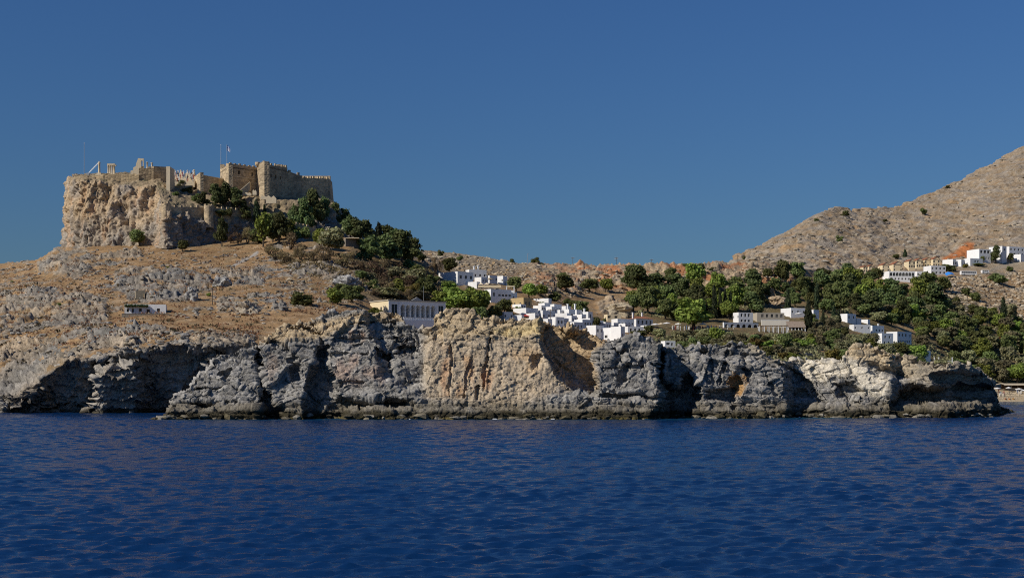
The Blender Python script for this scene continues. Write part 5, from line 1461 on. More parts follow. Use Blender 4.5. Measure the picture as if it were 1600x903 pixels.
# ------------------------------------------------------------------ vegetation
def leaf_mat(name, rgb, var=0.45):
    m, n, l, b = new_mat(name)
    at = n.new('ShaderNodeAttribute'); at.attribute_name = 'Col'
    oi = n.new('ShaderNodeObjectInfo')
    hs = n.new('ShaderNodeHueSaturation'); hs.inputs['Color'].default_value = (*rgb, 1)
    r1 = n.new('ShaderNodeMapRange'); r1.inputs[3].default_value = 1 - var; r1.inputs[4].default_value = 1 + var
    r2 = n.new('ShaderNodeMapRange'); r2.inputs[3].default_value = 0.455; r2.inputs[4].default_value = 0.52
    l.new(oi.outputs['Random'], r1.inputs[0]); l.new(oi.outputs['Random'], r2.inputs[0])
    l.new(r1.outputs[0], hs.inputs['Value']); l.new(r2.outputs[0], hs.inputs['Hue'])
    mx = n.new('ShaderNodeMix'); mx.data_type = 'RGBA'; mx.blend_type = 'MULTIPLY'; mx.inputs[0].default_value = 1
    l.new(hs.outputs[0], mx.inputs[6]); l.new(at.outputs['Color'], mx.inputs[7])
    l.new(mx.outputs[2], b.inputs['Base Color'])
    b.inputs['Roughness'].default_value = 0.75; b.inputs['Specular IOR Level'].default_value = 0.2
    tr = n.new('ShaderNodeBsdfTranslucent'); l.new(mx.outputs[2], tr.inputs['Color'])
    ms = n.new('ShaderNodeMixShader'); ms.inputs[0].default_value = 0.3
    l.new(b.outputs[0], ms.inputs[1]); l.new(tr.outputs[0], ms.inputs[2])
    l.new(ms.outputs[0], n['Material Output'].inputs[0])
    return m

L_PINE = leaf_mat('pine_needles', (0.10, 0.128, 0.048))
L_BRIGHT = leaf_mat('bright_leaves', (0.18, 0.235, 0.05))
L_BROAD = leaf_mat('dark_leaves', (0.135, 0.165, 0.058))
L_OLIVE = leaf_mat('olive_leaves', (0.235, 0.235, 0.12))
L_CYP = leaf_mat('cypress_leaves', (0.045, 0.062, 0.03))
L_DRY = leaf_mat('dry_twigs', (0.20, 0.155, 0.085))
L_YEL = leaf_mat('yellowing_leaves', (0.18, 0.16, 0.04))
BARK = plain('bark', (0.085, 0.065, 0.045), 0.9, 0.25, 3.0, bump=0.05)

def leaf_cloud(lobes, n, size, seed, thin=1.0, up=0.35):
    rs = np.random.RandomState(seed)
    lob = np.array(lobes, float)
    wgt = (lob[:, 3] * lob[:, 4] * lob[:, 5]) ** (2 / 3); wgt /= wgt.sum()
    k = rs.choice(len(lob), n, p=wgt)
    dr = rs.normal(size=(n, 3)); dr /= np.linalg.norm(dr, axis=1)[:, None]
    rad = 1.0 - 0.5 * rs.rand(n) ** 1.6 + 0.10 * rs.normal(size=n)
    c = lob[k, :3] + dr * lob[k, 3:6] * rad[:, None]
    nrm = dr + 0.75 * rs.normal(size=(n, 3)); nrm[:, 2] += up
    nrm /= np.linalg.norm(nrm, axis=1)[:, None]
    t = np.cross(nrm, rs.normal(size=(n, 3))); t /= np.linalg.norm(t, axis=1)[:, None] + 1e-9
    b = np.cross(nrm, t)
    s = size * rs.uniform(0.55, 1.35, n)[:, None]
    V = np.stack([c - t * s - b * s * thin, c + t * s - b * s * thin * .6, c + t * s * .8 + b * s * thin, c - t * s * .7 + b * s * thin], 1).reshape(-1, 3)
    lv = (rs.uniform(.78, 1.22, len(lob))[k] * rs.uniform(.75, 1.25, n))
    col = np.repeat(np.stack([lv * rs.uniform(.92, 1.1, n), lv, lv * rs.uniform(.85, 1.1, n)], 1), 4, axis=0)
    return V, np.arange(4 * n).reshape(-1, 4), col

def crown_mesh(kind, seed):
    rs = random.Random(seed * 13 + len(kind)); lob = []
    if kind in ('broad', 'olive', 'bright'):
        m = 13 if kind != 'olive' else 15
        for _ in range(m):
            a, t, z = rs.uniform(0, 6.28), rs.uniform(.12, .34), rs.uniform(.32, .80)
            sh = 1.0 - abs(z - .52) * 1.1
            r = rs.uniform(.13, .21)
            lob.append((t * math.cos(a) * sh, t * math.sin(a) * sh, z, r, r, r * rs.uniform(.65, .95)))
        lob.append((0, 0, .55, .27, .27, .27))
        n, size = 2300, .036
    elif kind == 'pine':
        for z in (.30, .44, .58, .70, .82):
            for _ in range(4):
                a = rs.uniform(0, 6.28); t = rs.uniform(.08, .36) * (1.18 - z) * 1.25; r = rs.uniform(.10, .17)
                lob.append((t * math.cos(a), t * math.sin(a), z + rs.uniform(-.07, .07), r * 1.2, r * 1.2, r * .75))
        lob.append((rs.uniform(-.05, .05), 0, .9, .11, .11, .10)); lob.append((0, 0, .55, .2, .2, .26))
        n, size = 2300, .034
    elif kind == 'cypress':
        for k in range(12):
            z = .06 + .88 * k / 11; w = .46 * (1 - abs(z - .35) ** 1.5 * 1.35) * rs.uniform(.85, 1.05)
            w = max(w, .08); lob.append((rs.uniform(-.05, .05), rs.uniform(-.05, .05), z, w, w, .075))
        n, size = 1300, .05
    elif kind == 'bush':
        for _ in range(11):
            a, t = rs.uniform(0, 6.28), rs.uniform(.08, .32); r = rs.uniform(.16, .24)
            lob.append((t * math.cos(a), t * math.sin(a), rs.uniform(.22, .72), r, r, r * .9))
        n, size = 1700, .042
    else:                       # dry: thin grey-brown twigs
        for _ in range(12):
            a, t = rs.uniform(0, 6.28), rs.uniform(.1, .36); r = rs.uniform(.10, .18)
            lob.append((t * math.cos(a), t * math.sin(a), rs.uniform(.30, .85), r, r, r))
        n, size = 1100, .034
    V, Q, C = leaf_cloud(lob, n, size, seed, 0.35 if kind == 'dry' else 0.8)
    if kind == 'cypress':       # slim leaf sprays stretch upwards
        pass
    V[:, 2] = np.clip(V[:, 2], 0.02, None)
    return V, Q, C

def trunk_mesh(kind, seed):
    rs = random.Random(seed * 7 + 1); m = MB()
    if kind == 'cypress':
        m.tube((0, 0, -.08), (0, 0, .9), .06, .01, 6)
    elif kind in ('bush', 'dry'):
        for k in range(7 if kind == 'dry' else 4):
            a = rs.uniform(0, 6.28); r = rs.uniform(.15, .38)
            m.tube((0, 0, -.1), (r * .4 * math.cos(a), r * .4 * math.sin(a), .3), .025, .018, 5)
            m.tube((r * .4 * math.cos(a), r * .4 * math.sin(a), .3), (r * math.cos(a), r * math.sin(a), rs.uniform(.6, .85)), .018, .006, 5)
    else:
        top = .62 if kind == 'pine' else .36; bend = rs.uniform(-.05, .05)
        m.tube((0, 0, -.1), (bend, 0, top * .55), .045, .034, 7); m.tube((bend, 0, top * .55), (0, bend, top), .034, .022, 7)
        for k in range(6):
            a = rs.uniform(0, 6.28); z0 = top * rs.uniform(.6, 1.0); r = rs.uniform(.18, .34)
            m.tube((bend * .5, bend * .5, z0), (r * math.cos(a), r * math.sin(a), z0 + rs.uniform(.1, .3)), .018, .006, 5)
    return m

LEAFMAT = {'broad': L_BROAD, 'olive': L_OLIVE, 'bright': L_BRIGHT, 'pine': L_PINE, 'cypress': L_CYP, 'bush': L_BROAD, 'dry': L_DRY}
NAMES = {'broad': 'broadleaf_tree', 'olive': 'olive_tree', 'bright': 'green_tree', 'pine': 'pine_tree', 'cypress': 'cypress_tree', 'bush': 'bush', 'dry': 'dry_shrub', 'yellow': 'yellowing_shrub', 'brightbush': 'green_bush'}
CATS = {'bush': 'bush', 'dry': 'shrub', 'yellow': 'shrub', 'brightbush': 'bush'}
PROTO = {}
for kind in LEAFMAT:
    for v in range(3):
        V, Q, C = crown_mesh(kind, 100 + v * 7)
        me = fast_mesh('crown', V, Q, LEAFMAT[kind], C, smooth=False)
        tm = trunk_mesh(kind, v); t = bpy.data.meshes.new('trunk'); t.from_pydata(tm.v, [], tm.f); t.materials.append(BARK)
        PROTO.setdefault(kind, []).append((me, t))
for src, dst, mt in (('dry', 'yellow', L_YEL), ('bush', 'brightbush', L_BRIGHT)):
    for me, t in PROTO[src if src != 'dry' else 'bush']:
        m2 = me.copy(); m2.materials.clear(); m2.materials.append(mt); PROTO.setdefault(dst, []).append((m2, t))

NTREE = 0
def tree(kind, px, py, w, h, label, group=None, Y=None, pt=None):
    """a plant whose foot is seen at (px, py), w x h photograph pixels"""
    global NTREE
    NTREE += 1
    g = pt or ground(px, py, Y)
    s = g.y / F
    if kind == 'pine': w *= 1.3; h *= 1.06
    g = Vector((g.x, g.y, snap(g) - 0.15))
    o = empty(NAMES[kind], g, rnd.uniform(0, 6.28))
    o.scale = (w * s * 1.05, w * s * 1.05, h * s * 1.04)
    me, t = PROTO[kind][NTREE % 3]
    link(bpy.data.objects.new('trunk', t), o); link(bpy.data.objects.new('crown' if kind not in CATS else 'foliage', me), o)
    tag(o, label, CATS.get(kind, 'tree'), group)
    return o

GA = 'trees around the castle'
for a in [
 ('pine', 323, 275, 21, 27, 'lone rounded pine on the skyline left of the castle', GA, 676),
 ('bush', 281, 287, 20, 15, 'single bush beside the crowded acropolis stair', GA, 656),
 ('pine', 317, 322, 16, 22, 'leftmost dark pine behind the lower curtain wall', GA, 638), ('pine', 337, 323, 24, 34, 'second dark pine from the left behind the lower curtain wall', GA, 639),
 ('pine', 352, 325, 26, 39, 'tallest dark pine behind the lower curtain wall', GA, 641), ('pine', 368, 326, 24, 34, 'dark pine right of the tallest one behind the curtain wall', GA, 641), ('pine', 380, 328, 16, 24, 'small dark pine at the foot of the castle stair', GA, 641),
 ('cypress', 401, 331, 13, 39, 'dark cypress in front of the sunlit tower face', GA, 641), ('cypress', 413, 329, 8, 24, 'slim cypress right of the sunlit tower foot', GA, 644),
 ('bright', 411, 382, 36, 60, 'tall bright green pine standing out below the castle', GA, 612), ('bright', 447, 352, 38, 34, 'bright green spreading pine right below the castle windows', GA, 628),
 ('pine', 437, 382, 32, 48, 'dark pine just right of the tall bright green one', GA, 614), ('pine', 426, 366, 22, 42, 'dark pine wedged between the two bright green pines', GA, 622),
 ('pine', 460, 350, 22, 42, 'leftmost dark conifer under the right castle wall', GA, 636), ('pine', 475, 353, 26, 54, 'pointed conifer under the right castle wall', GA, 634), ('pine', 490, 352, 30, 52, 'dark conifer under the middle of the right castle wall', GA, 642),
 ('pine', 506, 354, 30, 50, 'dark conifer under the right corner of the castle', GA, 648), ('pine', 522, 356, 26, 40, 'dark conifer on the slope edge right of the castle', GA, 656), ('pine', 536, 364, 28, 36, 'small dark pine on the slope skyline below the castle corner', GA, 660),
 ('pine', 347, 380, 20, 44, 'dark pointed pine against the shaded rock under the curtain wall', GA, 616),
 ('olive', 515, 398, 60, 48, 'wide olive-green tree below the short crenellated wall', GA, None), ('bright', 500, 388, 34, 34, 'bright olive-green tree left in the wide tree clump', GA, None),
 ('pine', 547, 374, 30, 36, 'dark pine left of the gap on the slope skyline', GA, None), ('pine', 558, 380, 26, 36, 'dark pine above the shaded retaining wall', GA, None), ('pine', 572, 382, 28, 36, 'dark pine right of the retaining wall', GA, None),
 ('cypress', 591, 386, 16, 42, 'pointed dark tree rising over the slope pines', GA, None), ('pine', 606, 392, 34, 40, 'dark pine right of the pointed tree', GA, None), ('pine', 580, 410, 34, 40, 'lower left pine of the dark slope clump', GA, None),
 ('pine', 602, 414, 40, 46, 'lower middle pine of the dark slope clump', GA, None), ('pine', 627, 414, 46, 52, 'biggest dark pine at the right end of the slope clump', GA, None), ('pine', 644, 410, 30, 36, 'last dark pine at the right end of the slope skyline', GA, None), ('pine', 618, 396, 30, 36, 'pine on the skyline behind the biggest slope pine', GA, None),
 ('broad', 217, 385, 34, 30, 'dark spreading tree at the foot of the acropolis cliff', GA, None), ('bush', 256, 388, 14, 12, 'small bush right of the cliff-foot tree', GA, None), ('bush', 246, 382, 10, 9, 'tiny bush against the cliff foot', GA, None), ('broad', 285, 393, 24, 22, 'small dark tree casting a shadow on the dry upper slope', GA, None),
]:
    tree(*a)
GS = 'shrubs on the castle slope'
ORD0 = ['first', 'second', 'third', 'fourth', 'fifth', 'sixth', 'seventh', 'eighth', 'ninth', 'tenth', 'eleventh', 'twelfth', 'thirteenth', 'fourteenth']
for k, (x, y, w, h) in enumerate(sorted([(387, 382, 22, 28), (372, 381, 16, 20), (360, 380, 14, 14), (454, 390, 30, 28), (468, 396, 24, 18), (430, 406, 30, 24), (446, 410, 26, 18), (470, 408, 26, 24), (490, 412, 28, 24), (507, 416, 34, 30), (536, 420, 30, 24), (560, 424, 26, 18), (420, 398, 24, 18), (548, 408, 22, 16)])):
    tree('dry', x, y, w, h, f'leafless grey-brown shrub on the slope below the castle, {ORD0[k]} of the hand-counted row'.replace(' of the hand-counted row', ' from the left'), GS)
GM = 'trees and bushes on the middle slope'
for a in [
 ('bush', 472, 478, 40, 25, 'dark round bush alone on the dry slope'), ('brightbush', 519, 475, 38, 28, 'bright green bush on the slope left of the school'), ('broad', 551, 474, 44, 32, 'dark spreading tree right of the bright green bush'), ('broad', 533, 462, 30, 22, 'dark low tree behind the bright green bush'),
 ('dry', 591, 442, 46, 34, 'brownish shrub mass below the slope pines'), ('dry', 572, 428, 30, 22, 'small brownish shrub under the lower left slope pine'), ('olive', 612, 436, 36, 24, 'greyish olive under the biggest slope pine'), ('brightbush', 625, 460, 36, 28, 'green bush in the middle of the slope thicket'), ('olive', 645, 448, 48, 32, 'wide greyish olive above the slope thicket'),
 ('yellow', 644, 464, 26, 24, 'yellowing shrub in the slope thicket'), ('bush', 664, 460, 36, 28, 'dark bush at the right of the slope thicket'), ('olive', 605, 466, 44, 20, 'low olive left in the slope thicket'), ('dry', 680, 428, 26, 28, 'tall brown shrub left of the topmost white house'), ('broad', 702, 428, 30, 26, 'green tree behind the topmost white house'),
 ('olive', 655, 474, 50, 22, 'low olive behind the school'), ('olive', 625, 474, 40, 18, 'low grey-green bush behind the arcade'), ('brightbush', 590, 497, 30, 20, 'bright green bush in front of the school side wall'), ('brightbush', 660, 509, 30, 15, 'small green bush below the school terrace'),
 ('bright', 690, 488, 44, 36, 'green tree just right of the school'), ('bright', 713, 494, 54, 48, 'big bright green tree below the topmost white house'), ('bright', 738, 496, 48, 52, 'big green tree in the middle of the village foot clump'), ('bright', 702, 466, 40, 26, 'bright green tree top left in the village foot clump'), ('bright', 756, 494, 32, 46, 'tall green tree left of the broad white house'),
 ('broad', 750, 505, 36, 30, 'dark tree at the village foot behind the cliff rim'), ('broad', 772, 500, 34, 26, 'dark green tree below the broad white house'), ('broad', 788, 490, 30, 24, 'dark tree left of the ochre stone house'), ('yellow', 797, 492, 14, 12, 'yellow-green bush below the ochre stone house'),
 ('broad', 806, 456, 30, 28, 'dark round tree right of the top village row'), ('bright', 827, 466, 34, 26, 'bright green tree above the ochre stone house'), ('bright', 846, 465, 26, 22, 'bright green tree right behind the village'), ('brightbush', 810, 484, 10, 7, 'round potted bush on a white roof terrace'),
 ('bush', 846, 482, 22, 12, 'dark bush right of the ochre stone house'), ('broad', 883, 460, 38, 32, 'dark round tree on the red rock slope behind the village'), ('broad', 921, 458, 38, 24, 'dark wide tree on the rock slope behind the village'), ('bright', 946, 458, 28, 24, 'green tree at the right on the rock slope behind the village'),
 ('broad', 908, 494, 32, 28, 'dark tree directly behind the white roof cluster'), ('bush', 865, 470, 26, 16, 'dark scrub left behind the white roof cluster'), ('bush', 890, 478, 22, 14, 'small scrub behind the chimney tower house'), ('bush', 930, 512, 16, 20, 'bush between the roof cluster and the tall white house'), ('bush', 942, 510, 14, 14, 'bush above the tall white house'), ('bush', 950, 530, 9, 20, 'dark climbing bush between two narrow white houses'),
 ('bush', 1012, 522, 22, 16, 'dark bush below the red-roofed mansion'), ('bush', 1000, 526, 30, 12, 'low green hedge below the long white house'), ('broad', 970, 510, 18, 12, 'small dark tree below the pale cream house'),
 ('pine', 988, 454, 32, 36, 'dark pine high on the cliff band'), ('broad', 1003, 449, 26, 28, 'green tree on the cliff band edge'),
 ('broad', 1048, 446, 24, 26, 'dark tree left on the red cliff band'), ('broad', 1090, 440, 26, 26, 'green tree in the middle of the cliff band'), ('broad', 1172, 446, 28, 26, 'dark tree on the right of the cliff band'), ('broad', 1223, 450, 30, 40, 'tall dark tree in a cliff band cleft'), ('broad', 1246, 442, 34, 34, 'dark tree at the right end of the cliff band'), ('broad', 1200, 444, 22, 20, 'small dark tree in the cliff band'),
 ('broad', 1210, 462, 28, 26, 'dark bush right below the cliff band'), ('broad', 1255, 462, 36, 34, 'dark tree in the corner below the cliff band'),
 ('bright', 1082, 515, 74, 52, 'very large round green tree over the square'),
 ('broad', 1447, 462, 42, 38, 'dark round tree below the white annex'), ('broad', 1475, 456, 32, 28, 'dark round tree below the blue tarpaulin'), ('broad', 1372, 440, 30, 24, 'dark tree left of the arcaded hotel'), ('broad', 1400, 418, 14, 8, 'low tree between the cream terraces'), ('broad', 1478, 416, 14, 10, 'dark tree at the right of the cream terraces'),
 ('bush', 1482, 424, 26, 13, 'dark hedge below the white blocks'), ('pine', 1556, 412, 17, 26, 'tall dark palm-like tree between the two hotels'), ('broad', 1579, 410, 14, 15, 'dark tree in front of the wide hotel wing'), ('broad', 1536, 412, 9, 11, 'small tree in front of the stepped hotel'), ('bush', 1530, 415, 28, 5, 'clipped hedge below the stepped hotel'), ('yellow', 1507, 418, 12, 7, 'yellow-green bush beside the white blocks'),
 ('bush', 1578, 424, 12, 9, 'round bush below the hotel road'), ('bush', 1560, 444, 30, 18, 'dark bush in the rocky gully below the road'), ('bush', 1507, 462, 18, 15, 'dark bush on the stony slope below the buses'), ('bush', 1525, 470, 20, 16, 'second dark bush on the stony slope below the buses'), ('bush', 1493, 478, 18, 16, 'bush on the lower stony slope'),
]:
    tree(*a, group=GM) if len(a) == 6 else tree(*a)
GC = 'cypresses on the wooded slope'
for k, (x, y, w, h, lb) in enumerate([
 (1116, 497, 11, 50, 'tallest cypress right of the very large round tree'), (1125, 496, 8, 42, 'slim cypress next to the tallest one'), (1133, 496, 9, 44, 'third cypress in the row by the white six-window house'), (1141, 496, 8, 40, 'last cypress of the row by the white six-window house'),
 (1231, 489, 11, 38, 'cypress on the rocks above the terrace house'), (1263, 517, 15, 46, 'broad dark cypress in front of the white houses'), (1303, 509, 9, 32, 'slim cypress left of the two-window house'), (1311, 509, 8, 26, 'short cypress beside the two-window house'), (1286, 512, 9, 26, 'short cypress right of the half hidden house'), (1276, 486, 10, 44, 'cypress at the left edge of the dark wood'), (1336, 470, 8, 30, 'cypress in the middle of the dark wood'), (1344, 470, 8, 32, 'second cypress in the middle of the dark wood'), (1568, 512, 13, 46, 'lone cypress on the slope above the beach wood'), (1414, 418, 8, 14, 'small cypress between the two cream terraces')]):
    tree('cypress', x, y, w, h, lb, GC)

def inside(x, y, poly):
    c = False
    for (x0, y0), (x1, y1) in zip(poly, poly[1:] + poly[:1]):
        if (y0 > y) != (y1 > y) and x < (x1 - x0) * (y - y0) / (y1 - y0) + x0:
            c = not c
    return c
USED = {}; USED_TAIL = [', thinner belt', ', lower belt', ', outer belt']
ORD = ['first', 'second', 'third', 'fourth', 'fifth', 'sixth', 'seventh', 'eighth', 'ninth', 'tenth', 'eleventh', 'twelfth'] + ['next'] * 60
MARKS = [('red-roofed mansion', 1007, 503), ('white six-window house', 1163, 496), ('beige two-storey house', 1203, 495), ('very large round tree', 1082, 490), ('white terrace house', 1245, 488), ('broad dark cypress', 1263, 495),
         ('white two-window house', 1328, 497), ('biggest white villa', 1415, 528), ('white tower house', 1450, 557), ('arcaded hotel', 1408, 431), ('blue tarpaulin', 1485, 431), ('lone slope cypress', 1568, 490), ('parked car row', 1560, 530),
         ('reed-roofed beach hut', 1580, 603), ('headland tip cave', 1480, 610), ('pale headland rock', 1270, 575), ('orange-hollow crag', 1150, 560), ('white house over the crag', 1046, 540), ('cypress row', 1128, 470),
         ('school arcade', 650, 482), ('topmost white house', 705, 435), ('biggest slope pine', 627, 390), ('tan boulder', 965, 480), ('cliff band pine', 988, 436), ('lone white cottage', 225, 485), ('ruined stone hut', 218, 460), ('footpath', 385, 405), ('round dark bush', 472, 467),
         ('parked dark car', 1265, 553), ('two buses', 1520, 426), ('long low white house', 1346, 512), ('cliff band tree cleft', 1223, 430), ('cliff-foot tree', 217, 370), ('dark tree with shadow', 285, 383), ('leaning boulder', 388, 482)]

def fill(poly, n, kinds, wr, hr, label, group, gap=0.62, avoid=()):
    """fill a patch of wood with single trees; label per kind"""
    made = []; rs = random.Random(len(group) + n); xs = [p[0] for p in poly]; ys = [p[1] for p in poly]; done = []; tries = 0
    while len(done) < n and tries < n * 60:
        tries += 1
        x, y = rs.uniform(min(xs), max(xs)), rs.uniform(min(ys), max(ys))
        if not inside(x, y, poly) or any(a <= x <= c and b <= y <= d for a, b, c, d in avoid):
            continue
        w = rs.uniform(*wr)
        if any(abs(x - a) < gap * (w + c) / 2 and abs(y - b) < gap * (w + c) / 4.2 for a, b, c in done):
            continue
        done.append((x, y, w)); h = w * rs.uniform(*hr); kd = rs.choice(kinds)
        made.append((tree(kd, x, y, w, h, label[kd], group), label[kd], x, y - h * .4))
    by = {}
    for o, lb, x, y in made:
        nm, mx, my = min(MARKS, key=lambda m: (m[1] - x) ** 2 + (1.6 * (m[2] - y)) ** 2)
        dx, dy = x - mx, y - my
        rel = ('right of' if dx > 0 else 'left of') if abs(dx) > 1.3 * abs(dy) else ('below' if dy > 0 else 'above')
        by.setdefault((lb.split(' in the ')[0].split(' on the ')[0].split(' among ')[0].split(' between ')[0].split(' clinging ')[0], rel, nm), []).append((x, o))
    for (kd_, rel, nm), v in by.items():
        if (kd_, rel, nm) in USED: nm += USED_TAIL[USED[(kd_, rel, nm)] % 3]; USED[(kd_, rel, nm.rsplit(',', 1)[0])] += 1
        else: USED[(kd_, rel, nm)] = 0
        v.sort(key=lambda q: q[0])
        for i, (x, o) in enumerate(v):
            o['label'] = f'{kd_} {rel} the {nm}' + ('' if len(v) == 1 else f', {ORD[i]} from left')
fill([(985, 486), (985, 460), (1005, 452), (1050, 454), (1110, 454), (1165, 458), (1185, 470), (1190, 492), (1140, 500), (1030, 504), (1010, 492)], 84, ['bright', 'pine', 'bright', 'broad'], (28, 42), (.85, 1.2),
     {'bright': 'sunlit green tree in the wood below the cliff band', 'pine': 'dark pine in the wood below the cliff band', 'broad': 'dark leafy tree in the wood below the cliff band'}, 'wood below the cliff band', .6)
fill([(1265, 452), (1300, 444), (1345, 444), (1385, 456), (1440, 472), (1480, 490), (1440, 500), (1380, 496), (1290, 490), (1268, 480)], 74, ['pine', 'broad', 'pine', 'broad', 'bright'], (26, 40), (.85, 1.2),
     {'bright': 'sunlit green tree in the dark wood below the arcaded hotel', 'pine': 'dark pine in the wood below the arcaded hotel', 'broad': 'dark leafy tree in the wood below the arcaded hotel'}, 'dark wood below the arcaded hotel', .6)
fill([(1022, 530), (1100, 528), (1145, 530), (1190, 534), (1260, 534), (1310, 534), (1350, 534), (1372, 540), (1372, 546), (1345, 566), (1295, 566), (1240, 566), (1180, 560), (1100, 556), (1060, 556), (1060, 536), (1028, 534)], 130, ['olive', 'olive', 'bright', 'broad', 'olive', 'yellow'], (20, 32), (.6, .85),
     {'olive': 'grey-green olive tree in the grove behind the headland', 'bright': 'green tree in the grove behind the headland', 'broad': 'dark green tree in the grove behind the headland', 'yellow': 'yellowing bush in the grove behind the headland'}, 'grove behind the headland', .5, avoid=[(1240, 545, 1300, 570)])
fill([(1375, 556), (1432, 556), (1470, 572), (1500, 545), (1560, 540), (1610, 545), (1612, 602), (1550, 602), (1490, 598), (1440, 590), (1400, 575)], 74, ['olive', 'broad', 'broad', 'olive', 'bright'], (28, 42), (.7, .95),
     {'olive': 'grey-green olive tree on the slope behind the beach', 'bright': 'bright green tree on the slope behind the beach', 'broad': 'dark green tree on the slope behind the beach'}, 'trees behind the beach', .55, avoid=[(1430, 540, 1494, 582)])
fill([(1390, 500), (1470, 486), (1530, 492), (1600, 505), (1612, 540), (1595, 538), (1520, 522), (1480, 520), (1440, 524), (1405, 512)], 54, ['olive', 'broad', 'bright', 'broad'], (24, 36), (.7, 1.0),
     {'olive': 'olive tree in the belt above the parked cars', 'bright': 'sunlit green tree in the belt above the parked cars', 'broad': 'dark tree in the belt above the parked cars', 'dry': 'dry brown shrub in the belt above the parked cars'}, 'tree belt above the parked cars', .6, avoid=[(1402, 503, 1470, 522)])
fill([(1335, 482), (1400, 486), (1480, 492), (1520, 515), (1530, 548), (1490, 552), (1440, 545), (1437, 520), (1400, 512), (1365, 506), (1345, 498)], 60, ['broad', 'olive', 'bright', 'olive'], (22, 32), (.65, .9),
     {'olive': 'grey-green olive on the brown bank', 'bright': 'sunlit green tree on the brown bank', 'broad': 'dark tree on the brown bank'}, 'trees on the brown bank', .6, avoid=[(1345, 496, 1364, 512)])
fill([(1290, 540), (1340, 546), (1372, 546), (1436, 548), (1436, 564), (1380, 566), (1330, 566), (1300, 566)], 26, ['olive', 'broad', 'olive'], (20, 28), (.55, .75),
     {'olive': 'low grey-green olive behind the headland crest', 'broad': 'low dark tree behind the headland crest'}, 'low trees behind the headland crest', .5)
fill([(1185, 455), (1262, 455), (1265, 480), (1230, 482), (1190, 476)], 10, ['broad', 'pine'], (14, 24), (.8, 1.1),
     {'pine': 'dark pine among the tan boulders below the cliff band', 'broad': 'dark tree among the tan boulders below the cliff band'}, 'trees among the tan boulders', .8)
fill([(1268, 504), (1310, 508), (1322, 528), (1268, 528)], 14, ['broad', 'olive'], (14, 22), (.8, 1.1),
     {'olive': 'olive tree between the cypresses and the two-window house', 'broad': 'dark tree between the cypresses and the two-window house'}, 'trees by the cypresses', .6)
fill([(575, 425), (640, 420), (680, 440), (700, 452), (690, 480), (620, 474), (585, 462), (560, 440)], 30, ['olive', 'dry', 'bush', 'dry'], (20, 32), (.55, .8),
     {'olive': 'grey-green olive in the thicket above the school', 'dry': 'dry brown shrub in the thicket above the school', 'bush': 'dark bush in the thicket above the school'}, 'thicket above the school', .6)
fill([(300, 330), (330, 318), (395, 322), (455, 332), (520, 345), (560, 372), (650, 400), (640, 412), (560, 395), (470, 372), (440, 345), (395, 333)], 0, ['pine'], (14, 22), (.8, 1.1), {'pine': 'dark pine in the belt below the castle'}, 'belt below the castle', .7)
for k, (x, y, w, h, Y, lb) in enumerate([(330, 325, 16, 12, 634, 'dark scrub behind the left part of the curtain wall'), (360, 327, 18, 14, 636, 'dark scrub behind the middle of the curtain wall'), (384, 330, 18, 16, 640, 'dark scrub behind the right end of the curtain wall'), (395, 346, 20, 22, 628, 'dark bush below the right end of the curtain wall'), (420, 344, 20, 20, 634, 'dark bush between cypress and bright pine'), (465, 366, 22, 20, 628, 'dark bush in front of the short crenellated wall'), (484, 362, 24, 20, 636, 'dark bush left in the conifer belt'), (515, 366, 26, 24, 650, 'dark bush below the castle corner conifers'), (534, 372, 26, 22, 655, 'dark bush at the right end of the conifer belt'), (306, 318, 16, 14, 640, 'dark bush above the left end of the curtain wall'), (275, 316, 14, 10, 638, 'small scrub behind the round corner tower'), (345, 330, 20, 12, 632, 'scrub hugging the inside of the curtain wall'), (430, 330, 22, 14, 644, 'scrub below the castle windows'), (452, 338, 22, 16, 638, 'scrub right of the spreading bright pine'), (404, 362, 20, 18, 622, 'dark bush left behind the tall bright pine'), (462, 382, 24, 18, 622, 'dark bush below the short crenellated wall'), (480, 384, 26, 20, 626, 'dark bush left of the wide olive-green tree'), (530, 356, 26, 26, 664, 'dark bush on the skyline just right of the castle corner'), (543, 364, 26, 26, 664, 'second dark bush on the skyline right of the castle corner'), (556, 370, 26, 24, 664, 'third dark bush on the skyline right of the castle corner'), (500, 350, 30, 26, 650, 'dark bush against the foot of the right castle wall'), (470, 346, 28, 22, 646, 'dark bush against the castle foot left of the conifers'), (655, 412, 22, 16, 655, 'last low bush at the end of the slope skyline'), (570, 392, 34, 24, None, 'dark bush under the retaining wall'), (292, 300, 18, 10, 648, 'low scrub below the acropolis stair')]):
    tree('bush', x, y, w, h, lb, GA, Y)
fill([(880, 426), (1240, 424), (1240, 440), (880, 442)], 12, ['bush'], (8, 13), (.7, .9), {'bush': 'small dark bush clinging to the cliff band'}, 'bushes on the cliff band', .8)
fill([(20, 430), (420, 400), (450, 500), (250, 530), (20, 540)], 26, ['dry', 'brightbush'], (6, 11), (.5, .7), {'dry': 'low dry bush on the open hillside', 'brightbush': 'low green tuft on the open hillside'}, 'low bushes on the open hillside', 1.0, avoid=[(180, 470, 265, 500)])
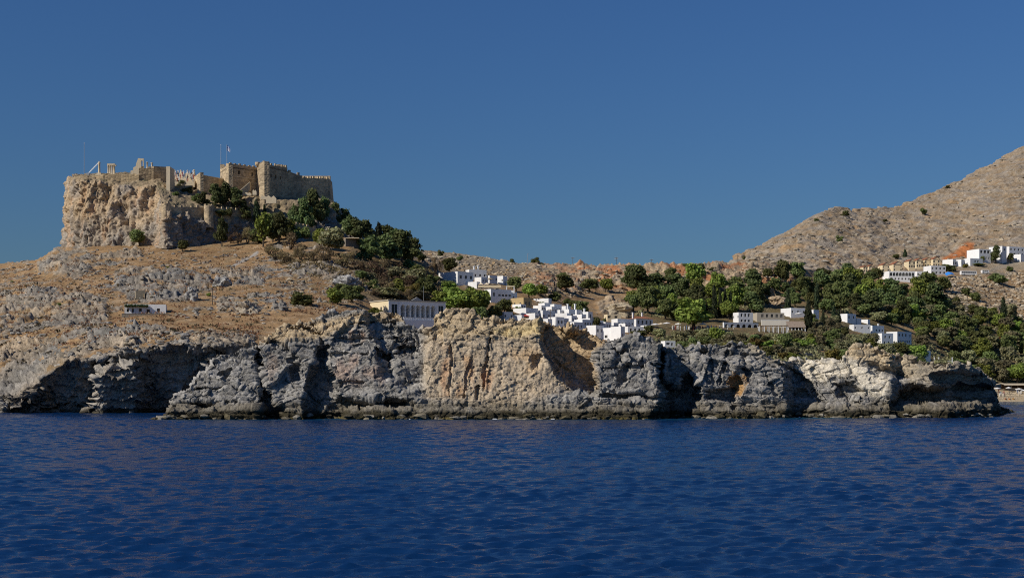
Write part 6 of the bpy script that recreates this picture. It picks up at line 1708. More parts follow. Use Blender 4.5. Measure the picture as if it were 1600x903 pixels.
# far skyline and mountain
GF = 'lone bushes on far slopes'
for k, (x, y, w, h, lb) in enumerate([(688, 400, 12, 12, 'first round tree on the far ridge right of the slope pines'), (720, 408, 13, 9, 'low round bush on the far ridge slope'), (801, 408, 9, 8, 'tiny tree on the far ridge skyline'), (836, 413, 16, 10, 'umbrella-shaped tree on the far ridge skyline'), (846, 418, 10, 4, 'low scrub beside the umbrella-shaped tree')]):
    tree('bush', x, y, w, h, lb, GF)
for x, y, w, h, lb in [(1320, 336, 13, 10, 'dark bush on the mountain shoulder'), (1312, 377, 13, 12, 'dark bush in the middle of the mountain slope'), (1442, 334, 13, 11, 'dark bush high on the mountain slope'), (1480, 293, 9, 5, 'tiny bush on the mountain skyline'), (1167, 415, 12, 8, 'bush at the mountain foot'), (1163, 403, 6, 7, 'tiny tree on the lower mountain skyline'), (1383, 346, 9, 5, 'small bush right of the mountain shoulder'), (1275, 344, 9, 5, 'small bush on the mountain shoulder edge')]:
    tree('bush', x, y, w, h, lb, GF, pt=mountain_pt(x, y))
# low undergrowth between the trees
def undergrowth(name, label, polys, n, mat, seed, h=1.3, size=.42, near=430):
    rs = np.random.RandomState(seed); T = TERR[0]
    px = T[:, 0] * F / T[:, 1] + 800; py = HZ - (T[:, 2] - CAMZ) / T[:, 1] * F
    m = np.zeros(len(T), bool)
    for q in polys: m |= poly_mask(px, py, q, 4) > .5
    m &= (T[:, 1] > near) & (T[:, 1] < 1000)
    idx = np.nonzero(m)[0]; cl = gnoise(T[idx] / 6.0, seed); idx = idx[cl > -0.25]
    idx = rs.choice(idx, n // 12, replace=True)
    k = np.repeat(idx, 12); c = T[k] + rs.normal(size=(len(k), 3)) * np.array([.9, .9, 0]) + np.stack([0 * k, 0 * k, rs.uniform(-.1, h, len(k)) * np.repeat(rs.uniform(.4, 1.2, len(idx)), 12)], 1)
    nr = rs.normal(size=(len(k), 3)); nr[:, 2] += .5; nr /= np.linalg.norm(nr, axis=1)[:, None]
    t = np.cross(nr, rs.normal(size=(len(k), 3))); t /= np.linalg.norm(t, axis=1)[:, None]; b = np.cross(nr, t)
    s = size * rs.uniform(.5, 1.3, len(k))[:, None]
    V = np.stack([c - t * s - b * s, c + t * s - b * s * .6, c + t * s * .8 + b * s, c - t * s * .7 + b * s], 1).reshape(-1, 3)
    lv = np.repeat(rs.uniform(.7, 1.3, len(idx)), 48)
    me = fast_mesh(name, V, np.arange(len(V)).reshape(-1, 4), mat, np.stack([lv, lv, lv], 1), smooth=False)
    tag(link(bpy.data.objects.new(name, me)), label, 'undergrowth', kind='stuff')
undergrowth('undergrowth', 'low green undergrowth between the trees of the valley', [[(1010, 528), (1200, 522), (1380, 524), (1500, 545), (1605, 560), (1605, 600), (1500, 598), (1400, 580), (1180, 566), (1040, 560)], [(1270, 448), (1400, 462), (1500, 495), (1600, 510), (1600, 560), (1480, 545), (1440, 512), (1330, 492), (1268, 486)],
            [(985, 460), (1180, 460), (1190, 494), (1000, 500)]], 30000, L_OLIVE, 31)
undergrowth('hill_scrub', 'low brown-green scrub on the slope between castle and village', [[(440, 395), (560, 400), (680, 430), (700, 480), (600, 470), (520, 440), (430, 415)]], 9000, L_DRY, 33, 1.0, .36)

undergrowth('dry_grass', 'tufts of dry golden-brown grass on the open hillside', [[(-60, 440), (100, 400), (260, 385), (430, 385), (560, 410), (560, 485), (420, 500), (400, 530), (200, 530), (-60, 560)]], 15000, leaf_mat('dry_grass', (0.34, 0.22, 0.10)), 35, .7, .2, 360)
undergrowth('herb_tufts', 'low grey-green herbs between the hillside rocks', [[(-60, 440), (100, 400), (430, 395), (560, 420), (540, 480), (400, 520), (200, 545), (-60, 590)]], 3600, leaf_mat('herbs', (0.15, 0.14, 0.07)), 36, .6, .26, 360)
# ------------------------------------------------------------------ loose stones on the slopes
_t = (1 + 5 ** .5) / 2
ICO_V = np.array([(-1, _t, 0), (1, _t, 0), (-1, -_t, 0), (1, -_t, 0), (0, -1, _t), (0, 1, _t), (0, -1, -_t), (0, 1, -_t), (_t, 0, -1), (_t, 0, 1), (-_t, 0, -1), (-_t, 0, 1)]) / 1.9
ICO_F = np.array([(0, 11, 5), (0, 5, 1), (0, 1, 7), (0, 7, 10), (0, 10, 11), (1, 5, 9), (5, 11, 4), (11, 10, 2), (10, 7, 6), (7, 1, 8), (3, 9, 4), (3, 4, 2), (3, 2, 6), (3, 6, 8), (3, 8, 9), (4, 9, 5), (2, 4, 11), (6, 2, 10), (8, 6, 7), (9, 8, 1)])
def stones(name, label, T, n, poly, rng, cols, seed, flat=0.7, mat=None, avoid=None, clump=None):
    rs = np.random.RandomState(seed)
    px = T[:, 0] * F / T[:, 1] + 800; py = HZ - (T[:, 2] - CAMZ) / T[:, 1] * F
    m = poly_mask(px, py, poly, 3) > .5
    if avoid is not None:
        for a in avoid:
            m &= poly_mask(px, py, a, 2) < .5
    idx = np.nonzero(m)[0]
    if clump:
        c = gnoise(T[idx] / clump, seed); idx = idx[c + .25 * rs.normal(size=len(idx)) > .05]
    # thin out evenly over the ground rather than over the mesh
    idx = rs.choice(idx, min(n, len(idx)), replace=False)
    n = len(idx)
    s = np.exp(rs.uniform(math.log(rng[0]), math.log(rng[1]), n)) * (0.75 + 0.5 * rs.rand(n))
    a = rs.uniform(0, 6.28, n); ca, sa = np.cos(a), np.sin(a)
    sc = np.stack([rs.uniform(.7, 1.4, n), rs.uniform(.7, 1.3, n), rs.uniform(.5, 1.0, n) * flat], 1) * s[:, None]
    v = ICO_V[None] * (1 + .3 * rs.uniform(-1, 1, (n, 12, 1))) * sc[:, None]
    v = np.stack([v[..., 0] * ca[:, None] - v[..., 1] * sa[:, None], v[..., 0] * sa[:, None] + v[..., 1] * ca[:, None], v[..., 2]], -1)
    v += T[idx][:, None] + np.array([0, 0, .12]) * s[:, None, None]
    f = (ICO_F[None] + 12 * np.arange(n)[:, None, None]).reshape(-1, 3)
    cl = np.array(cols)[rs.randint(0, len(cols), n)] * rs.uniform(.8, 1.2, n)[:, None]
    me = fast_mesh(name, v.reshape(-1, 3), f, mat or M_LAND, np.repeat(cl, 12, axis=0), smooth=False)
    tag(link(bpy.data.objects.new(name, me)), label, 'rocks', kind='stuff')
GR = [(0.27, .255, .23), (.24, .225, .20), (.32, .285, .235), (.35, .30, .22)]
TN_ = [(.44, .36, .25), (.36, .30, .22), (.40, .29, .17), (.47, .41, .31)]
stones('hillside_stones', 'loose grey stones strewn over the dry hillside below the acropolis', TERR[0], 2400, [(-100, 450), (60, 400), (160, 388), (420, 400), (560, 420), (560, 480), (420, 490), (400, 540), (100, 560), (-100, 610)], (.3, 1.0), GR, 5,
       avoid=[[(180, 468), (268, 468), (268, 500), (180, 500)], [(190, 498), (400, 496), (420, 514), (260, 518)]], clump=11.0)
stones('ridge_stones', 'tan boulders tumbled on the ridge and cliff band behind the village', TERR[0], 1500, [(640, 392), (760, 402), (880, 420), (1250, 420), (1250, 446), (1000, 452), (860, 470), (820, 450), (700, 420)], (.4, 1.5), TN_, 6)
stones('slope_stones', 'tan stones on the dry slope below the hotel road', TERR[0], 1200, [(1440, 440), (1620, 420), (1620, 500), (1540, 495), (1470, 480)], (.5, 1.9), TN_, 7)
stones('mountain_stones', 'pale stones scattered over the mountain slope', TERR[1], 800, [(1140, 420), (1285, 335), (1400, 330), (1600, 232), (1640, 230), (1640, 400), (1500, 405), (1300, 440), (1160, 430)], (.7, 2.6), [(.36, .30, .215), (.32, .27, .20), (.40, .345, .26), (.31, .28, .235)], 8, mat=M_MOUNT)

# fallen blocks along the foot of the cliffs
_H = TERR[3]; _H = _H[(_H[:, 2] > -.4) & (_H[:, 2] < .7)]
stones('shore_rocks', 'dark wet blocks lying along the foot of the headland', _H, 320, [(240, 630), (1600, 630), (1600, 670), (240, 670)], (.3, 1.1), [(.10, .085, .05), (.16, .14, .10), (.07, .06, .04), (.22, .2, .16)], 9, mat=M_ROCK)
_B = TERR[0]; _B = _B[(_B[:, 2] > -.4) & (_B[:, 2] < .8) & (_B[:, 1] < 400)]
stones('bay_rocks', 'dark wet blocks along the foot of the left bay cliff', _B, 70, [(-200, 620), (420, 620), (420, 670), (-200, 670)], (.4, 1.5), [(.10, .085, .05), (.16, .14, .10), (.2, .18, .15)], 10, mat=M_ROCK)

# ------------------------------------------------------------------ single boulders
def boulder(px, py, w, h, label, Y=None, tilt=0.0, col=(.36, .31, .24), seed=1, d=None):
    g = ground(px, py, Y); s = g.y / F
    n_u, n_v = 40, 22
    u = np.linspace(0, 2 * np.pi, n_u, endpoint=False); v = np.linspace(0, np.pi, n_v)
    U, Vv = np.meshgrid(u, v)
    p = np.stack([np.cos(U) * np.sin(Vv), np.sin(U) * np.sin(Vv), np.cos(Vv)], -1).reshape(-1, 3).astype(np.float32)
    q = np.sign(p) * np.abs(p) ** .88
    f1, f2, idv = worley(p * 1.9 + seed * 3.1, seed)
    q = q * (1 + .38 * fbm(p * 1.5 + seed, 3, seed) + .3 * (idv - .5) - .12 * sstep(.12, 0, f2 - f1))[:, None]
    q *= np.array([w * s / 2, (d or w * .8) * s / 2, h * s / 2 * 1.15])
    c, sn = math.cos(tilt), math.sin(tilt)
    q = np.stack([q[:, 0] * c + q[:, 2] * sn, q[:, 1], -q[:, 0] * sn + q[:, 2] * c], 1)
    q[:, 2] += h * s * .38
    i = np.arange(n_u * n_v).reshape(n_v, n_u); j = np.roll(i, -1, axis=1)
    f = np.stack([i[:-1], i[1:], j[1:], j[:-1]], -1).reshape(-1, 4)
    cl = np.array(col) * (1 + .3 * (idv - .5))[:, None]
    me = fast_mesh('boulder', q, f, M_ROCK, cl, smooth=False)
    o = link(bpy.data.objects.new('boulder', me)); o.location = g
    tag(o, label, 'boulder', 'big boulders on the slopes')
boulder(388, 492, 32, 20, 'pointed leaning boulder alone on the dry field', tilt=.25, seed=2)
boulder(437, 486, 22, 11, 'dark cube-like boulder left of the round dark bush', seed=3, col=(.27, .25, .22))
boulder(347, 448, 26, 16, 'grey boulder in the middle of the rocky band', seed=4, col=(.33, .32, .3))
boulder(300, 470, 20, 20, 'upright grey boulder right of the ruined hut', seed=5, col=(.33, .32, .3))
boulder(967, 493, 40, 19, 'large tan boulder behind the pale cream village house', seed=6, col=(.43, .36, .25))
boulder(1215, 478, 26, 16, 'tan boulder pile above the beige house', seed=7, col=(.43, .33, .22))
boulder(1198, 466, 22, 18, 'reddish boulder below the cliff band', seed=8, col=(.42, .27, .16))
boulder(119, 277, 10, 6, 'rounded boulder at the left rim of the acropolis', Y=655, seed=9, col=(.4, .33, .24))
boulder(540, 448, 40, 18, 'split grey outcrop boulder above the bright green bush', seed=10, col=(.34, .33, .31))
boulder(858, 441, 18, 12, 'dark reddish boulder in place of a cave on the slope behind the village', seed=11, col=(.24, .15, .11))  # stand-in for a dark cave mouth, its darkness put into the colour

# ------------------------------------------------------------------ poles and lamps
def pole(px, pt_, pb, label, arms=1, Y=None, lamp=False):
    g = ground(px, pb, Y); s = g.y / F; h = (pb - pt_) * s
    r = empty('street_lamp' if lamp else 'utility_pole', Vector((g.x, g.y, g.z)))
    m = MB(); m.tube((0, 0, -2), (0, 0, h), .17, .11, 8); m.build('pole', METAL if lamp else WOODP, r)
    for k in range(arms):
        m = MB(); m.box(-1.1, 1.1, -.09, .09, h - .5 - k * .9, h - .3 - k * .9); a = m.build('crossarm', WOODP, r)
        for x in (-.95, -.4, .4, .95):
            q = MB(); q.lathe((x, 0, h - .3 - k * .9), [(.07, 0), (.09, .12), (.04, .3)], 6); q.build('insulator', CANVASW, a)
    if lamp:
        m = MB(); m.tube((0, 0, h), (.5, 0, h + .3), .07, .05, 6); m.build('arm', METAL, r); m = MB(); m.box(.3, 1.1, -.16, .16, h + .22, h + .42); m.build('lamp_head', METAL, r)
    tag(r, label, 'lamp' if lamp else 'pole', 'poles')
pole(895, 402, 421, 'leftmost utility pole on the ridge skyline', 1, 865)
pole(963, 402, 421, 'second utility pole on the ridge skyline with two crossarms', 2, 845)
pole(1018, 405, 421, 'third utility pole on the ridge skyline', 1, 838)
pole(824, 397, 416, 'thin street lamp on the far ridge', 0, 860, True)
pole(1152, 398, 418, 'small utility pole at the foot of the mountain', 1, 850)
pole(1122, 408, 420, 'short utility pole behind the cliff band', 1, 838)
pole(860.5, 483, 509, 'dark wooden pole standing among the white roofs', 1)
pole(332, 453, 476, 'lone wooden pole on the dry field', 0)
pole(1346, 435, 455, 'pale lamp mast in front of the cream terraces', 0, None, True)

# ------------------------------------------------------------------ vehicles
PAINTS = {c: plain(c + '_paint', v, .25, .04) for c, v in {'white': (.78, .78, .77), 'silver': (.5, .51, .52), 'blue': (.05, .14, .4), 'red': (.4, .05, .04), 'dark': (.05, .055, .07)}.items()}
TYRE = plain('tyre', (.02, .02, .02), .9, .1)
def wheel(r, x, y, rad):
    m = MB(); m.tube((0, -.11, 0), (0, .11, 0), rad, rad, 14); w = m.build('wheel', TYRE, r); w.location = (x, y, rad)
    m = MB(); m.tube((0, -.125, 0), (0, .125, 0), rad * .55, rad * .55, 10); m.build('rim', METAL, w)
def car(px, py, paint, label, rz=0.0, Y=None):
    g = ground(px, py, Y); g.z = snap(g, 2.0) + .05
    r = empty('parked_car', g, rz)
    prof = [(-2.1, .35), (2.05, .35), (2.12, .62), (1.95, .82), (1.05, .95), (-1.75, .98), (-2.1, .85)]
    def side(prof, w0, name, mat, par):
        n0 = len(prof); m = MB(); m.v = [(x, -w0, z) for x, z in prof] + [(x, w0, z) for x, z in prof]
        m.f = [tuple(range(n0)), tuple(range(2 * n0 - 1, n0 - 1, -1))] + [((i + 1) % n0, i, n0 + i, n0 + (i + 1) % n0) for i in range(n0)]
        return m.build(name, mat, par)
    b = side(prof, .84, 'body', PAINTS[paint], r)
    c = side([(-1.7, .97), (1.0, .955), (.35, 1.42), (-1.25, 1.45)], .72, 'cabin', PAINTS[paint], r)
    for sg in (-1, 1):
        m = MB(); y = sg * .726; m.quad((-1.45, y, 1.02), (.72, y, 1.02), (.28, y, 1.36), (-1.15, y, 1.38)); m.build('side_window', GLASS, c)
    m = MB(); m.quad((1.0, -.62, .99), (1.0, .62, .99), (.43, .6, 1.4), (.43, -.6, 1.4)); m.build('windscreen', GLASS, c)
    for x in (-1.3, 1.3):
        for y in (-.76, .76):
            wheel(r, x, y, .31)
    for sg in (-1, 1):
        m = MB(); m.box(2.07, 2.13, sg * .6 - .15, sg * .6 + .15, .6, .74); m.build('headlight', CANVASW, r)
    tag(r, label, 'car', 'cars parked on the slope')
ordn = ['leftmost', 'second', 'third', 'fourth', 'fifth', 'sixth', 'seventh', 'eighth', 'ninth', 'tenth', 'rightmost']
for k in range(11):
    paint = ['white', 'white', 'blue', 'silver', 'white', 'white', 'red', 'white', 'silver', 'white', 'blue'][k]
    car(1522 + k * 6.6, 527 + k * .55, paint, f'{paint} parked car, {ordn[k]}' + ('' if ordn[k].endswith('most') else ' from the left') + ' in the hillside row', rz=1.25 + (k % 3) * .1)
for k, (x, y, paint, lb) in enumerate([(1484, 526, 'white', 'white parked car below the tree belt, left of the hillside row'), (1494, 527, 'silver', 'silver parked car between the trees left of the hillside row'), (1445, 524, 'blue', 'blue parked car right of the biggest white villa')]):
    car(x, y, paint, lb, rz=.2)
car(1265, 557, 'dark', 'dark parked car on the track among the olive trees', rz=.15)
def bus(px, py, wpx, label, Y=None, rz=0.12, paint='white'):
    g = ground(px, py, Y); s = g.y / F; g.z = snap(g, 2.5) + .1
    r = empty('bus', g, rz); L = wpx * s; H = 3.1 if L > 9 else 2.5
    n = [(-L / 2, .4), (L / 2, .4), (L / 2, H * .55), (L / 2 - .25, H), (-L / 2 + .1, H), (-L / 2, H * .9)]
    m = MB(); k = len(n); m.v = [(x, -1.2, z) for x, z in n] + [(x, 1.2, z) for x, z in n]
    m.f = [tuple(range(k)), tuple(range(2 * k - 1, k - 1, -1))] + [((i + 1) % k, i, k + i, k + (i + 1) % k) for i in range(k)]
    b = m.build('body', PAINTS[paint], r)
    nw = max(3, int(L / 1.5))
    for i in range(nw):
        x0 = -L / 2 + .4 + i * (L - .9) / nw
        for y in (-1.206, 1.206):
            m = MB(); m.quad((x0, y, H * .5), (x0 + (L - .9) / nw - .12, y, H * .5), (x0 + (L - .9) / nw - .12, y, H * .82), (x0, y, H * .82)); m.build('window', GLASS, b)
    m = MB(); m.quad((L / 2 + .005, -1.05, H * .45), (L / 2 + .005, 1.05, H * .45), (L / 2 - .2, 1.0, H * .9), (L / 2 - .2, -1.0, H * .9)); m.build('windscreen', GLASS, b)
    for x in (-L * .3, L * .32):
        for y in (-1.12, 1.12):
            wheel(r, x, y, .48)
    tag(r, label, 'bus')
bus(1513, 430.5, 26, 'long white coach parked below the hotels', rz=.16)
bus(1539, 427.5, 11.5, 'small white minibus right of the long coach', rz=.12)
bus(1436, 438.5, 11, 'white coach beside the arcaded hotel', rz=.3)

# blue tarpaulin stretched over a yard
g = ground(1485, 434); r = empty('tarpaulin', g); s = g.y / F; tag(r, 'bright blue tarpaulin roof below the white hotel block', 'tarpaulin')
m = MB(); q = [(-6.5 * s, 0, 1.5), (0, -1.5, 2.6), (6.5 * s, 0, 2.0), (6.0 * s, 5, 4.2), (0, 5.5, 4.8), (-5.5 * s, 5, 3.4)]
m.v = q + [(x, y, z - .06) for x, y, z in q]; m.f = [(0, 1, 4, 5), (1, 2, 3, 4), (11, 10, 7, 6), (10, 9, 8, 7), (0, 6, 7, 1), (1, 7, 8, 2), (2, 8, 9, 3), (3, 9, 10, 4), (4, 10, 11, 5), (5, 11, 6, 0)]
m.build('sheet', BLUETARP, r)
for x, y, z in (q[0], q[2], q[3], q[5]):
    m = MB(); m.tube((x, y, -2), (x, y, z), .06); m.build('post', METAL, r)

# ------------------------------------------------------------------ parasols, awnings, terraces
def parasol(g, rad, mat, label, group, h=2.5):
    r = empty('parasol', g)
    m = MB(); m.tube((0, 0, -.4), (0, 0, h), .04, .04, 6); m.build('pole', METAL, r)
    m = MB(); n = 8; m.v = [(0, 0, h + .35)] + [(rad * math.cos(2 * math.pi * k / n), rad * math.sin(2 * math.pi * k / n), h - .15) for k in range(n)]
    m.f = [(0, 1 + k, 1 + (k + 1) % n) for k in range(n)]; c = m.build('canopy', mat, r)
    m = MB()
    for k in range(n):
        a, b = m.v and None, None
    v = [(rad * math.cos(2 * math.pi * k / n), rad * math.sin(2 * math.pi * k / n)) for k in range(n)]
    m = MB()
    for k in range(n):
        a, b = v[k], v[(k + 1) % n]; m.quad((*a, h - .36), (*b, h - .36), (*b, h - .15), (*a, h - .15))
    m.build('valance', mat, c)
    tag(r, label, 'parasol', group)
def at(px, py, lift=0.0, Y=None):
    g = ground(px, py, Y); g.z += lift; return g
parasol(at(764, 444, 0), 2.4, CANVAS, 'cream parasol on the terrace below the square white house', 'terrace parasols', 2.6)
parasol(at(1248, 498, .2), 2.0, CANVASW, 'white parasol on the white terrace left of the tall cypress', 'terrace parasols', 2.6)
# cream canopy terrace
r = empty('canopy_terrace', at(765, 452)); s = r.location.y / F; tag(r, 'cream fabric canopy terrace above the broad white house', 'canopy')
for k in range(4):
    x0 = -18 * s + k * 9 * s
    m = MB(); m.v = [(x0, -3, 1.9), (x0 + 9 * s - .05, -3, 1.9), (x0 + 9 * s - .05, 2.5, 2.3), (x0, 2.5, 2.3), (x0 + 4.5 * s, -.2, 3.0 if k < 2 else 2.3)]
    m.f = [(0, 1, 4), (1, 2, 4), (2, 3, 4), (3, 0, 4)]; m.build('canopy', CANVAS, r)
    m = MB(); m.tube((x0 + .1, -2.9, -3), (x0 + .1, -2.9, 1.9), .06); m.build('post', WOODP, r)
m = MB(); m.box(-18 * s, 18 * s, -3.0, 3, -4, -.2); m.build('deck', WHITE, r)
m = MB(); m.box(-18 * s, 18 * s, -3.05, -2.95, .6, 1.55); m.build('parapet', CREAM, r)
# roof pavilion
r = empty('roof_pavilion', P(797, 457, ground(797, 473).y + 3)); s = r.location.y / F; tag(r, 'open white roof pavilion on four piers above the stepped house', 'pavilion')
m = MB(); m.box(-6 * s, 7 * s, -2, 2, 2.4, 2.75); m.build('roof', CREAM, r)
for x, y in ((-5.5 * s, -1.7), (6.2 * s, -1.7), (-5.5 * s, 1.7), (6.2 * s, 1.7)):
    m = MB(); m.box(x - .2, x + .2, y - .2, y + .2, -.3, 2.4); m.build('pier', WHITE, r)
m = MB(); m.box(-6 * s, 7 * s, -2, 2, -.4, .7); m.build('parapet', WHITE, r)
# red awning
r = empty('awning', at(829, 497.5)); s = r.location.y / F; tag(r, 'red awning over the terrace of a white village house', 'awning')
m = MB(); m.v = [(-13 * s, -1.5, .9), (13 * s, -.5, .9), (13 * s, 1.5, 1.7), (-13 * s, .5, 1.7), (-13 * s, -1.5, .84), (13 * s, -.5, .84), (13 * s, 1.5, 1.64), (-13 * s, .5, 1.64)]
m.f = [(0, 1, 2, 3), (7, 6, 5, 4), (0, 4, 5, 1), (1, 5, 6, 2), (2, 6, 7, 3), (3, 7, 4, 0)]; m.build('fabric', REDAWN, r)
for x in (-12.5 * s, 0, 12.5 * s):
    m = MB(); m.tube((x, -.8, -2), (x, -.8, 1.0), .05); m.build('post', METAL, r)
# arcaded white wall under the six-window house
def arcade_wall(x0, x1, yt, yb, n, label, yaw=12):
    g = ground(x0, yb); s = g.y / F; r = empty('arcade_wall', g, R(yaw)); W = (x1 - x0) * s / math.cos(R(yaw)); H = (yb - yt) * s
    ops = [(W * (k + .5) / n - W / n * .33, W * (k + .5) / n + W / n * .33, .04, H * .72, 'a') for k in range(n)]
    m = MB(); facade(m, W, -3, H, ops, lambda u, z, d: (u, d, z), .5)
    m.quad((0, 0, H), (W, 0, H), (W, .9, H), (0, .9, H)); m.quad((0, 0, -3), (0, 0, H), (0, .9, H), (0, .9, -3)); m.quad((W, 0, H), (W, 0, -3), (W, .9, -3), (W, .9, H)); m.build('wall', WHITE, r)
    m = MB(); m.box(.1, W - .1, .52, .7, -1, H * .8); m.build('backing', DARKIN, r)  # near-black sheet painted as the shade behind the arches
    tag(r, label, 'wall')
arcade_wall(1131, 1190, 503.5, 512, 6, 'low white arcaded wall below the white six-window house', 26)
r = empty('terrace_wall', at(1190, 510)); s = r.location.y / F; tag(r, 'pale retaining wall below the beige two-storey house', 'wall')
m = MB(); m.box(0, 43 * s, 0, 1.2, -3, 10 * s); m.build('wall', wall_mat('pale_plaster', (.62, .58, .5)), r); m = MB(); m.box(-.1, 43 * s + .1, -.1, 1.3, 10 * s, 10 * s + .2); m.build('coping', WHITE, r)
r = empty('restaurant', at(1232, 516)); s = r.location.y / F; tag(r, 'open restaurant under a grey-brown tiled lean-to left of the tall cypress', 'restaurant')
W = 26 * s; m = MB(); z = [5 * s, 15 * s]
m.v = [(-.3, -.5, z[0]), (W + .3, -.5, z[0]), (W + .3, 5, z[1]), (-.3, 5, z[1]), (-.3, -.5, z[0] - .25), (W + .3, -.5, z[0] - .25), (W + .3, 5, z[1] - .25), (-.3, 5, z[1] - .25)]
m.f = [(0, 1, 2, 3), (7, 6, 5, 4), (0, 4, 5, 1), (1, 5, 6, 2), (2, 6, 7, 3), (3, 7, 4, 0)]; m.build('roof', plain('weathered_tiles', (.27, .21, .16), .9, .25, 1.4, bump=.1), r)
for k in range(6):
    m = MB(); m.box(k * W / 5 - .15, k * W / 5 + .15, -.2, .1, -3, z[0] - .2); m.build('post', WHITE, r)
m = MB(); m.box(0, W, 4.4, 4.8, -3, z[1] - .6); m.build('rear_wall', DARKIN, r)  # rear wall painted dark for the shade under the roof
r = empty('pergola', at(1187, 518)); s = r.location.y / F; tag(r, 'long wooden pergola with pale posts below the beige house', 'pergola')
W = 44 * s
for k in range(7):
    for y in (0, 3.5):
        m = MB(); m.box(k * W / 6 - .14, k * W / 6 + .14, y - .14, y + .14, -3, 2.5); m.build('post', WHITE, r)
for k in range(22):
    m = MB(); m.box(k * W / 21 - .07, k * W / 21 + .07, -.6, 4.1, 2.7, 2.85); m.build('rafter', WOODP, r)
for y in (0, 3.5):
    m = MB(); m.box(-.3, W + .3, y - .1, y + .1, 2.5, 2.7); m.build('beam', plain('pale_beam', (.45, .3, .18), .8, .15) if y == 0 else WOODP, r)
# gate posts and a small terrace right of the tower house
r = empty('terrace_fence', at(1460, 566)); s = r.location.y / F; tag(r, 'white terrace posts with rail right of the small tower house', 'fence')
for k in range(5):
    m = MB(); m.box(k * 7 * s - .18, k * 7 * s + .18, 0, .36, -2, 2.6 if k in (0, 1, 4) else 1.1); m.build('post', WHITE, r)
m = MB(); m.box(0, 28 * s, .1, .2, .7, .85); m.build('rail', WHITE, r)
# square under the large tree: awnings and people
rs = random.Random(9)
for k, (x, y, rd, lb) in enumerate([(1042, 512, 1.8, 'leftmost white parasol on the square'), (1024, 514, 1.9, 'white parasol right of the red-roofed mansion'), (1033, 513, 1.6, 'cream parasol beside the square'), (1060, 513, 1.5, 'white parasol under the large tree'), (1098, 513, 1.7, 'white parasol right of the large tree trunk')]):
    parasol(at(x, y + 1, .1), rd, CANVASW if k != 2 else CANVAS, lb, 'parasols on the square', 2.3)
crowd('square_crowd', 'line of tiny people on the square below the large round tree', [at(rs.uniform(1050, 1146), rs.uniform(514.5, 516.5), .3) for _ in range(48)], 4)

# ------------------------------------------------------------------ the beach
REED = plain('reed_roof', (.50, .42, .30), .95, .2, 2.0, bump=.05)
r = empty('beach_hut', at(1568, 609)); s = r.location.y / F; tag(r, 'long reed-roofed beach hut behind the sunbeds', 'hut')
W = 50 * s
m = MB(); m.v = [(-.5, -2.6, 2.6), (W, -2.6, 2.6), (W, 4, 3.4), (-.5, 4, 3.4), (-.5, -2.6, 2.35), (W, -2.6, 2.35), (W, 4, 3.15), (-.5, 4, 3.15)]
m.f = [(0, 1, 2, 3), (7, 6, 5, 4), (0, 4, 5, 1), (1, 5, 6, 2), (2, 6, 7, 3), (3, 7, 4, 0)]; m.build('roof', REED, r)
for k in range(6):
    m = MB(); m.tube((k * W / 5, -2.3, -1.5), (k * W / 5, -2.3, 2.4), .09); m.build('post', WOODP, r)
m = MB(); m.box(0, W, 3.2, 3.5, -1.5, 3.0); m.build('rear_wall', WOODB, r)
m = MB(); m.box(2, W * .6, 1, 1.6, -1, 1.1); m.build('counter', BEIGE, r)
r = empty('reed_canopy', at(1551, 607)); tag(r, 'short tilted reed canopy left of the beach hut', 'canopy')
m = MB(); m.v = [(0, -1.5, 1.9), (15 * s, -1.5, 2.9), (15 * s, 1.5, 2.95), (0, 1.5, 1.95), (0, -1.5, 1.7), (15 * s, -1.5, 2.7), (15 * s, 1.5, 2.75), (0, 1.5, 1.75)]
m.f = [(0, 1, 2, 3), (7, 6, 5, 4), (0, 4, 5, 1), (1, 5, 6, 2), (2, 6, 7, 3), (3, 7, 4, 0)]; m.build('roof', REED, r)
for x in (.3, 14.5 * s):
    m = MB(); m.tube((x, 0, -1.5), (x, 0, 1.8 if x < 1 else 2.7), .07); m.build('post', WOODP, r)
for k, (x, y, rd, lb) in enumerate([(1558, 613, 2.0, 'white parasol at the left end of the beach'), (1546, 611, 1.5, 'small white parasol beside the headland tip'), (1592, 614, 2.0, 'white parasol in front of the beach hut'), (1576, 612, 1.5, 'white parasol in the middle of the beach'), (1601, 616, 1.8, 'white parasol at the right frame edge of the beach')]):
    parasol(at(x, y, .0), rd, CANVASW, lb, 'beach parasols', 2.2)
BED = plain('sunbed_fabric', (.72, .62, .46), .9, .1); FR_ = plain('sunbed_frame', (.75, .74, .72), .5, .05)
bi = 0
rowname = ['water-side', 'middle', 'rear']
for rr, (y, n) in enumerate([(622.5, 8), (618.5, 9), (615, 9)]):
    for k in range(n):
        x = 1536 + k * 7.4 + rr * 3.0
        g = at(x, y); g.z = snap(g, 2) + .03
        b = empty('sunbed', g, R(-55 + (k * 29 % 20)))
        m = MB(); m.box(-.95, .45, -.33, .33, .30, .38); m.build('mattress', BED, b)
        m = MB(); m.v = [(.45, -.33, .32), (.45, .33, .32), (1.0, .33, .78), (1.0, -.33, .78), (.45, -.33, .40), (.45, .33, .40), (.97, .33, .86), (.97, -.33, .86)]
        m.f = [(3, 2, 1, 0), (4, 5, 6, 7), (0, 1, 5, 4), (1, 2, 6, 5), (2, 3, 7, 6), (3, 0, 4, 7)]; m.build('backrest', BED, b)
        for lx, ly in ((-.8, -.28), (-.8, .28), (.5, -.28), (.5, .28)):
            m = MB(); m.box(lx - .03, lx + .03, ly - .03, ly + .03, -.1, .3); m.build('leg', FR_, b)
        tag(b, f'pale sunbed, {ORD[k]} from the left in the {rowname[rr]} row on the beach', 'sunbed', 'sunbeds on the beach')
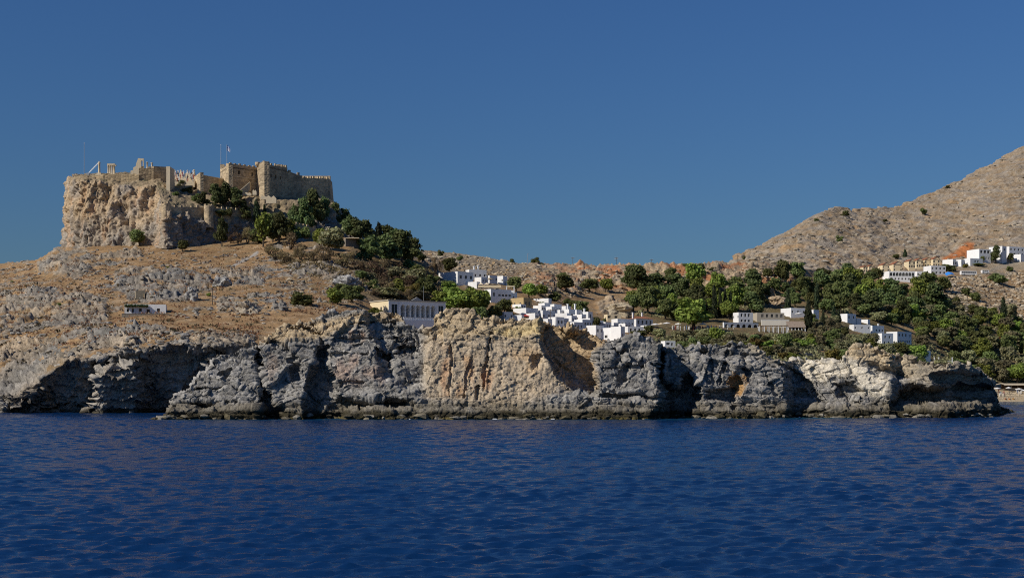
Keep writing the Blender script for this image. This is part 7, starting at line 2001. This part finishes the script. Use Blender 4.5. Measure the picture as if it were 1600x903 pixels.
for k, (x, c, lb) in enumerate([(1571, (.62, .14, .03), 'orange-red pedal kayak drawn up on the beach'), (1577, (.7, .22, .03), 'orange kayak drawn up next to the red one'), (1583, (.6, .3, .05), 'yellowish kayak drawn up on the beach')]):
    g = at(x, 623.5); g.z = snap(g, 2) + .1; o = empty('kayak', g, R(70 + k * 9)); m = MB()
    secs = [(-1.9, .04, .12), (-1.2, .3, .22), (0, .4, .28), (1.2, .3, .24), (1.9, .04, .2)]
    for (xa, wa, ha), (xb, wb, hb) in zip(secs[:-1], secs[1:]):
        ra = [(xa, -wa, ha + .1), (xa, -wa * .6, 0), (xa, wa * .6, 0), (xa, wa, ha + .1)]; rb = [(xb, -wb, hb + .1), (xb, -wb * .6, 0), (xb, wb * .6, 0), (xb, wb, hb + .1)]
        for i in range(4):
            j = (i + 1) % 4; m.quad(ra[i], ra[j], rb[j], rb[i])
    m.build('hull', plain(f'kayak_colour_{"abc"[k]}', c, .5, .05), o)
    m = MB(); m.box(-.35, .35, -.22, .22, .34, .42); m.build('seat', TYRE, o)
    tag(o, lb, 'kayak', 'kayaks on the beach')
crowd('beach_people', 'tiny bathers standing by the beach hut', [at(rs.uniform(1560, 1602), rs.uniform(613, 620), .15) for _ in range(16)], 6)

# ------------------------------------------------------------------ scraps of foam at the foot of the headland
rs = random.Random(12); m = MB()
for cx, w in ((252, 3), (640, 2), (865, 4), (772, 3), (1222, 4), (1250, 2)):
    for k in range(int(w * 2.2)):
        x = cx + rs.gauss(0, w * .5); wt = float(np.interp(x, [a for a, b in WATER], [b for a, b in WATER])); Y = CAMZ * F / (wt - HZ) - rs.uniform(1.7, 2.6)
        q = P(x, 600, Y); n = 7; a0 = rs.uniform(0, 6); rr = rs.uniform(.06, .2)
        k0 = len(m.v); m.v.append((q.x, q.y, .22))
        m.v += [(q.x + 2.2 * rr * rs.uniform(.6, 1.2) * math.cos(a0 + 6.283 * i / n), q.y + rr * rs.uniform(.6, 1.2) * math.sin(a0 + 6.283 * i / n), .10) for i in range(n)]
        m.f += [(k0, k0 + 1 + i, k0 + 1 + (i + 1) % n) for i in range(n)]
o = m.build('foam', plain('sea_foam', (.75, .78, .8), .7, .1)); tag(o, 'scraps of white foam along the foot of the headland', 'foam', kind='stuff')
